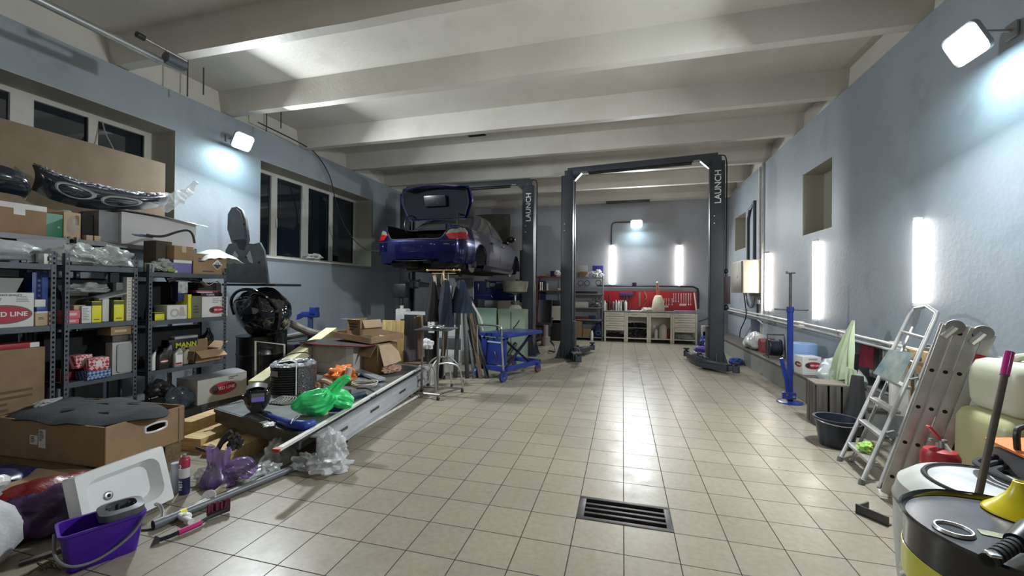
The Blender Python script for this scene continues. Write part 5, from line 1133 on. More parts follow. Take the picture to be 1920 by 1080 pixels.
t2,a,b,h3=K('crimson and white magazine carton topmost of the pile on the third rack',368,414,538,Z3M+h+.048,mat('crimson_print',(.30,.06,.10),.5),x=-5.10,dep=.18,pz=.03); bm=nb(); B(bm,a,-b*.9,.0,a+.0012,b*.3,.012); O('white_band',bm,PAPER,t2)
# bottles, open box
def bottle(label,px,pt,z,m,w_=.10,d_=.055,x=-5.06,lab=None,cap=None,group=None):
    y=P(px,600,'x',x).y; H=P(px,pt,'x',x).z-z; t=T('oil_bottle',label,'bottle',(x,y,z),group=group)
    bm=nb(); pr=rrect(d_*1.0,w_,.02,3); rows=[]
    for zz,k,sh in ((0,.95,0),(.01,1,0),(H*.62,1,0),(H*.74,.86,.008),(H*.84,.45,.018),(H*.88,.30,.022),(H*.93,.30,.022)):
        rows.append([bm.verts.new((a*k if k>.5 else a*k*1.4,b*k+sh,zz)) for a,b in pr])
    n=len(pr)
    for r0,r1 in zip(rows,rows[1:]):
        for i in range(n): bm.faces.new((r0[i],r0[(i+1)%n],r1[(i+1)%n],r1[i]))
    bm.faces.new(rows[0][::-1]); bm.faces.new(rows[-1]); O('body',bm,m,t,sharp=50)
    bm=nb(); cyl(bm,(0,.022,H*.91),(0,.022,H),.019,n=14); O('cap',bm,cap or BLACK,t)
    if lab=='red':
        bm=nb(); B(bm,d_/2,-w_*.36,H*.10,d_/2+.0015,w_*.36,H*.60); o=O('label',bm,PAPER,t); bm=nb(); B(bm,d_/2+.0015,-w_*.36,H*.12,d_/2+.0025,w_*.30,H*.21); O('red_stripe',bm,RED,o)
    if lab=='oval':
        bm=nb(); prism(bm,ell(w_*.8,H*.22,20),.0015,at(d_/2,0,H*.38)@FX); o=O('label',bm,mat('dark_red_print',(.16,.02,.02),.4),t); bm=nb(); prism(bm,ell(w_*.7,H*.07,20),.0015,at(d_/2+.0015,0,H*.38)@FX); O('white_stripe',bm,PAPER,o)
    return t
bottle('slim white bottle at the left post of the third rack',287,656,Z3B,WHITE,.045,.05)
bottle('black oil bottle with an oval label on the lower shelf of the third rack',305,653,Z3B,BLACK,.115,.06,lab='oval',x=-5.04)
bottle('silver oil bottle with a red striped label on the lower shelf of the third rack',333,650,Z3B,mat('silver_plastic',(.33,.32,.30),.35,metal=.3),.105,.06,lab='red',x=-5.04)
bottle('beige bottle half hidden behind the silver oil bottle',348,652,Z3B,mat('beige_plastic',(.38,.34,.26),.5),.08,.055,x=-5.14)
bottle('dark grey bottle behind, between the black and silver oil bottles',316,643,Z3B,GREYP,.07,.05,x=-5.20)
bottle('black flask behind the open brown carton on the third rack',388,615,Z3B,BLACKG,.14,.10,x=-5.30)
t,a,b,h=K('black filter box with yellow lettering on the lower shelf of the third rack',318,372,628,Z3B+.16,BLACK,x=-5.24,dep=.15,pz=.13); text('lettering','MANN',.085,at(a+.001,.03,.055)@FX,mat('yellow_lettering',(.55,.60,.02),.5),t,bold=.03)
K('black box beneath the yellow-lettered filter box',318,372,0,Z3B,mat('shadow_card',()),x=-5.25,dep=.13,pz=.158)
K('grey white box strip above the black filter box',329,372,0,Z3B+.291,GREYL,x=-5.26,dep=.12,pz=.03)
y0,y1=P(368,680,'x',-4.99).y,P(419,680,'x',-4.99).y
carton('open brown carton with raised flaps on the lower shelf of the third rack',-5.24,y0,Z3B,-5.01,min(y1,4.16),Z3B+P(395,656,'x',-4.98).z-Z3B,CARD,open_=[('R',-38,.13),('L',85,.12),('B',40,.12),('F',-80,.10)])
# bottom: masks, carton with logo
t,a,b,h=carton('grey white carton with a red oval logo on the bottom shelf of the third rack',-4.97,3.58,.152,-4.60,4.16,.43,mat('grey_white_card',(.42,.42,.38),.7,var=.08),rz=-.10)
logo(t,at(a+.001,.0,h*.50)@FX,.25); lines(t,at(a+.001,.12,h*.9)@FX,.12,2,.02,seed=15)
bm=nb(); sheet(bm,lambda u,v:Vector((-a+2*a*u,-b+2*b*v,h+.004+.03*math.sin(PI*u)*v)),6,6,.004); O('lid_flaps',bm,GREYP,t)
bm=nb(); crumple(bm,(-4.72,3.42,.25),(.10,.14,.14),71,.2,1.6); o=O('face_shield',bm,mat('smoky_blue_plastic',(.035,.05,.065),.25,coat=.4),label='smoky blue face mask in front of the bottom-shelf logo carton',cat='mask')
bm=nb(); crumple(bm,(-4.9,3.36,.36),(.12,.12,.10),73,.25,1.8); O('dark_helmet',bm,BLACK,label='black helmet behind the smoky blue face mask',cat='helmet')
bm=nb(); B(bm,-4.97,3.25,0,-4.58,3.58,.155,.01); O('tool_case',bm,BLACK,label='low black case on the floor carrying the face masks',cat='case')
bm=nb(); B(bm,-4.96,3.6,0,-4.62,4.14,.150,.01); O('tool_case',bm,DARKST,label='dark low case on the floor under the bottom-shelf logo carton',cat='case')
bm=nb(); crumple(bm,(-4.62,3.22,.21),(.07,.08,.05),75,.2); O('white_mask',bm,WHITEF,label='white dust mask by the corner of the mat-covered carton',cat='mask')
bm=nb(); B(bm,-.006,-.12,0,.006,.12,.42,.003,xf((-4.94,4.16,.0),rx=-.2)); O('blue_board',bm,BLUE,label='dark blue panel leaning at the foot of the third rack',cat='panel')
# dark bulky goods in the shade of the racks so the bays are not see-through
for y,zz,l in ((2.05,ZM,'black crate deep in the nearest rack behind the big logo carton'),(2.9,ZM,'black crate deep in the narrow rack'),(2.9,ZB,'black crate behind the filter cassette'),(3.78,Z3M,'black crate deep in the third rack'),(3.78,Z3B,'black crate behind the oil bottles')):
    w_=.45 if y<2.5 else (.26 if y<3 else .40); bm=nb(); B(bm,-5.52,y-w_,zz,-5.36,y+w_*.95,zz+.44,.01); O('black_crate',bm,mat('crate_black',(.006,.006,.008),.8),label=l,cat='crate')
# ---------------- left floor clutter ----------------
# timber bearers
def beam(label,p0,p1,w_,h,m=None,group=None,z=0):
    a,b=Vector((*p0,z)),Vector((*p1,z)); d=b-a; M=xf(a,rz=math.atan2(d.y,d.x)-PI/2); bm=nb(); B(bm,-w_/2,0,0,w_/2,d.length,h,.004,M); return O('timber_beam',bm,m or PINEL,label=label,cat='timber',group=group)
PINEL=wood('pine_timber',(.62,.45,.22),(.46,.31,.13),3,ax=0)
beam('pine beam with a dark end under the near corner of the metal table',(-3.25,2.70),(-3.45,5.0),.20,.13)
beam('pale pine plank beside the dark-ended beam, running under the metal table',(-3.50,2.82),(-3.70,5.0),.20,.09)
beam('pine plank nearer the mat-covered carton, under the first timber row',(-3.78,2.85),(-3.95,4.6),.22,.12)
beam('tall pine beam right behind the mat-covered carton',(-4.06,3.0),(-4.22,4.2),.16,.20)
beam('long pine bearer under the far right end of the metal table',(-2.86,4.3),(-2.98,5.80),.10,.16,wood('ochre_timber',(.52,.34,.10),(.40,.24,.07),3,ax=1))
beam('worn chipboard block under the far end of the metal table',(-3.05,5.0),(-3.12,5.95),.10,.26,BROWNW) if 0 else None
beam('short pine bearer just under the near right corner of the metal table',(-3.02,3.05),(-3.20,4.2),.16,.10,PINEL)
beam('dark wood pallet board at the back left under the mat-covered carton',(-3.72,2.05),(-4.75,2.15),.14,.148,wood('dark_pallet',(.20,.13,.07),(.12,.08,.04),3,ax=0))
beam('second pallet board under the mat-covered carton, farther from the sink',(-3.72,2.66),(-4.75,2.76),.12,.148,MATS['dark_pallet'])
# mat-covered carton
BCX,BCY=-4.245,2.415
t=T('cardboard_box','big open brown carton with a hand hole, covered by a dark felt mat','box',(BCX,BCY,.15),rz=.06)
a,b,h=.55,.30,.302
bm=nb(); w_=.008
B(bm,-a,-b,0,a,b,w_); B(bm,-a,-b,0,-a+w_,b,h); B(bm,-a,-b,0,a,-b+w_,h); B(bm,-a,b-w_,0,a,b,h)
# right wall with a real hand hole
B(bm,a-w_,-b,0,a,b,h*.52); B(bm,a-w_,-b,h*.74,a,b,h); B(bm,a-w_,-b,h*.52,a,-.02,h*.74); B(bm,a-w_,.14,h*.52,a,b,h*.74)
O('body',bm,CARD,t,smooth=False)
bm=nb(); tube(bm,[(a+.001,.06+.085*c*1.0 if abs(c)<1 else 0,h*.63+.034*s) for c,s in [(max(-1,min(1,1.25*math.cos(2*PI*i/32)))*.98,math.sin(2*PI*i/32)) for i in range(32)]],.009,6,closed=True,flat=1); O('handle_ring',bm,WHITE,t)
bm=nb(); prism(bm,[(-.005,0),(.005,0),(.005,h-.01),(-.005,h-.01)],.006,at(a,b-.05,0)@FX); O('corner_seam',bm,CARDD,t)
bm=nb(); B(bm,-.10,-b-.0015,.10,-.03,-b,.24); B(bm,-.19,-b-.0015,.12,-.11,-b,.19); lb=O('address_label',bm,PAPER,t); lines(lb,at(-.065,-b-.0016,.225)@FY,.055,7,.012,seed=3); lines(lb,at(-.15,-b-.0016,.175)@FY,.06,4,.012,seed=4)
bm=nb()
def felt(u,v):
    an=2*PI*u; r=v*(1+.10*math.sin(an*2+1)+.05*math.sin(an*5)); x=.62*r*math.cos(an); y=.34*r*math.sin(an)
    z=.055*(1-v*v)+.012*math.sin(x*14+y*9)+.012*noise.noise(Vector((x*6,y*6,1)))-.03*max(0,v-.85)*4
    return Vector((BCX-.02+x,BCY-.02+y,.47+z))
N=56; rings=[[bm.verts.new(felt(i/N,v)) for i in range(N)] for v in (.001,.15,.3,.45,.6,.75,.88,1)]
for r0,r1 in zip(rings,rings[1:]):
    for i in range(N): bm.faces.new((r0[i],r0[(i+1)%N],r1[(i+1)%N],r1[i]))
bmesh.ops.recalc_face_normals(bm,faces=bm.faces); bmesh.ops.solidify(bm,geom=bm.faces[:],thickness=.012)
ft=O('felt_mat',bm,FELT,label='dark moulded felt mat lying over the open brown carton',cat='mat')
for (x,y) in ((-.15,.05),(.12,-.02),(.25,.12),(.30,-.12),(-.02,-.16)):
    bm=nb(); q=felt(0,0); prism(bm,ell(.10,.035,16),.002,xf((BCX+x,BCY+y,.535-.09*((x/.6)**2+(y/.34)**2)),rz=.3)); O('slot',bm,HOLE,ft,W=True)
bm=nb(); crumple(bm,(-4.70,2.36,.50),(.06,.09,.03),77,.3); O('white_rag',bm,mat('greyish_rag',(.35,.35,.34),.9),label='white rag tucked under the left end of the felt mat',cat='rag')
# ceramic shower tray leaning on the carton
c=[P(112,915,'y',1.66),P(313,836,'y',2.24)]; tl=Vector((-3.215,1.66,.275)); 
bl_=Vector((-3.00,1.665,.012)); br=Vector((-3.03,2.15,.012)); u=(br-bl_).normalized(); 
trr=Vector((-3.14,2.175,.37)); up=((trr-br)-(trr-br).dot(u)*u).normalized(); nrm=u.cross(up).normalized()
if nrm.x<0: nrm=-nrm
W_,H_=(br-bl_).length+.02,.375
MT=Matrix((u,up,nrm)).transposed().to_4x4(); MT.translation=(bl_+br)/2-nrm*.03
t=T('shower_tray','white ceramic basin tray with a round drain, leaning on its edge','basin',(MT.translation.x,MT.translation.y,0))
bm=nb(); outer=rrect(W_,H_,.014,5,0,H_/2); inner=rrect(W_*.80,H_*.70,.07,5,.0,H_/2-.0); inn2=rrect(W_*.70,H_*.56,.06,5,0,H_/2)
L=[[bm.verts.new(MT@Vector((x,y,z))) for x,y in pts] for pts,z in ((outer,-.035),(outer,.05),(rrect(W_*.985,H_*.98,.014,5,0,H_/2),.06),(rrect(W_*.82,H_*.72,.07,5,0,H_/2),.058),(inner,.045),(inn2,-.022))]
n=len(outer)
for r0,r1 in zip(L,L[1:]):
    for i in range(n): bm.faces.new((r0[i],r0[(i+1)%n],r1[(i+1)%n],r1[i]))
bm.faces.new(L[-1]); bm.faces.new(L[0][::-1]); O('tray',bm,CERAM,t,W=True,sharp=50)
bm=nb(); lathe(bm,[(0,.003),(.010,.003),(.011,.006),(.020,.006),(.026,.002),(.028,0)],(0,0,0),n=24,M=None); bmesh.ops.transform(bm,matrix=MT@at(-.06,H_*.50,-.021),verts=bm.verts); dr_=O('drain',bm,STEEL,t,W=True)
bm=nb(); lathe(bm,[(0,.0065),(.010,.0065)],n=16,cap=False); bmesh.ops.transform(bm,matrix=MT@at(-.06,H_*.50,-.021),verts=bm.verts); O('drain_hole',bm,HOLE,dr_,W=True)
# purple mop bucket with wringer
A_,B2=Vector((-2.80,1.46,0)),Vector((-2.675,1.74,0)); rz=math.atan2(B2.y-A_.y,B2.x-A_.x)
t=T('mop_bucket','purple rectangular mop bucket with a grey wringer in the left foreground','bucket',((A_.x+B2.x)/2-.030,(A_.y+B2.y)/2+.01,0),rz=rz)
BUK=PURP
bm=nb(); rows=[]
def rr_(w1,h1,z,o=0): return [bm.verts.new((x,y,z)) for x,y in rrect(w1,h1,.03,4)]
for w1,h1,z in ((.27,.15,0),(.28,.16,.01),(.325,.205,.20),(.345,.225,.205),(.345,.225,.218),(.320,.200,.216),(.275,.155,.015)): rows.append(rr_(w1,h1,z))
n=len(rows[0])
for r0,r1 in zip(rows,rows[1:]):
    for i in range(n): bm.faces.new((r0[i],r0[(i+1)%n],r1[(i+1)%n],r1[i]))
bm.faces.new(rows[0][::-1]); bm.faces.new(rows[-1]); O('tub',bm,BUK,t,sharp=50)
bm=nb(); pr0=rrect(.19,.20,.06,5,.075,0); pr1=rrect(.13,.13,.045,5,.075,0); n=len(pr0)
rr2=[[bm.verts.new((x,y,z)) for x,y in p_] for p_,z in ((pr0,.215),(pr0,.25),(pr1,.258),(pr1,.18),([(x*.6+.03,y*.6) for x,y in pr1],.13))]
for r0,r1 in zip(rr2,rr2[1:]):
    for i in range(n): bm.faces.new((r0[i],r0[(i+1)%n],r1[(i+1)%n],r1[i]))
wr=O('wringer',bm,mat('wringer_grey',(.075,.078,.085),.45,var=.1),t,sharp=50)
for k in range(8):
    bm=nb(); an=2*PI*k/8; B(bm,.075+.058*math.cos(an)-.004,.058*math.sin(an)-.004,.13,.075+.058*math.cos(an)+.004,.058*math.sin(an)+.004,.245); O('wringer_rib',bm,MATS['wringer_grey'],wr)
bm=nb(); tube(bm,[(.165,-.108,.205),(.10,-.125,.12),(-.02,-.128,.055),(-.12,-.125,.06),(-.175,-.07,.11),(-.178,0,.205)],.007,8,smooth=5); O('handle',bm,GREYP,t)
# grey-white bin bag, dark corner, red purple bag
t=T('rubbish_bag','white fabric sack with a rolled rim at the left edge of the floor','bag',(-3.30,1.32,0))
bm=nb(); lathe(bm,[(0,.0),(.15,.01),(.20,.08),(.20,.19),(.17,.27),(.12,.33)],n=48,fold=lambda a,z:.05*math.sin(a*5+z*9)+.035*math.sin(a*11+z*20)); O('sack',bm,mat('white_sack',(.46,.47,.48),.8,bump=.3,bscale=70),t,sharp=60)
bm=nb(); pts=[((.14+.02*math.sin(a*3))*math.cos(a),(.14+.03*math.cos(a*2))*math.sin(a),.42+.05*math.sin(a*2+1)) for a in [2*PI*i/12 for i in range(12)]]; tube(bm,pts,.03,8,smooth=3,closed=True); O('rolled_rim',bm,WHITEF,t)
bm=nb(); crumple(bm,(0,0,.37),(.12,.12,.05),3,.3); O('inner_bag',bm,MILKY,t)
t=T('carrier_bag','crumpled red and purple carrier bag in front of the dark pallet','bag',(-3.42,1.68,0))
bm=nb(); crumple(bm,(0,0,.12),(.20,.24,.16),13,.22,1.6); O('purple_bag',bm,mat('dark_purple_bag',(.04,.014,.06),.35,bump=.3,bscale=40,var=.2),t)
bm=nb(); crumple(bm,(-.03,.02,.22),(.17,.20,.07),17,.2,1.6); O('red_bag',bm,mat('deep_red_bag',(.13,.005,.006),.35,bump=.3,bscale=40),t)
bm=nb(); B(bm,-.25,-.2,0,.2,.25,.17,.01,xf((-3.85,1.75,0))); O('cardboard_box',bm,CARDD,label='low dark brown open carton behind the red and purple bag',cat='box')
bm=nb(); crumple(bm,(-4.2,1.80,.10),(.28,.22,.12),19,.15); O('blue_bag',bm,mat('dark_blue_bag',(.008,.012,.06),.35),label='dark blue bag in the shadow left of the mat-covered carton',cat='bag')
bm=nb(); 
for k in range(10):
    rnd=random.Random(k); tube(bm,[(-2.98+.08*rnd.random(),1.36+.1*rnd.random(),.006),(-2.93+.1*rnd.random(),1.42+.06*rnd.random(),.03+.03*rnd.random()),(-2.90+.1*rnd.random(),1.47,.006)],.0025,5,smooth=4)
O('tangled_twine',bm,mat('brown_twine',(.12,.09,.05),.9),label='tangled brown twine on the floor left of the purple bucket',cat='twine',kind='stuff')
beam('short grey plank between the white sack and the purple bucket',(-3.10,1.44),(-3.02,1.60),.04,.02,DARKW)
# spray can, tube
t=T('spray_can','red white and navy spray can standing beside the ceramic tray','spray can',(-3.05,2.26,0))
bm=nb(); lathe(bm,[(0,0),(.031,0),(.033,.004),(.033,.12)],n=26,cap=False); O('navy_base',bm,mat('navy_print',(.02,.02,.09),.35),t)
bm=nb(); lathe(bm,[(.033,.12),(.033,.19)],n=26,cap=False); O('white_band',bm,mat('white_print',(.55,.54,.55),.35),t)
bm=nb(); lathe(bm,[(.033,.19),(.033,.245),(.030,.252),(.022,.262),(.014,.266),(0,.266)],n=26,cap=False); O('crimson_top',bm,mat('crimson_can',(.32,.03,.06),.35),t)
bm=nb(); cyl(bm,(0,0,.262),(0,0,.285),.016,.011,n=16); O('nozzle',bm,mat('bronze_cap',(.25,.17,.14),.4,metal=.5),t)
text('lettering','TEST',.035,xf((.010,-.0345,.07),rz=.1)@FY@Matrix.Rotation(PI/2,4,'Z'),MATS['white_lettering'],t); text('lettering','2',.045,xf((.004,-.0345,.20))@FY,MATS['white_lettering'],t,bold=.03)
bm=nb(); lathe(bm,[(0,0),(.026,0),(.026,.21),(0,.21)],(-3.14,2.26,0),n=22); O('white_can',bm,mat('bluish_white_can',(.46,.48,.54),.35),label='plain white can between the tray and the spray can',cat='can')
# purple carrier bag
t=T('carrier_bag','violet translucent carrier bag with two raised handles','bag',(-2.93,2.42,0))
bm=nb(); PRF=((0,.10),(.02,.13),(.06,.125),(.10,.10),(.14,.082),(.18,.074),(.22,.075),(.26,.082),(.30,.088))
rows=[[bm.verts.new((1.05*r*(1+.07*math.sin(9*a+z*22)+.04*math.sin(17*a+z*9))*math.cos(a),.75*r*(1+.07*math.sin(9*a+z*22))*math.sin(a),z-(.17*max(0,(z-.12)/.18)*(1-abs(math.cos(a))**.8)))) for a in [2*PI*i/60 for i in range(60)]] for z,r in PRF]
for r0,r1 in zip(rows,rows[1:]):
    for i in range(60): bm.faces.new((r0[i],r0[(i+1)%60],r1[(i+1)%60],r1[i]))
bm.faces.new(rows[0]); O('bag_body',bm,PURPF,t,sharp=60)
bm=nb(); foldtube(bm,[(.05,.02,.10),(.11,.05,.12),(.17,.08,.115),(.20,.10,.07)],[.05,.07,.075,.05],7,[.3,.18,.15,.25],jit=.02); O('bag_fold',bm,PURPF,t,sharp=60)
bm=nb(); crumple(bm,(-.12,.02,.055),(.08,.08,.055),24,.3); O('white_contents',bm,MILKY,t)
bm=nb(); crumple(bm,(-3.0,2.62,.24),(.05,.05,.07),25,.3); tube(bm,[(-3.1,2.55,.2),(-3.06,2.58,.3),(-3.02,2.6,.34)],.02,6,smooth=3); tube(bm,[(-3.25,2.5,.22),(-3.12,2.52,.2),(-3.05,2.6,.28)],.012,6,smooth=3); O('black_strap',bm,mat('black_olive_fabric',(.02,.018,.014),.8),label='black strap bundle poking out behind the violet bag',cat='strap')
bm=nb(); crumple(bm,(-2.80,2.86,.09),(.09,.13,.12),27,.32,2.2); O('film_bag',bm,CLEAR,label='clear film bag standing by the dark-ended pine beam',cat='bag')
t=T('film_bag','crumpled clear film heap hanging from the rail corner to the tiles','bag',(-2.30,2.86,0))
bm=nb(); crumple(bm,(0,0,.05),(.14,.13,.07),29,.4,2.6); O('film_heap',bm,mat('white_clear_film',(.78,.79,.80),.2,alpha=.5,spec=.8,var=.1,bump=.8,bscale=40),t)
bm=nb(); crumple(bm,(.0,.06,.17),(.09,.07,.12),30,.45,2.8); O('film_peak',bm,MATS['white_clear_film'],t)
bm=nb(); crumple(bm,(-.17,-.05,.07),(.12,.08,.07),32,.35,2.6); O('film_tail',bm,CLEAR,t)
# scrap pipes and brush
def L2d(*pp): return [P(x,y,'z',z) for x,y,z in pp]
t=T('grey_tube','long grey plastic waste tube with a yellow sticker lying on the tiles','tube',P(350,950,'z',0))
q0,q1=P(287,985,'z',.028),P(655,835,'z',.028); q1=q0+(q1-q0)*.93
bm=nb(); cyl(bm,q0,q1,.026,n=20,cap=False); cyl(bm,q0,q0+(q1-q0)*.04,.030,n=20); O('tube',bm,mat('waste_pipe_grey',(.12,.13,.14),.4),t,W=True)
bm=nb(); dd_=(q1-q0).normalized(); cyl(bm,q0-dd_*.001,q0+dd_*.01,.0225,n=18); O('opening',bm,HOLE,t,W=True)
bm=nb(); cyl(bm,q0+(q1-q0)*.10,q0+(q1-q0)*.125,.0268,n=20,cap=False); O('yellow_sticker',bm,YEL,t,W=True)
t=T('plumbing_parts','string of white plastic pipe fittings with a round gauge on the tiles','pipe fittings',P(400,940,'z',0))
pts=L2d((338,970,.03),(350,958,.03),(370,946,.03),(390,934,.04)); bm=nb(); tube(bm,pts,.013,10); ball(bm,P(350,968,'z',.035),.026,(1.3,1,.9)); cyl(bm,P(336,966,'z',.03),P(358,978,'z',.03),.018,n=12); O('elbow_fitting',bm,WHITE,t,W=True)
g=P(393,930,'z',.05); bm=nb(); cyl(bm,g,g+Vector((.012,-.018,.008)),.040,n=26); O('gauge',bm,mat('gauge_white',(.55,.52,.50),.3),t,W=True)
bm=nb(); tube(bm,L2d((402,925,.03),(418,912,.035),(434,900,.035),(446,893,.03)),.017,10); tube(bm,L2d((425,925,.018),(440,918,.018),(460,912,.018),(488,903,.018)),.013,10); O('white_pipe',bm,mat('ivory_plastic',(.62,.58,.50),.4),t,W=True)
bm=nb(); crumple(bm,P(465,895,'z',.03),(.06,.07,.03),35,.3); crumple(bm,P(500,880,'z',.04),(.08,.09,.05),36,.35); O('film_wrap',bm,MILKY,t,W=True)
bm=nb(); tube(bm,L2d((395,935,.028),(406,925,.03),(420,918,.03)),.022,8); O('brass_union',bm,mat('dull_brass',(.25,.19,.12),.45,metal=.5),t,W=True)
t=T('car_brush','magenta and black car brush with a scraper end on the tiles','brush',P(370,965,'z',0))
c0,c1,c2,c3=P(283,1022,'z',.02),P(330,995,'z',.022),P(392,965,'z',.025),P(428,950,'z',.03)
bm=nb(); tube(bm,[P(300,1012,'z',.02),P(320,1005,'z',.02),P(338,997,'z',.022)],.012,8); O('shaft',bm,BLACKG,t,W=True)
bm=nb(); tube(bm,[P(374,981,'z',.022),P(390,971,'z',.026),P(430,955,'z',.030)],.012,8); O('neck',bm,BLACKG,t,W=True)
bm=nb(); tube(bm,[P(334,999,'z',.022),P(355,990,'z',.024),P(377,980,'z',.024)],.0165,10); O('grip',bm,MAG,t,W=True)
bm=nb(); vs=[bm.verts.new(p_) for p_ in (P(281,1027,'z',.004),P(291,1004,'z',.004),P(303,1009,'z',.02),P(301,1015,'z',.02))]; f_=bm.faces.new(vs); bmesh.ops.solidify(bm,geom=[f_],thickness=.006); O('scraper',bm,BLACK,t,W=True)
a_,b_=P(388,966,'z',.03),P(431,949,'z',.035); d_=(b_-a_); M=Matrix.Translation(a_)@Matrix.Rotation(math.atan2(d_.y,d_.x),4,'Z'); bm=nb(); B(bm,0,-.012,-.008,d_.length,.014,.012,.004,M); O('brush_head',bm,BLACK,t,W=True)
bm=nb(); rnd=random.Random(5)
for k in range(60):
    x_=d_.length*rnd.random(); y_=rnd.uniform(-.012,.012); B(bm,x_,y_,.01,x_+.006,y_+.005,.055+.01*rnd.random(),0,M)
O('bristles',bm,mat('wine_bristles',(.13,.015,.045),.8),t,W=True,smooth=False)
t=T('drain_hose','thin bent chrome spout with a black lead by the purple bucket','hose',(-2.62,1.86,0))
bm=nb(); tube(bm,L2d((292,945,.10),(300,948,.10),(305,960,.07),(303,975,.04)),.011,8,smooth=4); O('spout',bm,STEEL,t,W=True)
bm=nb(); tube(bm,L2d((304,975,.035),(298,987,.01),(285,992,.006),(265,994,.006)),.005,6,smooth=4); O('lead',bm,BLACKR,t,W=True)
# metal table top on bearers
PZ=.30
pl=[Vector((-3.873,3.144,0)),Vector((-2.545,2.79,0)),Vector((-2.955,5.78,0)),Vector((-4.30,6.13,0))]
t=T('metal_table_top','long flat grey metal table top lying low on timber, loaded with tools','table top',(-3.4,4.4,.16))
def quad(bm,P4,z0,z1,ins=0):
    c_=sum(P4,Vector())/4; Q=[q+(c_-q).normalized()*ins for q in P4]; lo=[bm.verts.new((q.x,q.y,z0)) for q in Q]; hi=[bm.verts.new((q.x,q.y,z1)) for q in Q]
    bm.faces.new(lo[::-1]); bm.faces.new(hi)
    for i in range(4): bm.faces.new((lo[i],lo[(i+1)%4],hi[(i+1)%4],hi[i]))
bm=nb(); quad(bm,pl,PZ-.035,PZ-.003,.0); quad(bm,pl,.165,PZ-.035,.012); O('frame',bm,mat('table_dark_edge',(.055,.06,.055),.5,metal=.3,var=.3,scale=7),t,W=True,smooth=False)
bm=nb(); quad(bm,pl,PZ-.003,PZ,.02); O('sheet',bm,mat('greenish_sheet',(.15,.17,.17),.38,metal=.3,col2=(.06,.065,.06),scale=5,detail=6),t,W=True,smooth=False)
bm=nb(); p_=P(425,760,'z',PZ); B(bm,-.03,-.16,0,.0,.16,.002,0,xf((p_.x,p_.y,PZ),rz=-.3)); O('slot',bm,HOLE,t,W=True)
for px,py in ((467,783),(557,808)):
    bm=nb(); p_=P(px,py+2,'z',.25); B(bm,-.03,-.004,-.02,.03,.0,.02,0,xf(p_+Vector((0,-.02,0)),rz=-.26)); O('bracket',bm,STEEL,t,W=True)
# aluminium rails along its edge
def rail(label,pa,pb,w_,h,m,name='aluminium_rail',cat='rail',roll=0,group=None):
    d=pb-pa; M=Matrix.Translation(pa)@d.to_track_quat('Y','Z').to_matrix().to_4x4(); bm=nb(); 
    B(bm,-w_/2,0,0,w_/2,d.length,.004,0,M); B(bm,-w_/2,0,0,-w_/2+.004,d.length,h,0,M); B(bm,w_/2-.004,0,0,w_/2,d.length,h,0,M); B(bm,-w_/2,0,h-.004,w_/2,d.length,h,.001,M)
    return O(name,bm,m,label=label,cat=cat,smooth=False)
WHR=mat('white_rail_paint',(.60,.59,.56),.4,var=.1); GRR=mat('grey_rail',(.42,.43,.45),.42,metal=.25,var=.08,scale=3)
o=rail('long white flat profile with a red tip resting on the edge of the metal table',P(520,846,'z',.305),P(792,688,'z',.305),.05,.018,WHR)
bm=nb(); p_=P(520,846,'z',.303); B(bm,-.028,-.02,0,.028,.025,.022,0,xf(p_,rz=.15)); O('red_tip',bm,mat('red_tip',(.40,.04,.02),.5),o,W=True)
t=T('aluminium_rail','wide grey aluminium sill rail with handle slots along the table edge','rail',(-2.44,3.3,.0))
a_,b_=Vector((-2.435,2.86,.10)),Vector((-2.86,5.66,.10)); d=b_-a_; M=Matrix.Translation(a_)@Matrix.Rotation(math.atan2(d.y,d.x)-PI/2,4,'Z'); L_=d.length
bm=nb(); B(bm,.0,0,0,.012,L_,.165,.002,M); B(bm,-.05,0,.155,.012,L_,.168,.002,M); B(bm,.0,0,-.002,.06,L_,.008,.001,M); B(bm,.012,0,.05,.02,L_,.062,.001,M); B(bm,.012,0,.11,.022,L_,.122,.001,M); O('profile',bm,GRR,t,W=True,smooth=False)
for k in (.10,.34,.62,.86):
    bm=nb(); B(bm,.0125,L_*k,.075,.020,L_*k+.20,.10,.006,M); O('handle_slot',bm,DARKST,t,W=True)
for i,(x_,z_,l,m_) in enumerate(((.10,.0,'white round bar lying on the tiles beside the grey sill rail',WHR),(.045,.0,'dark rail with clips lying on the tiles next to the white bar',DARKST))):
    bm=nb()
    A2=P(662,812,'z',.02)+Vector((-x_*.6+.06,0,0)); B3=P(783,741,'z',.02)+Vector((-x_*.6+.06,0,0))
    if i==0: A2,B3=P(662,813,'z',.018),P(784,742,'z',.018); cyl(bm,A2,B3,.018,n=12)
    else:
        A2,B3=P(640,812,'z',.02),P(765,738,'z',.02); tube(bm,[A2,B3],.022,4)
    o=O('metal_bar',bm,m_,label=l,cat='bar')
    if i==1:
        for k in (.12,.2,.45,.55,.75): 
            bm=nb(); c_=A2.lerp(B3,k)+Vector((.008,0,.02)); e_=A2.lerp(B3,k+.07)+Vector((.008,0,.02)); cyl(bm,c_,e_,.008,n=8); O('white_clip',bm,WHR,o,W=True)
t=T('clamp_foot','black plastic clamp foot under the end of the sill rail','clamp',P(636,830,'z',0))
bm=nb(); q=P(634,832,'z',0); B(bm,-.015,-.02,0,.015,.02,.17,.004,Matrix.Translation(q)); B(bm,-.05,-.02,.12,.03,.02,.17,.004,Matrix.Translation(q)); O('bracket',bm,BLACK,t,W=True)
bm=nb(); tube(bm,[q+Vector((-.1,.0,.05)),q+Vector((.0,.05,.09)),q+Vector((.09,.02,.02))],.009,6); O('lever',bm,BLACK,t,W=True)
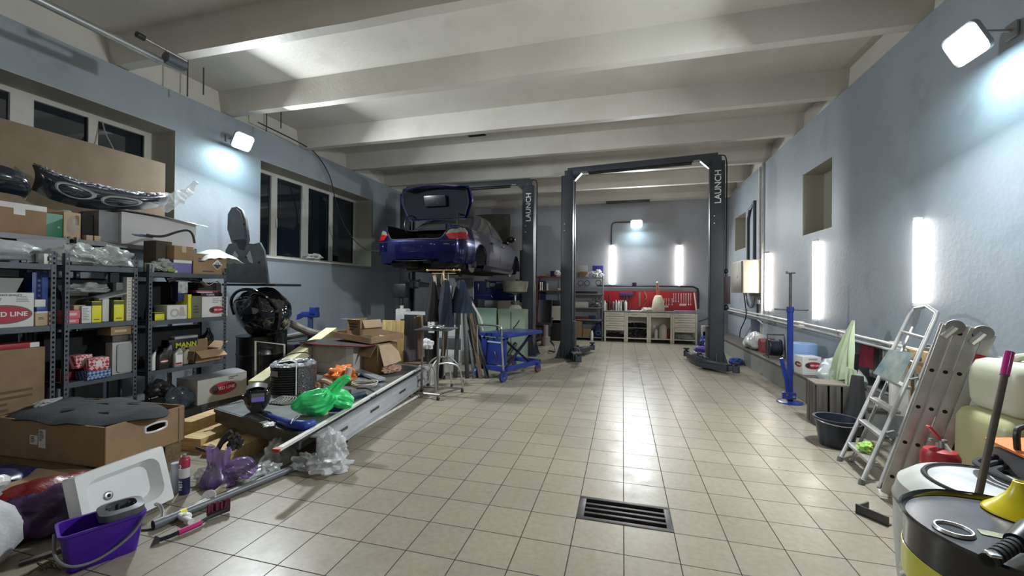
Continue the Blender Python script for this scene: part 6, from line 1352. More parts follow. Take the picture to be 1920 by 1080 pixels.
bm=nb(); tube(bm,[P(735,742,'z',.03),P(748,725,'z',.10),P(765,722,'z',.12),P(780,732,'z',.03)],.008,6,smooth=5); tube(bm,[P(700,768,'z',.03),P(735,745,'z',.03),P(742,738,'z',.03)],.012,6,smooth=3); O('wire_hanger',bm,DARKST,label='bent dark wire frame lying beside the roller table',cat='wire')
# welding helmet
hp=P(476,782,'z',PZ); t=T('welding_helmet','black welding helmet with a purple visor window on the metal table','helmet',(hp.x-.10,hp.y+.13,PZ),rz=.75)
bm=nb(); v=bmesh.ops.create_icosphere(bm,subdivisions=4,radius=1)['verts']
for q in v:
    p_=q.co; k=1-.18*max(0,-p_.z); x_=p_.x*.112*k; y_=p_.y*.135*k; z_=p_.z*.145
    if p_.y<-.25: y_=-.25*.135-(abs(p_.y)-.25)*.10; 
    if z_<-.12: z_=-.12
    q.co=Vector((x_,y_,z_+.135))
O('shell',bm,BLACKG,t,sharp=60)
bm=nb(); prism(bm,rrect(.135,.105,.012),.022,at(.012,-.128+.022,.165)@FY@Matrix.Scale(-1,4,(0,0,1)) if 0 else at(.012,-.100,.165)@FY); fr=O('visor_frame',bm,BLACK,t)
bm=nb(); prism(bm,rrect(.105,.046,.004),.003,at(.012,-.122,.150)@FY); O('visor_glass',bm,mat('violet_visor',(.20,.15,.50),.12,coat=.6),fr)
bm=nb(); prism(bm,rrect(.105,.030,.004),.003,at(.012,-.122,.190)@FY); O('visor_panel',bm,mat('grey_visor_panel',(.13,.13,.14),.25),fr)
bm=nb(); prism(bm,[(-.05,0),(.05,0),(.035,.09),(-.035,.09)],.035,at(0,-.082,.02)@FY); O('chin_guard',bm,BLACK,t)
bm=nb(); cyl(bm,(-.112,.02,.15),(-.125,.02,.15),.022,n=14); O('knob',bm,BLACK,t)
bm=nb(); sheet(bm,lambda u,v:Vector((-.085+.17*u,-.10+.10*v,.262+.022*math.sin(PI*u)-.02*(1-v))),8,5,.004); O('brow',bm,mat('brow_grey',(.10,.10,.10),.3,coat=.3),t)
# drill / blue angle tool, blue file, tape roll
t=T('angle_grinder','long blue power tool lying at the near edge of the metal table','power tool',P(530,793,'z',PZ),rz=-.05)
bm=nb(); tube(bm,[P(494,775,'z',PZ+.03),P(520,786,'z',PZ+.035),P(545,795,'z',PZ+.04),P(572,798,'z',PZ+.04),P(588,793,'z',PZ+.035)],.03,12,smooth=4,radii=[.018,.028,.034,.04,.042,.038,.03],flat=.8); O('motor_body',bm,BLUEP,t,W=True)
bm=nb(); tube(bm,[P(497,776,'z',PZ+.04),P(486,772,'z',PZ+.02)],.015,8); O('tool_nose',bm,BLACK,t,W=True)
bm=nb(); tube(bm,[P(545,795,'z',PZ+.08),P(550,786,'z',PZ+.10),P(557,780,'z',PZ+.10)],.005,6,smooth=3); O('lead',bm,BLACK,t,W=True)
bm=nb(); crumple(bm,P(505,796,'z',PZ+.02),(.04,.05,.018),81,.3); O('white_rag',bm,WHITEF,label='small white rag by the blue power tool',cat='rag')
t=T('blue_case','flat blue plastic case at the right edge of the metal table','case',P(628,768,'z',PZ))
p_=P(626,768,'z',PZ); bm=nb(); B(bm,-.10,-.06,0,.09,.07,.03,.008,xf(p_,rz=.35)); O('base',bm,BLUEP,t,W=True)
bm=nb(); B(bm,-.07,-.04,.031,.09,.08,.055,.006,xf(p_,rz=.35)); O('lid',bm,mat('pale_teal_plastic',(.18,.25,.27),.4),t,W=True)
bm=nb(); p_=P(606,776,'z',PZ); lathe(bm,[(.018,0),(.045,0),(.045,.035),(.018,.035),(.018,0)],p_,n=26,cap=False); O('tape_roll',bm,mat('cream_tape',(.52,.50,.36),.6),label='cream roll of masking tape under the green bag',cat='tape')
# green bag
gp=P(588,783,'z',PZ); t=T('carrier_bag','bright green plastic bag with its handles up on the metal table','bag',(gp.x-.0,gp.y+.10,PZ),rz=.55)
bm=nb(); foldtube(bm,[(-.22,0,.08),(-.14,0,.11),(-.03,0,.12),(.05,.0,.15),(.10,.0,.20)],[.05,.105,.12,.10,.05],13,[.05,.07,.08,.14,.45],n=110,jit=.035); O('bag_body',bm,GREENF,t,sharp=60)
bm=nb(); foldtube(bm,[(.07,.0,.18),(.11,.0,.235),(.16,.0,.29),(.22,.0,.325),(.25,0,.31)],[.05,.045,.042,.035,.02],6,[.5,.4,.3,.2,.2],n=48,flat=.55,jit=.01); O('bag_handle',bm,GREENF,t,sharp=60)
bm=nb(); foldtube(bm,[(.06,.0,.16),(.12,.03,.15),(.19,.06,.11),(.26,.08,.06)],[.05,.075,.08,.05],7,[.4,.3,.2,.25],n=60,flat=.7,jit=.02); O('bag_fold',bm,GREENF,t,sharp=60)
# coil of black cable
cp=P(541,741,'z',PZ); cxp,cyp=cp.x-.12,cp.y+.20; RC=.222
t=T('cable_coil','thick coil of black cable half wrapped in bubble film','cable coil',(cxp,cyp,PZ))
bm=nb()
for k in range(11):
    r=RC+.004*math.sin(k*2.1); tube(bm,[(r*math.cos(2*PI*i/40),r*math.sin(2*PI*i/40),.015+k*.027) for i in range(40)],.0145,7,closed=True)
lathe(bm,[(RC-.055,.01),(RC-.012,.01),(RC-.012,.30),(RC-.06,.31),(RC-.055,.01)],n=36,cap=False); O('cable_turns',bm,mat('cable_black',(.012,.012,.014),.35),t,sharp=60)
bm=nb(); n_=60
def bw(u,v): a=-.66+1.5*u; r=RC+.020+.006*noise.noise(Vector((u*30,v*20,0))); return Vector((r*math.cos(a),r*math.sin(a),.01+.30*v))
sheet(bm,bw,60,26,.001); O('bubble_film',bm,mat('bubble_film',(.03,.03,.034),.15,col2=(.09,.09,.095),scale=60,detail=1,spec=.8,bump=.8,bscale=60),t,sharp=60)
bm=nb()
def rimf(u,v): a=2*PI*u; r=RC+.022-.09*v; return Vector((r*math.cos(a),r*math.sin(a),.305+.035*math.sin(v*PI)+.014*noise.noise(Vector((math.cos(a)*6,math.sin(a)*6,v*4)))))
sheet(bm,rimf,64,8,.001); O('rim_film',bm,mat('rim_film',(.33,.34,.37),.2,alpha=.9,var=.5,scale=30,bump=.8,bscale=50),t,sharp=60)
bm=nb(); B(bm,-.055,-.003,-.03,.055,.0,.03,0,xf(((RC+.018)*math.cos(-1.75),(RC+.018)*math.sin(-1.75),.235),rz=-.18)); O('paper_tag',bm,mat('grey_tag',(.30,.30,.30),.6),t)
for an,z_ in ((-.72,0),(-1.33,0)):
    bm=nb(); c_,s_=math.cos(an),math.sin(an); tube(bm,[((RC+.024)*c_,(RC+.024)*s_,.0),((RC+.026)*c_,(RC+.026)*s_,.31),((RC-.03)*c_,(RC-.03)*s_,.37),((RC-.09)*c_+.03,(RC-.09)*s_,.33)],.007,6); O('white_strap',bm,WHITE,t); break
bm=nb(); tube(bm,[(-.18,-.10,.30),(-.10,.0,.40),(.06,.10,.43),(.18,.06,.39),(.21,-.04,.36),(.12,-.08,.34)],.006,6,smooth=6); tube(bm,[(-.12,-.1,.31),(0,-.04,.33),(.1,-.06,.32)],.03,8,smooth=4); O('loose_end',bm,BLACK,t)
bm=nb(); c_=P(528,758,'z',PZ)
for k in range(5): tube(bm,[c_+Vector((-.10+.035*k+.05*math.cos(a),.05+.09*math.sin(a),.01+.03*max(0,math.sin(a)))) for a in [2*PI*i/18 for i in range(18)]],.008,6,closed=True)
O('spiral_hose',bm,mat('olive_hose',(.10,.095,.075),.6),label='olive spiral hose between the helmet and the green bag',cat='hose')
# orange bag, red bottle bits, cables, tools behind
op=P(625,722,'z',PZ); bm=nb(); crumple(bm,op+Vector((0,.15,.10)),(.17,.14,.11),101,.32,2.2); O('orange_bag',bm,ORANGEF,label='crumpled orange plastic bag beside the white carton',cat='bag')
bm=nb(); q=op+Vector((.15,.06,.08)); cyl(bm,q,q+Vector((.02,.02,.13)),.04,n=16); O('pink_bottle',bm,mat('pink_white_bottle',(.60,.36,.32),.3),label='pinkish bottle standing against the orange bag',cat='bottle')
bm=nb(); q=P(597,722,'z',PZ+.05); tube(bm,[q+Vector((.02,0,.04)),q+Vector((.10,0,.05)),q+Vector((.2,.02,.0))],.03,8,smooth=4); crumple(bm,q,(.06,.05,.05),102,.2); O('tan_glove',bm,mat('tan_leather',(.45,.27,.18),.7),label='tan work glove between the cable coil and the orange bag',cat='glove')
bm=nb(); c_=P(640,738,'z',PZ); tube(bm,[c_+Vector((-.2,-.05,.02)),c_+Vector((-.05,-.12,.05)),c_+Vector((.03,-.02,.05)),c_+Vector((-.08,.02,.03)),c_+Vector((-.2,.0,.02))],.007,6,smooth=5); O('white_red_cord',bm,mat('pale_red_cord',(.50,.38,.36),.6),label='pale looped cord next to the green bag',cat='cord')
bm=nb(); c_=P(683,722,'z',PZ)
for k in range(4): tube(bm,[c_+Vector((.16*math.cos(a+k)+.01*k,.13*math.sin(a+k)-.01*k,.012+.010*k+.008*math.sin(a*2))) for a in [2*PI*i/22 for i in range(20)]],.0065,6,smooth=0)
O('rope_coil',bm,mat('beige_cord',(.50,.45,.38),.7),label='coil of beige cord on the metal table under the aluminium bar',cat='cord')
t=T('hand_tool','dark blue hand tool with cables lying on the metal table','power tool',P(665,742,'z',PZ))
bm=nb(); tube(bm,[P(652,748,'z',PZ+.03),P(668,742,'z',PZ+.03),P(684,738,'z',PZ+.03)],.032,10,smooth=3,flat=.8); O('housing',bm,mat('petrol_plastic',(.02,.05,.08),.35),t,W=True)
bm=nb(); tube(bm,[P(684,738,'z',PZ+.02),P(696,746,'z',PZ+.01),P(705,738,'z',PZ+.01),P(690,728,'z',PZ+.01),P(668,728,'z',PZ+.01)],.009,6,smooth=5); O('lead',bm,BLACKR,t,W=True)
bm=nb(); q=P(645,740,'z',PZ); B(bm,-.08,-.05,0,.06,.06,.05,.004,xf(q,rz=.3)); O('black_bracket',bm,DARKST,label='black steel clamp body near the dark blue hand tool',cat='clamp')
bm=nb(); a_,b_=P(652,690,'z',PZ+.02),P(716,714,'z',PZ+.02); d=b_-a_; M=Matrix.Translation(a_)@Matrix.Rotation(math.atan2(d.y,d.x),4,'Z'); B(bm,0,-.06,0,d.length,.05,.035,.004,M); B(bm,0,-.10,-.01,d.length*.55,-.065,.03,.004,M) ; o=O('aluminium_bar',bm,mat('bluish_aluminium',(.40,.43,.46),.35,metal=.6),label='bluish aluminium bar in front of the stacked cartons',cat='bar')
# white carton with a dark red-edged panel on it
t,a,b,h=carton('whitish grey carton under the dark red-edged panel',-4.27,4.92,PZ,-3.60,5.22,PZ+.40,mat('greyish_white_card',(.40,.39,.35),.7,var=.08),rz=.02)
bm=nb(); B(bm,.22,-b-.0012,0,a+.001,-b,h); O('white_strip',bm,mat('bright_white_card',(.55,.53,.52),.6),t); lines(t,at(-.05,-b-.001,.14)@FY,.35,1,.02,MATS['pale_print'],3)
bm=nb()
pz=[P(532,657,'z',.73),P(592,644,'z',.78),P(660,655,'z',.745),P(698,668,'z',.72),P(640,668,'z',.715),P(585,656,'z',.745)]
pz=[Vector((-4.42,4.86,.715)),Vector((-4.45,5.30,.735)),Vector((-3.85,5.5,.725)),Vector((-3.30,5.06,.712)),Vector((-3.38,4.86,.705)),Vector((-4.0,4.80,.709))]
vs=[bm.verts.new(q) for q in pz]; f_=bm.faces.new(vs); bmesh.ops.solidify(bm,geom=[f_],thickness=.012); o=O('panel',bm,mat('dusty_dark_panel',(.10,.09,.09),.5,var=.2),label='dusty dark panel with a crimson front edge lying over the cartons',cat='panel')
bm=nb(); tube(bm,[pz[0]+Vector((0,-.004,.0)),pz[5]+Vector((0,-.004,.0)),pz[4]+Vector((0,-.004,.0)),pz[3]+Vector((.004,0,.0))],.010,6); O('crimson_edge',bm,mat('crimson_edge',(.17,.012,.03),.5),o,W=True)
# pale foam board
q0=P(486,735,'z',PZ); bm=nb(); A1=Vector((q0.x+.0,q0.y+.02,PZ)); A2=Vector((-4.55,5.75,.72)); d=A2-A1; M=Matrix.Translation(A1)@d.to_track_quat('Y','Z').to_matrix().to_4x4(); B(bm,-.13,0,0,.04,d.length,.13,.004,M); O('foam_board',bm,mat('pale_yellow_foam',(.55,.53,.32),.85,var=.12,scale=6),label='pale yellow foam bar sloping up behind the cable coil',cat='foam')
# white metal frame behind
t=T('empty_screen','white empty rectangular metal frame standing behind the foam bar','frame',(-4.45,4.62,0))
qa,qb,qc,qd=P(479,740,'y',4.45),P(479,640,'y',4.45),P(533,646,'y',4.75),P(533,740,'y',4.75); bm=nb(); tube(bm,[Vector((qa.x,qa.y,0)),qb,qc,Vector((qd.x,qd.y,0))],.017,4); O('frame_tube',bm,mat('white_frame_paint',(.50,.50,.44),.45),t,W=True,smooth=False)
# big open carton, shallow tray, small carton
c0=P(707,702,'z',PZ); t=T('cardboard_box','large open brown carton with a hanging torn flap at the middle of the table','box',(c0.x,c0.y,PZ),rz=-.36)
W1,D1,H1=.58,.34,.42; bm=nb(); w_=.006; B(bm,-W1,0,0,0,w_,H1,0); B(bm,-W1,D1-w_,0,0,D1,H1); B(bm,-W1,0,0,-W1+w_,D1,H1); B(bm,-w_,0,0,0,D1,H1); B(bm,-W1,0,0,0,D1,w_); O('body',bm,CARD,t,smooth=False)
bm=nb(); sheet(bm,lambda u,v:Vector((.003+.12*u+.02*math.sin(v*3)*u,.02+.30*v,H1-.02-.28*u*(1-.15*v)+.012*noise.noise(Vector((u*4,v*5,0))))),8,8,.004); O('torn_flap',bm,CARDL,t,sharp=60)
bm=nb(); B(bm,0,0,0,.22,W1,.004,0,xf((0,0,H1-.002),rz=-PI/2)@Matrix.Rotation(R_(58),4,'Y')@at(0,-W1,0)) if 0 else sheet(bm,lambda u,v:Vector((-W1+W1*u,-.12*v,H1-.17*v)),4,4,.004); O('front_flap',bm,CARD,t)
bm=nb(); crumple(bm,(.10,.16,.06),(.06,.14,.06),111,.4,2.5); O('torn_pieces',bm,mat('pinkish_torn_card',(.42,.26,.20),.85,var=.25,scale=20),t)
zt_=PZ+H1+.004
n0=P(695,645,'z',zt_+.0); l0=P(620,622,'z',zt_+.02); r0_=P(752,622,'z',zt_+.02)
t=T('cardboard_tray','shallow open brown carton tray lying across the large open carton','box',n0)
ul=Vector((-.72,.14,.05)); ur=Vector((.16,.58,.02))
bm=nb()
def wallq(bm,p,q,hh,th=.008):
    d=(q-p); n_=Vector((-d.y,d.x,0)).normalized()*th; vs=[bm.verts.new(v_) for v_ in (p,q,q+n_,p+n_,p+Vector((0,0,hh)),q+Vector((0,0,hh)),q+n_+Vector((0,0,hh)),p+n_+Vector((0,0,hh)))]
    for f in ((0,1,2,3),(4,5,6,7),(0,1,5,4),(1,2,6,5),(2,3,7,6),(3,0,4,7)): bm.faces.new([vs[i] for i in f])
O0=Vector((0,0,0)); wallq(bm,O0,ul,.085); wallq(bm,ul,ul+ur,.085); wallq(bm,ul+ur,ur,.085); wallq(bm,ur,O0,.085)
vs=[bm.verts.new(v_) for v_ in (O0,ur,ul+ur,ul)]; f_=bm.faces.new(vs); bmesh.ops.solidify(bm,geom=[f_],thickness=.005); O('tray_body',bm,CARD,t,smooth=False)
bm=nb(); c_=(ul+ur)*.5+ur*.22; B(bm,-.13,-.09,.006,.13,.09,.012,0,xf(c_,rz=-.3)); O('pale_insert',bm,mat('cream_card',(.62,.55,.40),.7),t)
n1=n0+Vector((-.26,.12,.01)); t=T('cardboard_box','small open printed carton topmost of the stack on the table','box',n1,rz=1.25)
W2,D2,H2=.34,.30,.31; bm=nb(); B(bm,0,0,0,W2,.005,H2*.62); B(bm,0,0,0,.005,D2,H2); B(bm,W2-.005,0,0,W2,D2,H2*.85); B(bm,0,D2-.005,0,W2,D2,H2); B(bm,0,0,0,W2,D2,.005); B(bm,0,0,0,.06,.005,H2); O('body',bm,CARD,t,smooth=False)
bm=nb(); sheet(bm,lambda u,v:Vector((.04+(W2-.02)*u,-.0-.06*v,H2-.01-.11*v)),4,4,.004); O('front_flap',bm,CARDL,t)
bm=nb(); sheet(bm,lambda u,v:Vector((-.10*v,.0+D2*u,H2+.01*v)),4,4,.004); O('side_flap',bm,CARDL,t)
lines(t,Matrix.Translation((-.001,D2*.5,H2*.75))@FXN,.20,3,.04,MATS['print_ink'],2); lines(t,at(W2*.4,-.001,.06)@FY,.16,2,.02,MATS['print_ink'],6)
bm=nb(); q=P(628,640,'z',.62); sheet(bm,lambda u,v:Vector((q.x-.12+.26*u,q.y-.05+.1*v,PZ+.30+.16*(1-abs(u-.5)*1.4)+.03*v)),6,4,.005); O('folded_card',bm,mat('pale_green_card',(.50,.50,.34),.8),label='folded pale green card between the foam bar and the stacked cartons',cat='card')
# upright boards
def board(label,px0,px1,y,pyt,lean,m,dy=0,zb=0.30,th=.03,name='wooden_board'):
    a_,b_=P(px0,pyt,'y',y),P(px1,pyt,'y',y+dy); d=b_-a_; d.z=0; M=xf((a_.x,a_.y-lean,zb),rz=math.atan2(d.y,d.x)); bm=nb()
    ang=-math.atan2(lean,a_.z-zb); B(bm,0,0,0,d.length,th,(a_.z-zb)/math.cos(ang),.003,M@Matrix.Rotation(ang,4,'X')); return O(name,bm,m,label=label,cat='board')
board('wide yellow pine board standing behind the stacked cartons',717,757,6.0,600,.03,PINEZ)
board('dark grey board leaning beside the yellow pine board',757,785,6.02,598,.04,GREYW,.25)
board('brown narrow board behind the dark grey board',783,794,6.30,594,.04,BROWNW,.1)
board('thin tan board rearmost of the leaning boards',791,799,6.42,592,.04,wood('tan_board',(.36,.24,.14),(.26,.17,.09),2,ax=2),.2)
bm=nb(); B(bm,-3.50,5.96,0,-3.08,6.14,.298); O('timber_offcut',bm,BROWNW,label='brown wooden block under the row of upright boards',cat='timber')
# ---------------- middle left: roller table, coat stand, lift table, undertray ----------------
# roller table
t=T('roller_table','small steel roller table with a square top in front of the coat stand','table',(-2.56,5.32,0))
ST=mat('dull_steel_tube',(.20,.19,.18),.38,metal=.75,var=.2)
bm=nb(); B(bm,-.24,-.16,.915,.26,.20,.930,.003,xf((0,0,0),rz=.1)); O('table_top',bm,mat('worn_steel_top',(.13,.13,.13),.35,metal=.6,var=.4,scale=9),t)
for x,y in ((-.16,-.06),(.06,-.02)):
    bm=nb(); cyl(bm,(x,y,.08),(x,y,.915),.016,n=10); O('leg',bm,ST,t)
bm=nb(); tube(bm,[(-.16,-.06,.40),(-.05,-.14,.44),(.06,-.13,.38),(.10,-.14,.08)],.013,8,smooth=5); tube(bm,[(.06,-.02,.44),(.20,.10,.44),(.30,.20,.34),(.34,.24,.05)],.013,8,smooth=5); O('curved_brace',bm,mat('bright_tube',(.50,.50,.48),.3,metal=.85),t)
bm=nb()
tube(bm,[(-.30,-.20,.07),(.20,-.24,.07)],.013,4); tube(bm,[(-.26,.10,.07),(.34,.22,.07)],.013,4); tube(bm,[(-.02,-.22,.07),(.06,.16,.07)],.013,4); tube(bm,[(.16,-.24,.07),(.33,.22,.07)],.013,4); tube(bm,[(-.24,-.2,.07),(-.22,.11,.07)],.013,4); O('base_frame',bm,ST,t)
for x,y in ((-.28,-.20),(.18,-.25),(.33,.24),(-.25,.12)):
    bm=nb(); cyl(bm,(x-.012,y,.03),(x+.012,y,.03),.03,n=18); c_=O('castor',bm,BLACKR,t)
    bm=nb(); tube(bm,[(x,y,.03),(x+.02,y,.062)],.012,6); O('castor_fork',bm,STEEL,c_)
bm=nb(); crumple(bm,(-2.50,5.30,.955),(.10,.09,.03),121,.35); O('wrench_bundle',bm,STEEL,label='bright metal parts heaped on the small roller table',cat='tool')
bm=nb(); tube(bm,[(-2.44,5.22,.945),(-2.36,5.26,.95),(-2.22,5.34,.95)],.014,6); O('screwdriver',bm,mat('grey_green_tool',(.16,.18,.17),.4),label='grey tool bar overhanging the right side of the roller table top',cat='tool')
# coat stand with jackets
SX,SY=-2.74,6.0
t=T('coat_stand','wheeled coat stand with brass knobs on its top bar','coat stand',(SX,SY,0))
bm=nb(); cyl(bm,(0,0,.30),(0,0,1.80),.016,n=12); cyl(bm,(.06,.03,.30),(.06,.03,1.75),.012,n=10); O('pole',bm,mat('brown_chrome_pole',(.30,.24,.19),.3,metal=.8),t)
bm=nb(); tube(bm,[(-.28,0,1.79),(.26,.02,1.79)],.010,8); tube(bm,[(-.20,0,1.74),(.2,.02,1.74)],.007,6); O('top_bar',bm,BRASS,t)
for x,z in ((-.28,1.79),(.18,1.79),(.27,1.79),(.04,1.64)):
    bm=nb(); ball(bm,(x,.0,z),.022); O('knob',bm,BRASS,t)
for an in (200,250,320,20,110):
    bm=nb(); c_,s_=math.cos(R_(an)),math.sin(R_(an)); tube(bm,[(0,0,.42),(.12*c_,.12*s_,.40),(.24*c_,.24*s_,.28),(.31*c_,.31*s_,.06)],.012,8,smooth=4); g_=O('leg',bm,MATS['bright_tube'],t)
    bm=nb(); cyl(bm,(.31*c_-.01,.31*s_,.028),(.31*c_+.01,.31*s_,.028),.028,n=14); O('castor',bm,BLACKR,g_)
def jacket(label,x,y,z1,z0,w0,w1,m,seed,lean=0):
    bm=nb()
    def f(u,v):
        a=2*PI*u; w_=w0+(w1-w0)*min(1,v*1.6); d_=.05+.05*v; k=1+.12*math.sin(a*5+seed+v*4)
        return Vector((x+lean*v+w_*math.cos(a)*k,y+d_*math.sin(a)*k,z1-(z1-z0)*v-.03*abs(math.cos(a))*(1-v)))
    rows=[[bm.verts.new(f(i/32,j/14)) for i in range(32)] for j in range(15)]
    for r0,r1 in zip(rows,rows[1:]):
        for i in range(32): bm.faces.new((r0[i],r0[(i+1)%32],r1[(i+1)%32],r1[i]))
    bm.faces.new(rows[0]); bm.faces.new(rows[-1][::-1]); return O('jacket',bm,m,label=label,cat='jacket',sharp=60)
NAVYF=mat('navy_workwear',(.006,.010,.024),.85,var=.3,scale=8); 
jacket('black jacket hanging on the left of the coat stand',-2.90,5.95,1.62,.98,.04,.11,mat('black_workwear',(.008,.008,.010),.9),1)
jacket('navy overall hanging long at the middle of the coat stand',-2.66,5.92,1.64,.88,.05,.12,NAVYF,2)
jacket('dark navy work jacket hanging at the right of the coat stand',-2.44,6.0,1.64,1.12,.06,.15,mat('bluish_workwear',(.007,.016,.034),.85,var=.3,scale=8),3,.02)
bm=nb(); tube(bm,[(-2.92,6.03,1.72),(-2.90,6.03,1.62),(-2.91,6.02,1.44)],.028,6,smooth=3,flat=.5); O('beige_glove',bm,mat('beige_fabric',(.42,.36,.28),.85),label='beige glove hanging from the top bar of the coat stand',cat='glove')
bm=nb(); tube(bm,[(-2.70,5.90,1.76),(-2.73,5.89,1.64),(-2.71,5.89,1.52),(-2.69,5.9,1.62),(-2.70,5.9,1.74)],.006,6,smooth=4); O('hook',bm,BRASS,label='brass coat hanger hook dangling from the coat stand',cat='hanger')
# long dark strips leaning in the corner
for i,(xb,xt,yb,zt,m_,l) in enumerate(((-2.95,-2.90,6.35,1.55,'BLACK','leftmost of the long dark strips leaning behind the coat stand'),(-2.72,-2.78,6.45,1.45,'DARKST','second long dark strip from the left behind the coat stand'),(-2.50,-2.70,6.45,1.50,'BLACK','third long dark strip from the left behind the coat stand'),(-2.38,-2.72,6.5,1.42,'DARKST','fourth long dark strip from the left behind the coat stand'),(-2.28,-2.62,6.5,1.30,'BROWNW','brown strip leaning just left of the blue lift table'),(-2.18,-2.60,6.55,1.36,'BLACK','rightmost long dark strip, its foot nearest the blue lift table'))):
    bm=nb(); a_,b_=Vector((xb,yb,0)),Vector((xt,yb+.30,zt)); d=b_-a_; M=Matrix.Translation(a_)@d.to_track_quat('Z','Y').to_matrix().to_4x4(); B(bm,-.035,-.012,0,.035,.012,d.length,.004,M); B(bm,-.035,-.03,0,-.028,.012,d.length,0,M); o=O('trim_strip',bm,{'BLACK':BLACK,'DARKST':DARKST,'BROWNW':BROWNW}[m_],label=l,cat='strip')
    if i in (2,3,5):
        for k in (.35,.7):
            bm=nb(); B(bm,-.02,-.032,d.length*k,.02,-.030,d.length*k+.05,0,M); O('paper_label',bm,PAPER,o,W=True)
bm=nb(); tube(bm,[(-2.56,6.62,1.34),(-2.46,6.6,1.22),(-2.30,6.55,.98),(-2.24,6.5,.8)],.018,6,smooth=4); O('grey_hose',bm,GREYL,label='grey hose arching down behind the dark strips',cat='hose')
bm=nb(); B(bm,-3.06,5.78,.0,-2.84,5.92,.30,.01); O('white_canister',bm,mat('dirty_white_canister',(.40,.40,.38),.5,var=.3,scale=12),label='dirty white canister on the floor behind the roller table legs',cat='canister')
bm=nb(); crumple(bm,(-2.94,5.85,.62),(.10,.06,.10),131,.2); O('white_rag',bm,WHITEF,label='white cloth hung over the strips behind the roller table',cat='cloth')
bm=nb(); cyl(bm,(-2.94,5.88,.30),(-2.94,5.88,.56),.012,n=8); O('thin_rod',bm,DARKST,label='thin rod in the dirty white canister',cat='rod')
# blue scissor lift table with handle
t=T('lift_table','blue hydraulic scissor lift table with a chrome push handle','lift table',(-1.95,6.95,0),rz=R_(68))
def Lx(bm,*a,**k): return B(bm,*a,**k)
LBL=BLUE
bm=nb(); B(bm,-.42,-.33,.70,.62,.30,.755,.006); O('platform',bm,LBL,t)
bm=nb(); B(bm,-.44,-.30,.14,.62,-.25,.22,.005); B(bm,-.44,.22,.14,.62,.27,.22,.005); B(bm,-.44,-.30,.14,-.38,.27,.22,.005); B(bm,.56,-.30,.14,.62,.27,.22,.005); O('base_frame',bm,LBL,t)
for y in (-.24,.19):
    for s in (-1,1):
        bm=nb(); tube(bm,[(s*-.34,y,.20),(s*.42,y+.02,.70)],.022,4,flat=1.6); O('scissor_arm',bm,mat('dark_blue_steel',(.015,.018,.05),.4,metal=.3),t)
bm=nb(); B(bm,-.40,-.27,.24,-.36,.25,.68,.006); O('side_panel',bm,LBL,t)
bm=nb(); B(bm,-.41,-.22,.60,-.402,.12,.625); O('white_stripe',bm,mat('pale_blue_print',(.35,.40,.52),.4),t)
bm=nb(); tube(bm,[(-.47,.24,.16),(-.52,.24,.60),(-.53,.23,.84),(-.53,.17,.90),(-.53,-.22,.90),(-.53,-.28,.84),(-.52,-.29,.60),(-.47,-.29,.16)],.016,10,smooth=3); O('push_handle',bm,CHROME,t)
for x,y,r in ((-.50,-.31,.085),(-.50,.25,.085),(.52,-.30,.075),(.52,.25,.075)):
    bm=nb(); cyl(bm,(x,y-.022,r),(x,y+.022,r),r,n=26); w3=O('wheel',bm,mat('blue_wheel',(.03,.05,.20),.4) if x<0 else mat('brown_wheel',(.12,.05,.05),.5),t)
    bm=nb(); cyl(bm,(x,y-.025,r),(x,y+.025,r),r*.35,n=14); O('wheel_hub',bm,STEEL,w3)
    bm=nb(); B(bm,x-.04,y-.03,r*.9,x+.04,y+.03,.18,.006); O('wheel_fork',bm,LBL,t)
bm=nb(); B(bm,-.25,-.08,.22,.1,.08,.34,.02); cyl(bm,(-.1,0,.26),(.25,0,.52),.035,n=12); O('hydraulic_pump',bm,DARKST,t)
bm=nb(); tube(bm,[(-.38,-.1,.25),(-.42,-.05,.45),(-.36,.05,.40),(-.38,.15,.24)],.015,6,smooth=4); O('pedal_cable',bm,BLACK,t)
# green panels behind
bm=nb(); B(bm,-3.06,7.86,0,-2.44,7.89,1.12,.004,None); O('sage_board',bm,mat('sage_green_panel',(.17,.26,.20),.55,var=.06,scale=2),label='sage green flat panel standing behind the blue lift table',cat='panel')
t=T('green_cabinet','pale green cabinet with two doors behind the lift post','cabinet',(-1.75,8.20,0)) if 0 else None
bm=nb(); B(bm,-2.42,7.9,0,-1.86,8.18,1.10,.006); o=O('green_cabinet',bm,mat('pale_green_cabinet',(.18,.24,.17),.5,var=.08,scale=3),label='pale green cabinet right of the sage panel, partly behind the lift post',cat='cabinet')
bm=nb(); B(bm,-2.15,7.895,.05,-2.14,7.899,1.05); O('door_gap',bm,HOLE,o,W=True)
# oil drainer: funnel basin on a post, glass bowl
t=T('oil_drainer','mobile oil drainer with a wide grey basin and a clear bowl','oil drainer',(-2.22,8.50,0))
bm=nb(); lathe(bm,[(.02,1.36),(.05,1.40),(.25,1.45),(.28,1.66),(.285,1.67),(.27,1.665),(.23,1.46),(.03,1.42)],n=36,cap=False); O('basin',bm,mat('ribbed_grey_green',(.20,.20,.15),.45,metal=.3,var=.2),t)
bm=nb(); cyl(bm,(0,0,.3),(0,0,1.38),.022,n=12); O('pipe',bm,STEEL,t)
bm=nb(); lathe(bm,[(0,.72),(.10,.74),(.15,.82),(.15,1.10),(.10,1.16),(.05,1.18)],n=26,cap=False); O('clear_bowl',bm,mat('pale_bowl',(.50,.52,.40),.12,alpha=.55,spec=.8),t)
bm=nb(); lathe(bm,[(0,1.17),(.09,1.18),(.09,1.24),(0,1.25)],n=20); O('lid',bm,DARKST,t)
bm=nb(); lathe(bm,[(0,.05),(.20,.05),(.20,.66),(.16,.70),(0,.70)],n=30); O('tank',bm,BLUE,t)
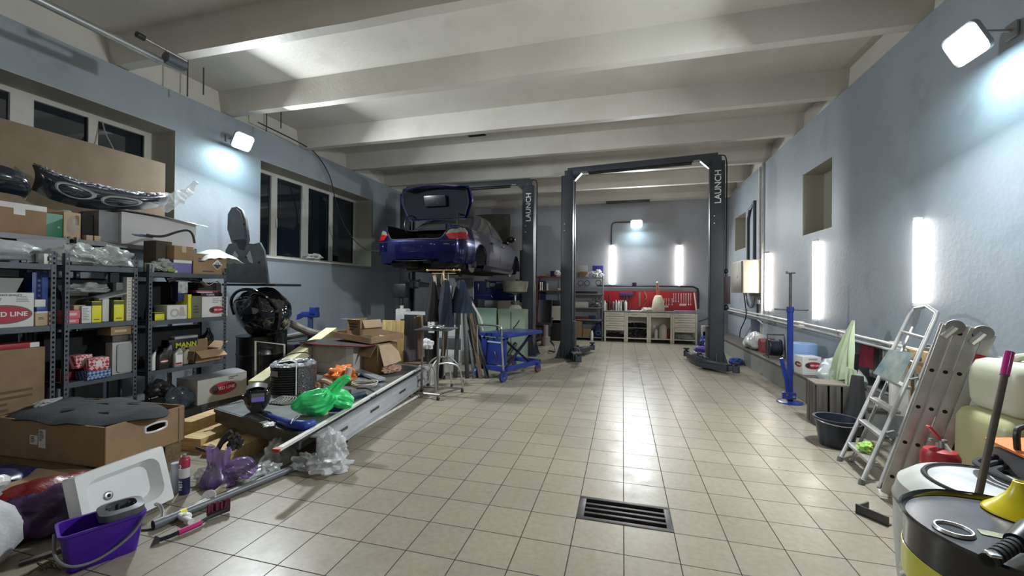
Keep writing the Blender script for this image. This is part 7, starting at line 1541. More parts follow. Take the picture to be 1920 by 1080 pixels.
for an in (0,120,240):
    bm=nb(); c_,s_=.24*math.cos(R_(an)),.24*math.sin(R_(an)); cyl(bm,(c_-.012,s_,.04),(c_+.012,s_,.04),.04,n=14); O('castor',bm,BLACKR,t)
bm=nb(); q=P(962,615,'z',.757); tube(bm,[q,q+Vector((.05,.0,.05)),q+Vector((.12,.0,.15))],.016,6); O('black_grip',bm,BLACK,label='black grip sticking up from the far end of the blue lift table',cat='grip') 
# blue tool wall and benches at the back left
t=T('tool_bench','long navy blue workbench at the back behind the green panels','workbench',(-4.05,12.45,0))
bm=nb(); B(bm,-1.35,-.32,0,1.35,.32,.86,.01); O('cabinet_body',bm,mat('navy_cabinet',(.010,.018,.11),.4,coat=.2),t)
bm=nb(); B(bm,-1.38,-.36,.86,1.38,.34,.92,.008); O('worktop',bm,DARKST,t)
for k in range(4):
    bm=nb(); x_=-1.3+k*.66; B(bm,x_,-.335,.06,x_+.62,-.322,.82,.006); d_=O('door',bm,mat('navy_door',(.012,.022,.14),.35,coat=.2),t)
    bm=nb(); B(bm,x_+.1,-.35,.72,x_+.5,-.336,.74,.002); O('handle',bm,STEEL,d_)
t=T('tool_board','navy blue tool board on the back wall above the workbench','tool board',(-3.7,12.86,1.15))
bm=nb(); B(bm,-1.35,-.02,0,1.35,.03,.62,.008); O('board',bm,mat('navy_board',(.012,.02,.13),.4),t)
rnd=random.Random(9)
for k in range(9):
    bm=nb(); x_=-1.2+k*.28; B(bm,x_,-.045,.28+.1*rnd.random(),x_+.03,-.022,.52,.003); O('hung_tool',bm,STEEL if k%2 else BLACK,t)
bm=nb(); 
for x_ in (-1.0,.1): tube(bm,[(x_,-.05,.05),(x_+.05,-.06,.14),(x_+.55,-.06,.14),(x_+.58,-.05,.08)],.008,6)
O('rail',bm,STEEL,t)
bm=nb(); B(bm,-3.45,11.2,.80,-2.60,11.7,1.16,.01); O('beige_case',bm,mat('beige_metal_case',(.30,.26,.20),.45,metal=.2),label='beige metal case on the bench, seen under the car',cat='case')
bm=nb(); B(bm,-3.50,11.15,0,-2.55,11.75,.80,.01); O('black_bench',bm,BLACK,label='black low bench carrying the beige metal case',cat='bench')
# left lift surroundings: grey door panel, black unit, white canister, printers
bm=nb(); B(bm,-5.05,10.6,1.22,-3.95,10.65,1.80,.006); o=O('display_stand',bm,mat('light_grey_panel',(.33,.33,.34),.5,var=.05),label='large light grey panel standing on the black cupboard under the car',cat='panel')
t=T('black_cupboard','black cupboard carrying the light grey panel','cupboard',(-4.5,10.75,0))
bm=nb(); B(bm,-.72,-.25,0,.72,.3,1.22,.01); O('body',bm,mat('cupboard_black',(.008,.010,.014),.5),t)
bm=nb(); B(bm,-.70,-.262,.05,-.01,-.252,1.18,.003); O('door',bm,BLACK,t); bm=nb(); B(bm,.01,-.262,.05,.70,-.252,1.18,.003); O('door',bm,BLACK,t)
t=T('white_canister','white canister with a black pump unit on its top, beside the left lift post','canister',(-4.60,8.0,0))
bm=nb(); B(bm,-.13,-.10,.66,.13,.10,1.06,.03); cyl(bm,(-.03,0,1.05),(-.03,0,1.13),.04,n=14); O('tank',bm,mat('white_tank',(.50,.50,.46),.45,var=.1),t)
bm=nb(); B(bm,-.15,-.12,0,.15,.12,.66,.01); O('pedestal',bm,BLACK,t)
bm=nb(); B(bm,-4.82,7.92,1.30,-4.50,8.10,1.60,.03); cyl(bm,(-4.66,8,1.14),(-4.66,8,1.31),.05,n=12); o=O('black_motor',bm,BLACK,label='black motor unit above the white canister next to the lift post',cat='motor')
t=T('computer_printer','grey white printer with a hanging white tag behind the leaning boards','printer',(-3.95,7.7,0))
bm=nb(); B(bm,-.38,-.2,.72,.30,.2,1.02,.015); O('body',bm,mat('printer_grey',(.38,.39,.40),.45),t)
bm=nb(); B(bm,-.33,-.212,.76,.18,-.201,.97,.004); O('dark_front',bm,BLACK,t)
bm=nb(); B(bm,-.32,-.19,0,.28,.19,.72,.01); O('stand',bm,BLACK,t)
bm=nb(); B(bm,.22,-.225,.62,.34,-.205,.95,.003); tg=O('white_tag',bm,PAPER,t); lines(tg,at(.28,-.2255,.9)@FY,.06,6,.04,seed=2)
bm=nb(); B(bm,-3.55,7.55,0,-3.05,7.95,1.04,.01); o=O('white_drawer_unit',bm,mat('white_unit',(.42,.43,.42),.5),label='pale drawer unit right of the printer behind the coat stand',cat='drawer unit')
for k in range(4):
    bm=nb(); B(bm,-3.53,7.54,.06+k*.245,-3.07,7.549,.28+k*.245,.002); O('drawer',bm,mat('dark_drawer',(.05,.06,.07),.5) if k%2 else MATS['white_unit'],o,W=True)
# blue jack, pipes by the window wall
t=T('blue_jack','blue clamp jack on a pole under the second window','jack',(-5.38,6.15,-.13))
bm=nb(); cyl(bm,(0,0,.715),(0,0,1.12),.045,n=14); O('pole',bm,mat('blue_grey_pole',(.03,.05,.14),.4),t)
bm=nb(); B(bm,-.16,-.05,1.10,.16,.05,1.20,.012); B(bm,.02,-.06,1.16,.14,.06,1.28,.01); prism(bm,[(-.16,0),(-.28,-.05),(-.26,.04),(-.16,.08)],.06,at(0,.03,1.10)@FY); O('clamp_head',bm,BLUE,t)
bm=nb(); tube(bm,[(-.05,-.05,.80),(.25,-.08,.86)],.02,8); lathe(bm,[(0,0),(.07,0),(.07,.03),(0,.03)],(0,-.05,.78),n=16); O('cross_handle',bm,STEEL,t)
bm=nb(); tube(bm,[(-5.6,5.6,.62),(-5.3,5.95,.70),(-5.0,6.3,.68),(-4.6,6.6,.66)],.05,10,smooth=4); tube(bm,[(-5.5,6.3,.68),(-5.0,6.6,.70),(-4.5,6.9,.70)],.035,8); O('dark_pipes',bm,mat('dark_pipe',(.07,.065,.06),.5,var=.3),label='dark exhaust pipes lying behind the table under the second window',cat='pipe')
bm=nb(); B(bm,-5.95,5.5,0,-4.4,7.2,.58,.02); O('low_cabinet',bm,mat('low_dark_cabinet',(.03,.032,.035),.6),label='low dark cabinet under the second window carrying pipes',cat='cabinet')
for i,(y_,z_,l) in enumerate(((5.20,1.24,'upper beige cylinder bumper end beside the glossy black moulding'),(5.26,1.02,'lower beige cylinder bumper end beside the glossy black moulding'))):
    q=P(538,578+i*28,'y',5.3); bm=nb(); cyl(bm,Vector((q.x-.45,q.y,q.z)),Vector((q.x-.05,q.y,q.z)),.108,n=20); ball(bm,(q.x-.05,q.y,q.z),.108,(.6,1,1)); O('beige_cylinder',bm,mat('beige_grey_plastic',(.25,.23,.18),.45,var=.15),label=l,cat='cylinder')
q=P(538,606,'y',5.3); bm=nb(); B(bm,q.x-.40,5.14,0,q.x-.10,5.42,q.z-.108,.01); O('black_stand',bm,BLACK,label='black stand carrying the two beige cylinders under the window',cat='stand')
bm=nb(); tube(bm,[P(545,605,'y',5.4),P(556,612,'y',5.5),P(580,622,'y',5.6),P(603,628,'y',5.7)],.06,10,smooth=4); O('corrugated_duct',bm,mat('brown_grey_duct',(.15,.13,.11),.6,var=.3),label='brown grey flexible duct sagging under the beige cylinders',cat='duct')
# glossy black moulding on black barrels
q=P(480,590,'y',4.75)
t=T('black_moulding','big glossy black wrapped car moulding shaped like a dome','car part',(q.x,4.85,.80))
bm=nb(); v=bmesh.ops.create_icosphere(bm,subdivisions=5,radius=1)['verts']
for p_ in v:
    c_=p_.co; r=1+.10*noise.noise(c_*1.5)+.05*abs(noise.noise(c_*4+Vector((3,1,0)))); z_=c_.z*r; x_=c_.x*r*.42; y_=c_.y*r*.30; 
    p_.co=Vector((x_+.03,y_,max(.002,.345+z_*.34)+.02*math.sin(x_*16)))
O('dome',bm,mat('black_wrapped_gloss',(.006,.007,.009),.07,coat=1,bump=.25,bscale=10),t,sharp=70)
bm=nb(); prism(bm,[(.22,0),(.46,.10),(.42,-.22),(.36,-.38)],.05,at(0,-.1,.30)@FY); O('pointed_flap',bm,BLACKG,t)
bm=nb(); tube(bm,[(-.40,-.1,.30),(-.34,-.2,.50),(-.15,-.26,.64),(.10,-.26,.66),(.30,-.2,.56),(.42,-.12,.36)],.022,8,smooth=5); O('edge_lip',bm,BLACKG,t)
bm=nb(); c_=q; lathe(bm,[(0,0),(.30,0),(.31,.02),(.30,.24),(.31,.26),(.30,.28),(.30,.52),(.31,.54),(.30,.56),(.30,.78),(.31,.80),(0,.80)],(q.x-.02,4.85,0),n=44); o=O('black_barrel',bm,mat('barrel_black',(.007,.007,.008),.3,coat=.3),label='black barrel under the glossy black moulding behind the racks',cat='barrel')
bm=nb(); B(bm,q.x-.48,4.62,P(466,532,'y',4.98).z-.035,q.x+.46,5.10,P(466,532,'y',4.98).z-.002,.004); O('black_plate',bm,BLACK,label='flat black plate on the glossy dome carrying the grey undertray',cat='plate')
# grey undertray
zb=1.50; M=xf((0,0,0)); y_=4.98
def pz2(pts): return [(P(a_,b_,'y',y_).x,P(a_,b_,'y',y_).z) for a_,b_ in pts]
t=T('undertray','grey moulded plastic undertray standing upright against the turquoise wall','car part',(P(465,530,'y',y_).x,y_,zb))
UT=mat('undertray_grey',(.085,.095,.10),.45,var=.25,scale=6,bump=.1)
out=pz2([(428,530),(426,470),(432,458),(447,455),(452,468),(462,470),(466,456),(478,458),(490,455),(498,470),(502,500),(506,532)])
bm=nb(); prism(bm,out,.03,at(0,y_,0)@FY); O('lower_tray',bm,UT,t,W=True,sharp=50)
out=pz2([(437,456),(429,430),(430,402),(437,390),(447,388),(456,394),(463,412),(468,450),(466,456)])
bm=nb(); prism(bm,out,.035,at(0,y_+.01,0)@FY); up_=O('upper_tray',bm,UT,t,W=True,sharp=50)
out=pz2([(439,452),(435,430),(436,404),(441,395),(448,393),(454,398),(459,414),(463,448)])
bm=nb(); prism(bm,out,.012,at(0,y_-.024,0)@FY); O('raised_panel',bm,UT,up_,W=True,sharp=50)
for pts in ([(444,471),(450,480),(446,494),(438,482)],[(466,480),(472,470),(478,494),(471,492)]):
    bm=nb(); prism(bm,pz2([(a_,b_) for a_,b_ in pts]),.006,at(0,y_-.031,0)@FY); O('clip_plate',bm,GREYL,t,W=True)
bm=nb(); prism(bm,pz2([(441,450),(464,450),(468,474),(462,480),(446,480),(440,472)]),.022,at(0,y_-.004,0)@FY); O('neck_bracket',bm,BLACK,t,W=True)
for px,py in ((434,486),(486,492),(462,482),(437,420),(458,420)):
    bm=nb(); c_=P(px,py,'y',y_-.032 if py>450 else y_-.028); cyl(bm,c_,c_+Vector((0,-.006,0)),.014,n=12); O('fixing_hole',bm,HOLE,t,W=True)
bm=nb(); B(bm,P(450,531,'y',5.0).x-.3,4.88,1.496,P(450,531,'y',5.0).x+.34,5.08,1.4995); bm.free()
bm=nb(); crumple(bm,P(590,484,'x',-6.25)+Vector((0,0,.02)),(.10,.18,.07),141,.35,2.5); O('white_rag',bm,mat('soiled_white_cloth',(.42,.41,.38),.9,var=.25,scale=25),label='crumpled soiled cloth on the sill of the second window',cat='rag')
# cable from the ceiling over window two to the car
bm=nb(); pts=[(-6.0,5.6,4.30),(-6.02,6.6,4.28),(-6.04,7.05,4.2),P(618,330,'x',-6.03),P(628,370,'x',-6.05),P(640,410,'x',-6.0),P(660,445,'x',-5.8),P(685,467,'x',-5.4),P(712,471,'x',-4.70)]
tube(bm,pts,.011,6,smooth=6); O('air_hose',bm,BLACKR,label='thin black hose hanging from the wall top across the second window to the car',cat='hose')
bm=nb(); pts=[P(192,228,'x',-6.5),P(198,250,'x',-6.4),P(212,278,'x',-6.2),P(216,290,'x',-6.0)]; tube(bm,pts,.008,6,smooth=5); O('thin_cable',bm,GREYL,label='thin pale cable hanging in front of the first window',cat='cable')
# ---------------- back wall: red tool board, benches, shelves ----------------
def PB(px,py,y=12.86): return P(px,py,'y',y)
x0,x1=PB(1132,545).x,PB(1306,545).x
t=T('tool_board','long red perforated tool board on the back wall under the lit tubes','tool board',((x0+x1)/2,12.88,.90))
bm=nb(); B(bm,x0,12.855,.93,x1,12.89,PB(1200,546).z,.004); 
REDB=mat('red_pegboard',(.40,.010,.018),.45,var=.12,scale=2); O('board',bm,REDB,t,W=True)
bm=nb(); zt=PB(1200,539).z+.03; tube(bm,[(x0-.2,12.86,zt+.02),(x1-.1,12.86,zt),(x1+.03,12.86,zt-.06),(x1+.05,12.86,zt-.2),(x1+.05,12.86,.98)],.028,6,smooth=0); O('black_conduit',bm,BLACK,t,W=True)
def spanner(label,x,z,L,m,group):
    tt=T('spanner',label,'spanner',(x,12.845,z),group=group); bm=nb(); B(bm,-.006,-.006,-L,.006,.0,0,.002); cyl(bm,(0,-.007,0),(0,.001,0),.013,n=12); cyl(bm,(0,-.007,-L),(0,.001,-L),.016,n=12); O('shaft',bm,m,tt); return tt
# every spanner is a thing of its own: one prototype, then copies
proto=None
ORD=('first','second','third','fourth','fifth')
def hang(xs,z,L,label,group):
    first=None
    for i,x in enumerate(xs):
        if first is None: first=spanner(ORD[i]+' '+label,x,z,L,STEELB,group)
        else: c=copy_tree(first); place(c,(x,12.845,z),label=ORD[i]+' '+label)
STEELB=mat('bright_steel',(.62,.58,.55),.3,metal=.8)
zz=PB(1240,553).z
hang([PB(px,560).x for px in (1241,1245,1249,1254,1260)],PB(1240,560).z,.17,'short spanner from the left in the lower row of the red board','lower row spanners')
hang([PB(px,550).x for px in (1263,1267,1272)],PB(1267,551).z,.22,'slim spanner from the left in the upper row of the red board','upper slim spanners')
hang([PB(px,550).x for px in (1277,1282,1286,1291,1295)],PB(1285,551).z,.31,'long spanner from the left in the right-hand group of the red board','long spanners at the right')
bm=nb(); a_=PB(1199,548); B(bm,a_.x-.03,12.835,a_.z-.42,a_.x+.03,12.852,a_.z,.006); O('hand_saw',bm,mat('dull_red_steel',(.30,.17,.15),.4,metal=.5),label='upright hand saw on the red tool board left of the cream jug',cat='saw')
t=T('tool_rack','blue cordless drill holder with hanging tools on the red tool board','tool rack',(PB(1173,555).x,12.82,1.2))
a_=PB(1175,549); bm=nb(); B(bm,a_.x-.20,12.76,a_.z-.10,a_.x+.18,12.85,a_.z,.01); O('holder',bm,mat('violet_blue_holder',(.06,.05,.16),.5),t,W=True)
for dx,L_ in ((-.08,.25),(.0,.45),(.10,.22)):
    bm=nb(); tube(bm,[(a_.x+dx,12.80,a_.z-.08),(a_.x+dx+.01,12.80,a_.z-L_)],.018,6); O('hanging_tool',bm,mat('violet_steel',(.10,.08,.15),.4),t,W=True)
bm=nb(); q=PB(1190,536); B(bm,q.x-.07,12.80,q.z-.02,q.x+.05,12.86,q.z+.10,.01); O('junction_box',bm,BLACK,label='black junction box above the red tool board',cat='box')
bm=nb(); q=PB(1215,560); tube(bm,[PB(1211,550,12.82),PB(1214,562,12.82),PB(1208,572,12.82),PB(1202,580,12.82)],.010,6,smooth=4); O('orange_hose',bm,mat('orange_brown',(.35,.10,.02),.5),label='orange brown coiled hose hanging on the red tool board',cat='hose')
bm=nb(); tube(bm,[PB(1208,546,12.82),PB(1212,556,12.82),PB(1210,562,12.82)],.014,6,smooth=4); O('chrome_chain',bm,STEELB,label='bright tool with a ring end hanging above the orange hose',cat='tool')
for px,l in ((1247,'white label plate under the short spanners'),(1280,'white label plate under the slim spanners')):
    q=PB(px,574.5 if px<1260 else 571.5); bm=nb(); B(bm,q.x-.09,12.845,q.z-.03,q.x+.09,12.853,q.z+.03); O('label_plate',bm,mat('pinkish_label',(.55,.42,.42),.6),label=l,cat='label')
# four bench units and worktop
ux=[PB(px,600,12.36).x for px in (1133,1174,1217,1261,1308)]
names=('drawer bench unit at the left end of the cream tool bench','open bench unit second from the left, with dark goods','open bench unit third from the left, with white canisters','drawer bench unit at the right end of the cream tool bench')
for k in range(4):
    a_,b_=ux[k],ux[k+1]-.006; w_=b_-a_; t=T('bench_unit',names[k],'bench unit',((a_+b_)/2,12.60,0),group=None)
    bm=nb(); 
    for x_ in (a_,b_-.05): B(bm,x_,12.36,0,x_+.05,12.41,.865,.003); B(bm,x_,12.80,0,x_+.05,12.84,.865)
    B(bm,a_,12.37,.10,b_,12.84,.125); B(bm,a_,12.36,.70,b_,12.375,.865) if 0 else None
    B(bm,a_+.05,12.83,.12,b_-.05,12.845,.86); O('frame',bm,CREAM,t,W=True)
    n=4 if k in (0,3) else 1
    for j in range(n):
        z1=.86-j*.135; bm=nb(); B(bm,a_+.055,12.355,z1-.125,b_-.055,12.375,z1,.004); B(bm,a_+.06,12.375,z1-.12,b_-.06,12.80,z1-.11); d_=O('drawer',bm,CREAM,t,W=True)
        bm=nb(); B(bm,a_+.14,12.348,z1-.065,b_-.14,12.355,z1-.05,.001); O('drawer_handle',bm,GREYL if n==4 else STEEL,d_,W=True)
    if k==1:
        bm=nb(); B(bm,a_+.05,12.40,.40,b_-.05,12.82,.42); O('inner_shelf',bm,GREYP,t,W=True)
bm=nb(); B(bm,ux[0]-.02,12.34,.865,ux[4]+.02,12.86,.895,.004); O('worktop',bm,mat('grey_worktop',(.20,.19,.18),.4,var=.2),label='long grey worktop lying over the four cream bench units',cat='worktop')
for i,(a,b,z,h,m_,l) in enumerate(((0,.35,.13,.08,BLACK,'red black tools lying in the left drawer unit'),(1,.3,.425,.10,BLACK,'black tools on the inner shelf of the second bench unit'),(1,.3,.13,.18,BLACK,'black bags at the bottom of the second bench unit'),(3,.35,.13,.08,GREYL,'pale clutter at the bottom of the right drawer unit'))):
    bm=nb(); c_=(ux[a]+ux[a+1])/2; crumple(bm,(c_,12.58,z+h*.5),(.24,.14,h*.75),150+i,.4,3); O('tool_heap',bm,m_,label=l,cat='tools')
for px,h,r,l in ((1230,.25,.05,'small white canister in the third bench unit'),(1243,.40,.11,'large white canister in the third bench unit')):
    q=PB(px,630,12.5); bm=nb(); lathe(bm,[(0,0),(r,0),(r,h*.8),(r*.5,h),(0,h)],(q.x,12.5,.126),n=20); O('canister',bm,mat('offwhite_canister',(.52,.50,.44),.5),label=l,cat='canister')
bm=nb(); q=PB(1254,626,12.5); lathe(bm,[(0,0),(.05,0),(.05,.22),(.02,.28),(0,.28)],(q.x,12.5,.126),n=16); O('dark_bottle',bm,REDD,label='dark red bottle right of the large white canister in the bench',cat='bottle')
bm=nb(); q=PB(1226,612,12.4); ball(bm,(q.x,12.42,q.z),.055); O('pink_ball',bm,mat('pink_grey',(.50,.42,.50),.5),label='pinkish round cap hanging in the third bench unit',cat='cap'); 
# on the worktop
for k,(px,hh,r,m_,l) in enumerate(((1134,.30,.035,'WHITE','white bottle at the far left of the worktop'),(1137,.22,.04,'beige','beige bottle second from the left on the worktop'),(1142,.30,.045,'BLACK','tall black bottle with a long nozzle on the worktop'),(1150,.27,.035,'GREYP','grey spray can right of the black nozzle bottle'),(1155,.32,.035,'STEEL','silver spray can in the middle of the bottle row'),(1160,.31,.035,'WHITE','white spray can beside the silver one'),(1164,.31,.035,'STEEL','silver spray can with a white cap, third from the right of the row'),(1168,.31,.035,'BLACK','black spray can second from the right of the bottle row'),(1173,.31,.04,'WHITE','white spray can at the right end of the bottle row'))):
    q=PB(px,575,12.5); mm={'WHITE':WHITE,'beige':CARDL,'BLACK':BLACK,'GREYP':GREYP,'STEEL':STEELB}[m_]; t=T('spray_can',l,'bottle',(q.x,12.50+.02*(k%2),.896))
    bm=nb(); lathe(bm,[(0,0),(r,0),(r,hh*.78),(r*.55,hh*.88),(0,hh*.88)],n=16); O('body',bm,mm,t); bm=nb(); cyl(bm,(0,0,hh*.86),(0,0,hh*(1 if k!=2 else 1.5)),r*.5,n=10); O('cap',bm,WHITE if k!=2 else DARKST,t)
q=PB(1234,580,12.5); t=T('plastic_jug','cream plastic jug with a long red spout on the worktop','jug',(q.x,12.52,.896))
bm=nb(); lathe(bm,[(0,0),(.17,0),(.18,.06),(.15,.30),(.10,.44),(.07,.46),(0,.46)],n=30); O('body',bm,mat('cream_jug',(.66,.60,.47),.45),t); bm=nb(); cyl(bm,(0,0,.45),(-.03,0,.82),.045,.028,n=14); O('spout',bm,mat('salmon_red',(.55,.12,.08),.45),t); bm=nb(); ball(bm,(-.03,0,.83),.03); O('cap',bm,WHITE,t)
q=PB(1217,577,12.5); bm=nb(); crumple(bm,(q.x-.02,12.55,.93),(.19,.10,.07),160,.25); O('cloth_hat',bm,mat('offwhite_cloth',(.50,.45,.38),.8),label='off-white cloth hat lying on the worktop left of the jug',cat='cloth')
bm=nb(); a_,b_=PB(1182,580,12.45).x,PB(1204,580,12.45).x; B(bm,a_,12.42,.896,b_,12.6,.906); O('paper_sheet',bm,PAPER,label='white paper sheet lying on the middle of the worktop',cat='paper')
bm=nb(); a_,b_=PB(1265,582,12.45).x,PB(1304,582,12.45).x; B(bm,a_,12.40,.896,b_,12.75,.93,.008); O('lilac_tray',bm,mat('lilac_grey_tray',(.22,.20,.30),.4),label='lilac grey tool tray at the right end of the worktop',cat='tray')
bm=nb(); a_=PB(1302,549,12.7); b_=PB(1306,583,12.5); tube(bm,[a_,b_],.022,6); O('leaning_bar',bm,mat('pink_white_wood',(.50,.36,.32),.5),label='pale bar leaning on the right edge of the red tool board',cat='bar')
# steel shelf left of the bench and brown shelf left of the lift post
def openshelf(name,label,x0,x1,y0,y1,zs,H,m,g=None):
    t=T(name,label,'shelf',((x0+x1)/2,(y0+y1)/2,0),group=g)
    for x in (x0,x1-.035):
        for y in (y0,y1-.035):
            bm=nb(); B(bm,x,y,0,x+.035,y+.035,H,.002); O('post',bm,m,t,W=True)
    for z in zs:
        bm=nb(); B(bm,x0,y0,z-.03,x1,y1,z,.002); O('shelf_board',bm,m,t,W=True)
    return t
GS=mat('grey_shelf',(.24,.25,.26),.45,metal=.3)
sx0,sx1=-1.62,PB(1131,560,12.45).x
openshelf('steel_shelf','grey open steel shelf between the lift post and the cream bench',sx0,sx1,12.42,12.84,(1.88,1.39,.98,.62,.10),1.92,GS)
BRS=mat('brown_shelf_frame',(.20,.075,.035),.5)
openshelf('wooden_shelf','brown framed shelf at the back between the two lift posts',PB(1006,560,12.45).x,-1.72,12.42,12.84,(1.90,1.48,1.0),1.94,BRS)
def SB(label,px0,px1,pyt,z,m,y=12.50,dep=.18,name='box',cat='box',**k):
    a_,b_=P(px0,pyt,'y',y).x,P(px1,pyt,'y',y).x; z1=P((px0+px1)/2,pyt,'y',y).z; bm=nb(); B(bm,a_,y,z,b_,y+dep,max(z+.02,z1),.005); return O(name,bm,m,label=label,cat=cat)
SB('pale grey panel box on top of the grey steel shelf',1079,1101,498,1.88,mat('pale_grey_box',(.36,.36,.35),.6),dep=.05,y=12.7)
SB('small brown carton in front of the pale panel on the steel shelf',1086,1102,509,1.88,CARDD)
SB('blue and grey box at the right of the steel shelf top',1111,1131,498,1.88,mat('violet_blue_box',(.035,.035,.22),.5),y=12.68,dep=.1)
bm=nb(); q=P(1121,516,'y',12.5); crumple(bm,(q.x,12.52,1.95),(.13,.08,.12),171,.5,3); O('white_vacuum',bm,WHITEF,label='white lumpy tool on top of the steel shelf at its right end',cat='tool')
bm=nb(); q=P(1106,514,'y',12.5); tube(bm,[(q.x-.12,12.46,1.90),(q.x,12.46,2.02),(q.x+.12,12.46,2.06)],.02,6); O('white_bar',bm,WHITE,label='white bar lying across the top of the steel shelf',cat='bar')
for i,px in enumerate((1089,1101,1122)):
    q=P(px,531+(i==2)*-1,'y',12.44); bm=nb(); r=.075; tube(bm,[(q.x+r*math.cos(2*PI*k/18),12.43,q.z+r*math.sin(2*PI*k/18)) for k in range(18)],.014,6,closed=True); O('hanging_ring',bm,mat('grey_rubber_ring',(.09,.09,.10),.6),label=('left','middle','right')[i]+' grey belt ring hanging under the top board of the steel shelf',cat='ring')
SB('black flat tools along the second board of the steel shelf',1074,1120,546,1.39,BLACK,y=12.46,name='long_tool',cat='tool')
SB('white cloth roll on the third board of the steel shelf',1075,1103,566,.98,mat('cream_roll',(.55,.53,.48),.7),name='cloth_roll',cat='roll')
q=P(1122,570,'y',12.5); bm=nb(); crumple(bm,(q.x-.03,12.52,1.10),(.16,.1,.16),173,.4); O('grey_machine',bm,mat('grey_machine',(.14,.15,.16),.5,var=.4,scale=15),label='grey machine part on the third board of the steel shelf',cat='machine')
SB('dark red flat case on the lowest middle board of the steel shelf',1076,1104,594,.62,REDD,name='case',cat='case')
SB('navy case right of the red case on the steel shelf',1104,1116,592,.62,BLUED,name='case',cat='case')
SB('tall brown carton on the floor under the steel shelf',1077,1091,602,.10,CARD,y=12.46)
SB('short brown carton with tape on the floor under the steel shelf',1092,1108,616,.10,CARD,y=12.44)
SB('narrow tan carton beside the tall brown one, by the lift post',1045,1054,584,.0,CARDL,y=12.2)
t=T('backpack','navy backpack with a blue badge under the steel shelf','backpack',(P(1122,620,'y',12.5).x,12.52,.101))
bm=nb(); crumple(bm,(0,0,.20),(.13,.10,.21),175,.15); O('body',bm,BLUED,t); bm=nb(); tube(bm,[(.07*math.cos(2*PI*k/16),-.115,.13+.06*math.sin(2*PI*k/16)) for k in range(16)],.010,6,closed=True); O('badge',bm,mat('badge_blue',(.08,.20,.45),.4),t)
bm=nb(); q=P(1110,628,'y',12.4); lathe(bm,[(0,0),(.04,0),(.04,.22),(.015,.30),(0,.30)],(q.x,12.36,0),n=16); O('white_bottle',bm,WHITE,label='small white bottle on the floor in front of the navy backpack',cat='bottle')
SB('dark machine on top of the brown framed shelf',1032,1042,508,1.90,BLUED,name='machine',cat='machine'); SB('orange tool row on top of the brown framed shelf',1010,1024,517,1.90,mat('rust_orange',(.30,.07,.02),.5),name='tool',cat='tool')
bm=nb(); q=P(1045,512,'y',12.5); crumple(bm,(q.x,12.52,2.0),(.10,.07,.09),177,.3); O('white_cloth',bm,WHITEF,label='white cloth beside the dark machine on the brown framed shelf',cat='cloth')
for i,(px,l) in enumerate(((1013,'first book-like silver can from the left on the brown shelf'),(1016.5,'second silver can on the brown shelf'),(1020.5,'dark can on the brown shelf'),(1026,'white and brown can at the right of the can row on the brown shelf'))):
    q=P(px,540,'y',12.5); bm=nb(); lathe(bm,[(0,0),(.028,0),(.028,.25-.04*(i==3)),(0,.25-.04*(i==3))],(q.x,12.50,1.481),n=14); O('can',bm,(STEELB,STEELB,BLACK,WHITE)[i],label=l,cat='can')
SB('small white box on the second board of the brown shelf',1046,1052,540,1.48,PAPER)
SB('dark flat bag on the third board of the brown shelf',1022,1048,563,1.0,BLACK,name='bag',cat='bag')
SB('white poster box with a red mark left of the lift post',1033,1052,574,.52,mat('poster_white',(.45,.43,.38),.6),y=12.0,dep=.05,name='poster_box')
SB('black base box under the white poster box',1033,1053,600,.0,BLACK,y=12.0,dep=.05); 
t=T('office_chair','black swivel chair between the two lift posts','chair',(P(1018,620,'y',11.2).x,11.2,0))
bm=nb(); B(bm,-.22,-.22,.46,.22,.22,.54,.03); O('seat',bm,BLACK,t); bm=nb(); sheet(bm,lambda u,v:Vector((-.2+.4*u,.2+.15*v+.04*math.sin(PI*u),.58+.62*v)),8,8,.04); O('backrest',bm,BLACK,t); bm=nb(); cyl(bm,(0,0,.08),(0,0,.46),.028,n=10); O('column',bm,DARKST,t)
for k in range(5):
    an=2*PI*k/5; bm=nb(); tube(bm,[(0,0,.12),(.26*math.cos(an),.26*math.sin(an),.07)],.02,6); ball(bm,(.27*math.cos(an),.27*math.sin(an),.03),.03); O('leg',bm,BLACK,t)
bm=nb(); tube(bm,[(.24,-.1,.56),(.26,0,.72),(.25,.15,.70)],.02,6); O('armrest',bm,BLACK,t)
bm=nb(); q=P(1023,618,'y',10.9); cyl(bm,(q.x,10.9,.24),(q.x,10.9,.55),.07,n=18); lathe(bm,[(0,0),(.12,0),(.12,.24),(0,.24)],(q.x,10.9,0),n=18); O('fire_bottle',bm,mat('steel_flask',(.35,.30,.30),.3,metal=.5),label='steel flask on a black stand left of the lift post',cat='flask')
bm=nb(); q=P(1012,700 if 0 else 660,'z',0); tube(bm,[(-1.70,9.75,.03),(-1.62,9.6,.05),(-1.55,9.75,.03),(-1.60,9.95,.12),(-1.7,9.9,.25)],.018,6,smooth=4); O('black_hook',bm,BLACK,label='black bent foot lever on the floor between the lift posts',cat='lever')
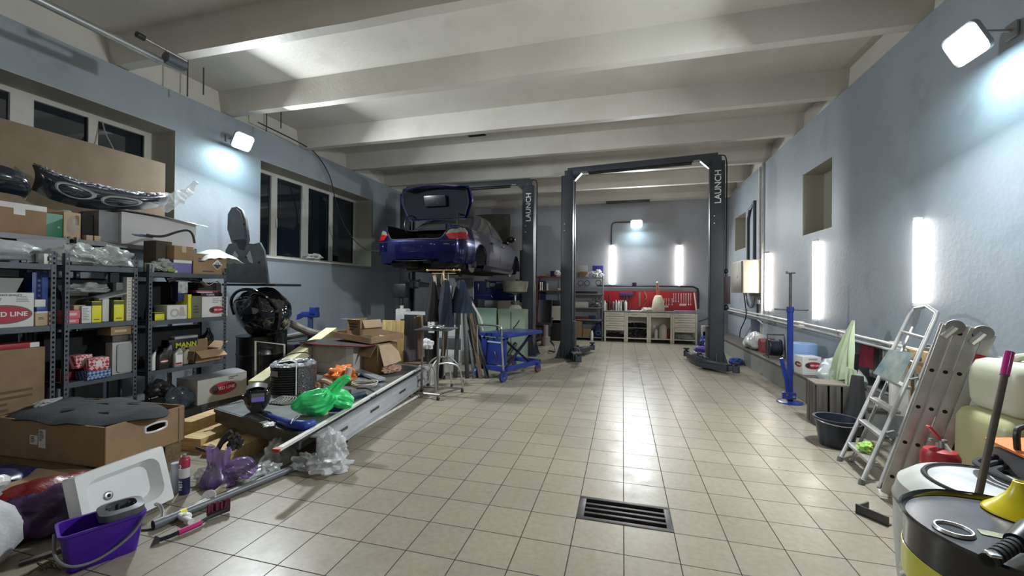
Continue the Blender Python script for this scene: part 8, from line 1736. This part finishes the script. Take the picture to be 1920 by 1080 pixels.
# right of bench
SB('pale storage crate on the floor right of the cream bench',1318,1340,612,.30,mat('lilac_crate',(.34,.32,.35),.5),y=11.9,dep=.3,name='crate',cat='crate')
SB('grey base box under the pale storage crate',1318,1340,622,.0,GREYP,y=11.9,dep=.3)
t=T('tool_bag','blue bag with a white round print in front of the pale crate','bag',(P(1323,640,'y',11.5).x,11.5,0))
bm=nb(); crumple(bm,(0,0,.16),(.17,.12,.17),181,.2); O('body',bm,BLUE,t); bm=nb(); tube(bm,[(.05*math.cos(2*PI*k/16),-.135,.15+.05*math.sin(2*PI*k/16)) for k in range(16)],.009,6,closed=True); O('round_print',bm,WHITE,t)
bm=nb(); tube(bm,[P(1310,603,'y',12.2),P(1325,598,'y',12.2),P(1338,592,'y',12.2)],.015,6); tube(bm,[P(1328,614,'y',12.2),P(1332,600,'y',12.2),P(1338,594,'y',12.2)],.015,6); O('black_hose',bm,BLACK,label='black forked hose on the wall right of the cream bench',cat='hose')
bm=nb(); crumple(bm,(1.62,9.55,.24),(.14,.14,.075),183,.15,1.5); O('purple_cushion',bm,mat('purple_fabric',(.07,.03,.28),.5),label='purple cushion on the white box behind the right lift arm',cat='cushion')
bm=nb(); B(bm,1.50,9.42,0,1.74,9.68,.19,.02); O('white_basin',bm,WHITE,label='white box with the purple cushion on it, beside the right lift post',cat='box')
# trunking at wall/ceiling and ceiling items
bm=nb(); B(bm,-.3,12.60,4.10,.95,12.72,4.165,.004,at(-.2,0,0)); O('cable_tray',bm,DARKST,label='dark cable tray under the ceiling of the back wall',cat='cable tray')
t=T('ceiling_vent','small slotted vent plate on the ceiling between two ribs','vent',P(900,252,'z',4.585))
q=P(900,252,'z',4.585); bm=nb(); B(bm,q.x-.32,q.y-.10,4.57,q.x+.32,q.y+.10,4.60,.004); O('plate',bm,CONC,t,W=True); bm=nb(); B(bm,q.x-.24,q.y-.05,4.563,q.x+.12,q.y+.04,4.571); O('slot',bm,HOLE,t,W=True)
# galvanised tube hanging along the left wall top, with motor rod and hangers
t=T('roller_shutter_tube','long galvanised tube hung under the ceiling at the upper left','tube',P(250,70,'x',-4.9))
a_,b_=P(20,-25,'x',-4.9),P(338,132,'x',-4.9); bm=nb(); cyl(bm,a_,b_,.035,n=16); O('tube',bm,mat('galvanised',(.38,.40,.41),.35,metal=.7,var=.15,scale=4),t,W=True)
c0,c1=P(256,64,'x',-4.8),P(350,115,'x',-4.8); bm=nb(); cyl(bm,c0.lerp(c1,.1),c1,.013,n=10); cyl(bm,c0.lerp(c1,.55),c1,.018,n=10); O('rod',bm,STEEL,t,W=True)
bm=nb(); cyl(bm,c0,c0.lerp(c1,.14),.03,n=14); O('black_grip',bm,BLACK,t,W=True)
bm=nb(); cyl(bm,P(310,107,'x',-4.85),P(345,125,'x',-4.85),.06,n=16); O('motor_drum',bm,mat('smoky_cylinder',(.12,.14,.16),.3,metal=.4),t,W=True)
for px,py0,py1,l in ((352,124,181,'first thin hanger rod at the upper left'),(382,120,178,'second thin hanger rod at the upper left'),(500,214,247,'third hanger rod above the left floodlight'),(527,210,241,'fourth hanger rod above the left floodlight')):
    a_,b_=P(px,py0,'x',-5.75),P(px,py1,'x',-5.75); b_.x=a_.x; b_.y=a_.y; a_.z=4.62; bm=nb(); cyl(bm,a_,b_,.009,n=8); O('hanger_rod',bm,DARKST,label=l,cat='rod',group=None)
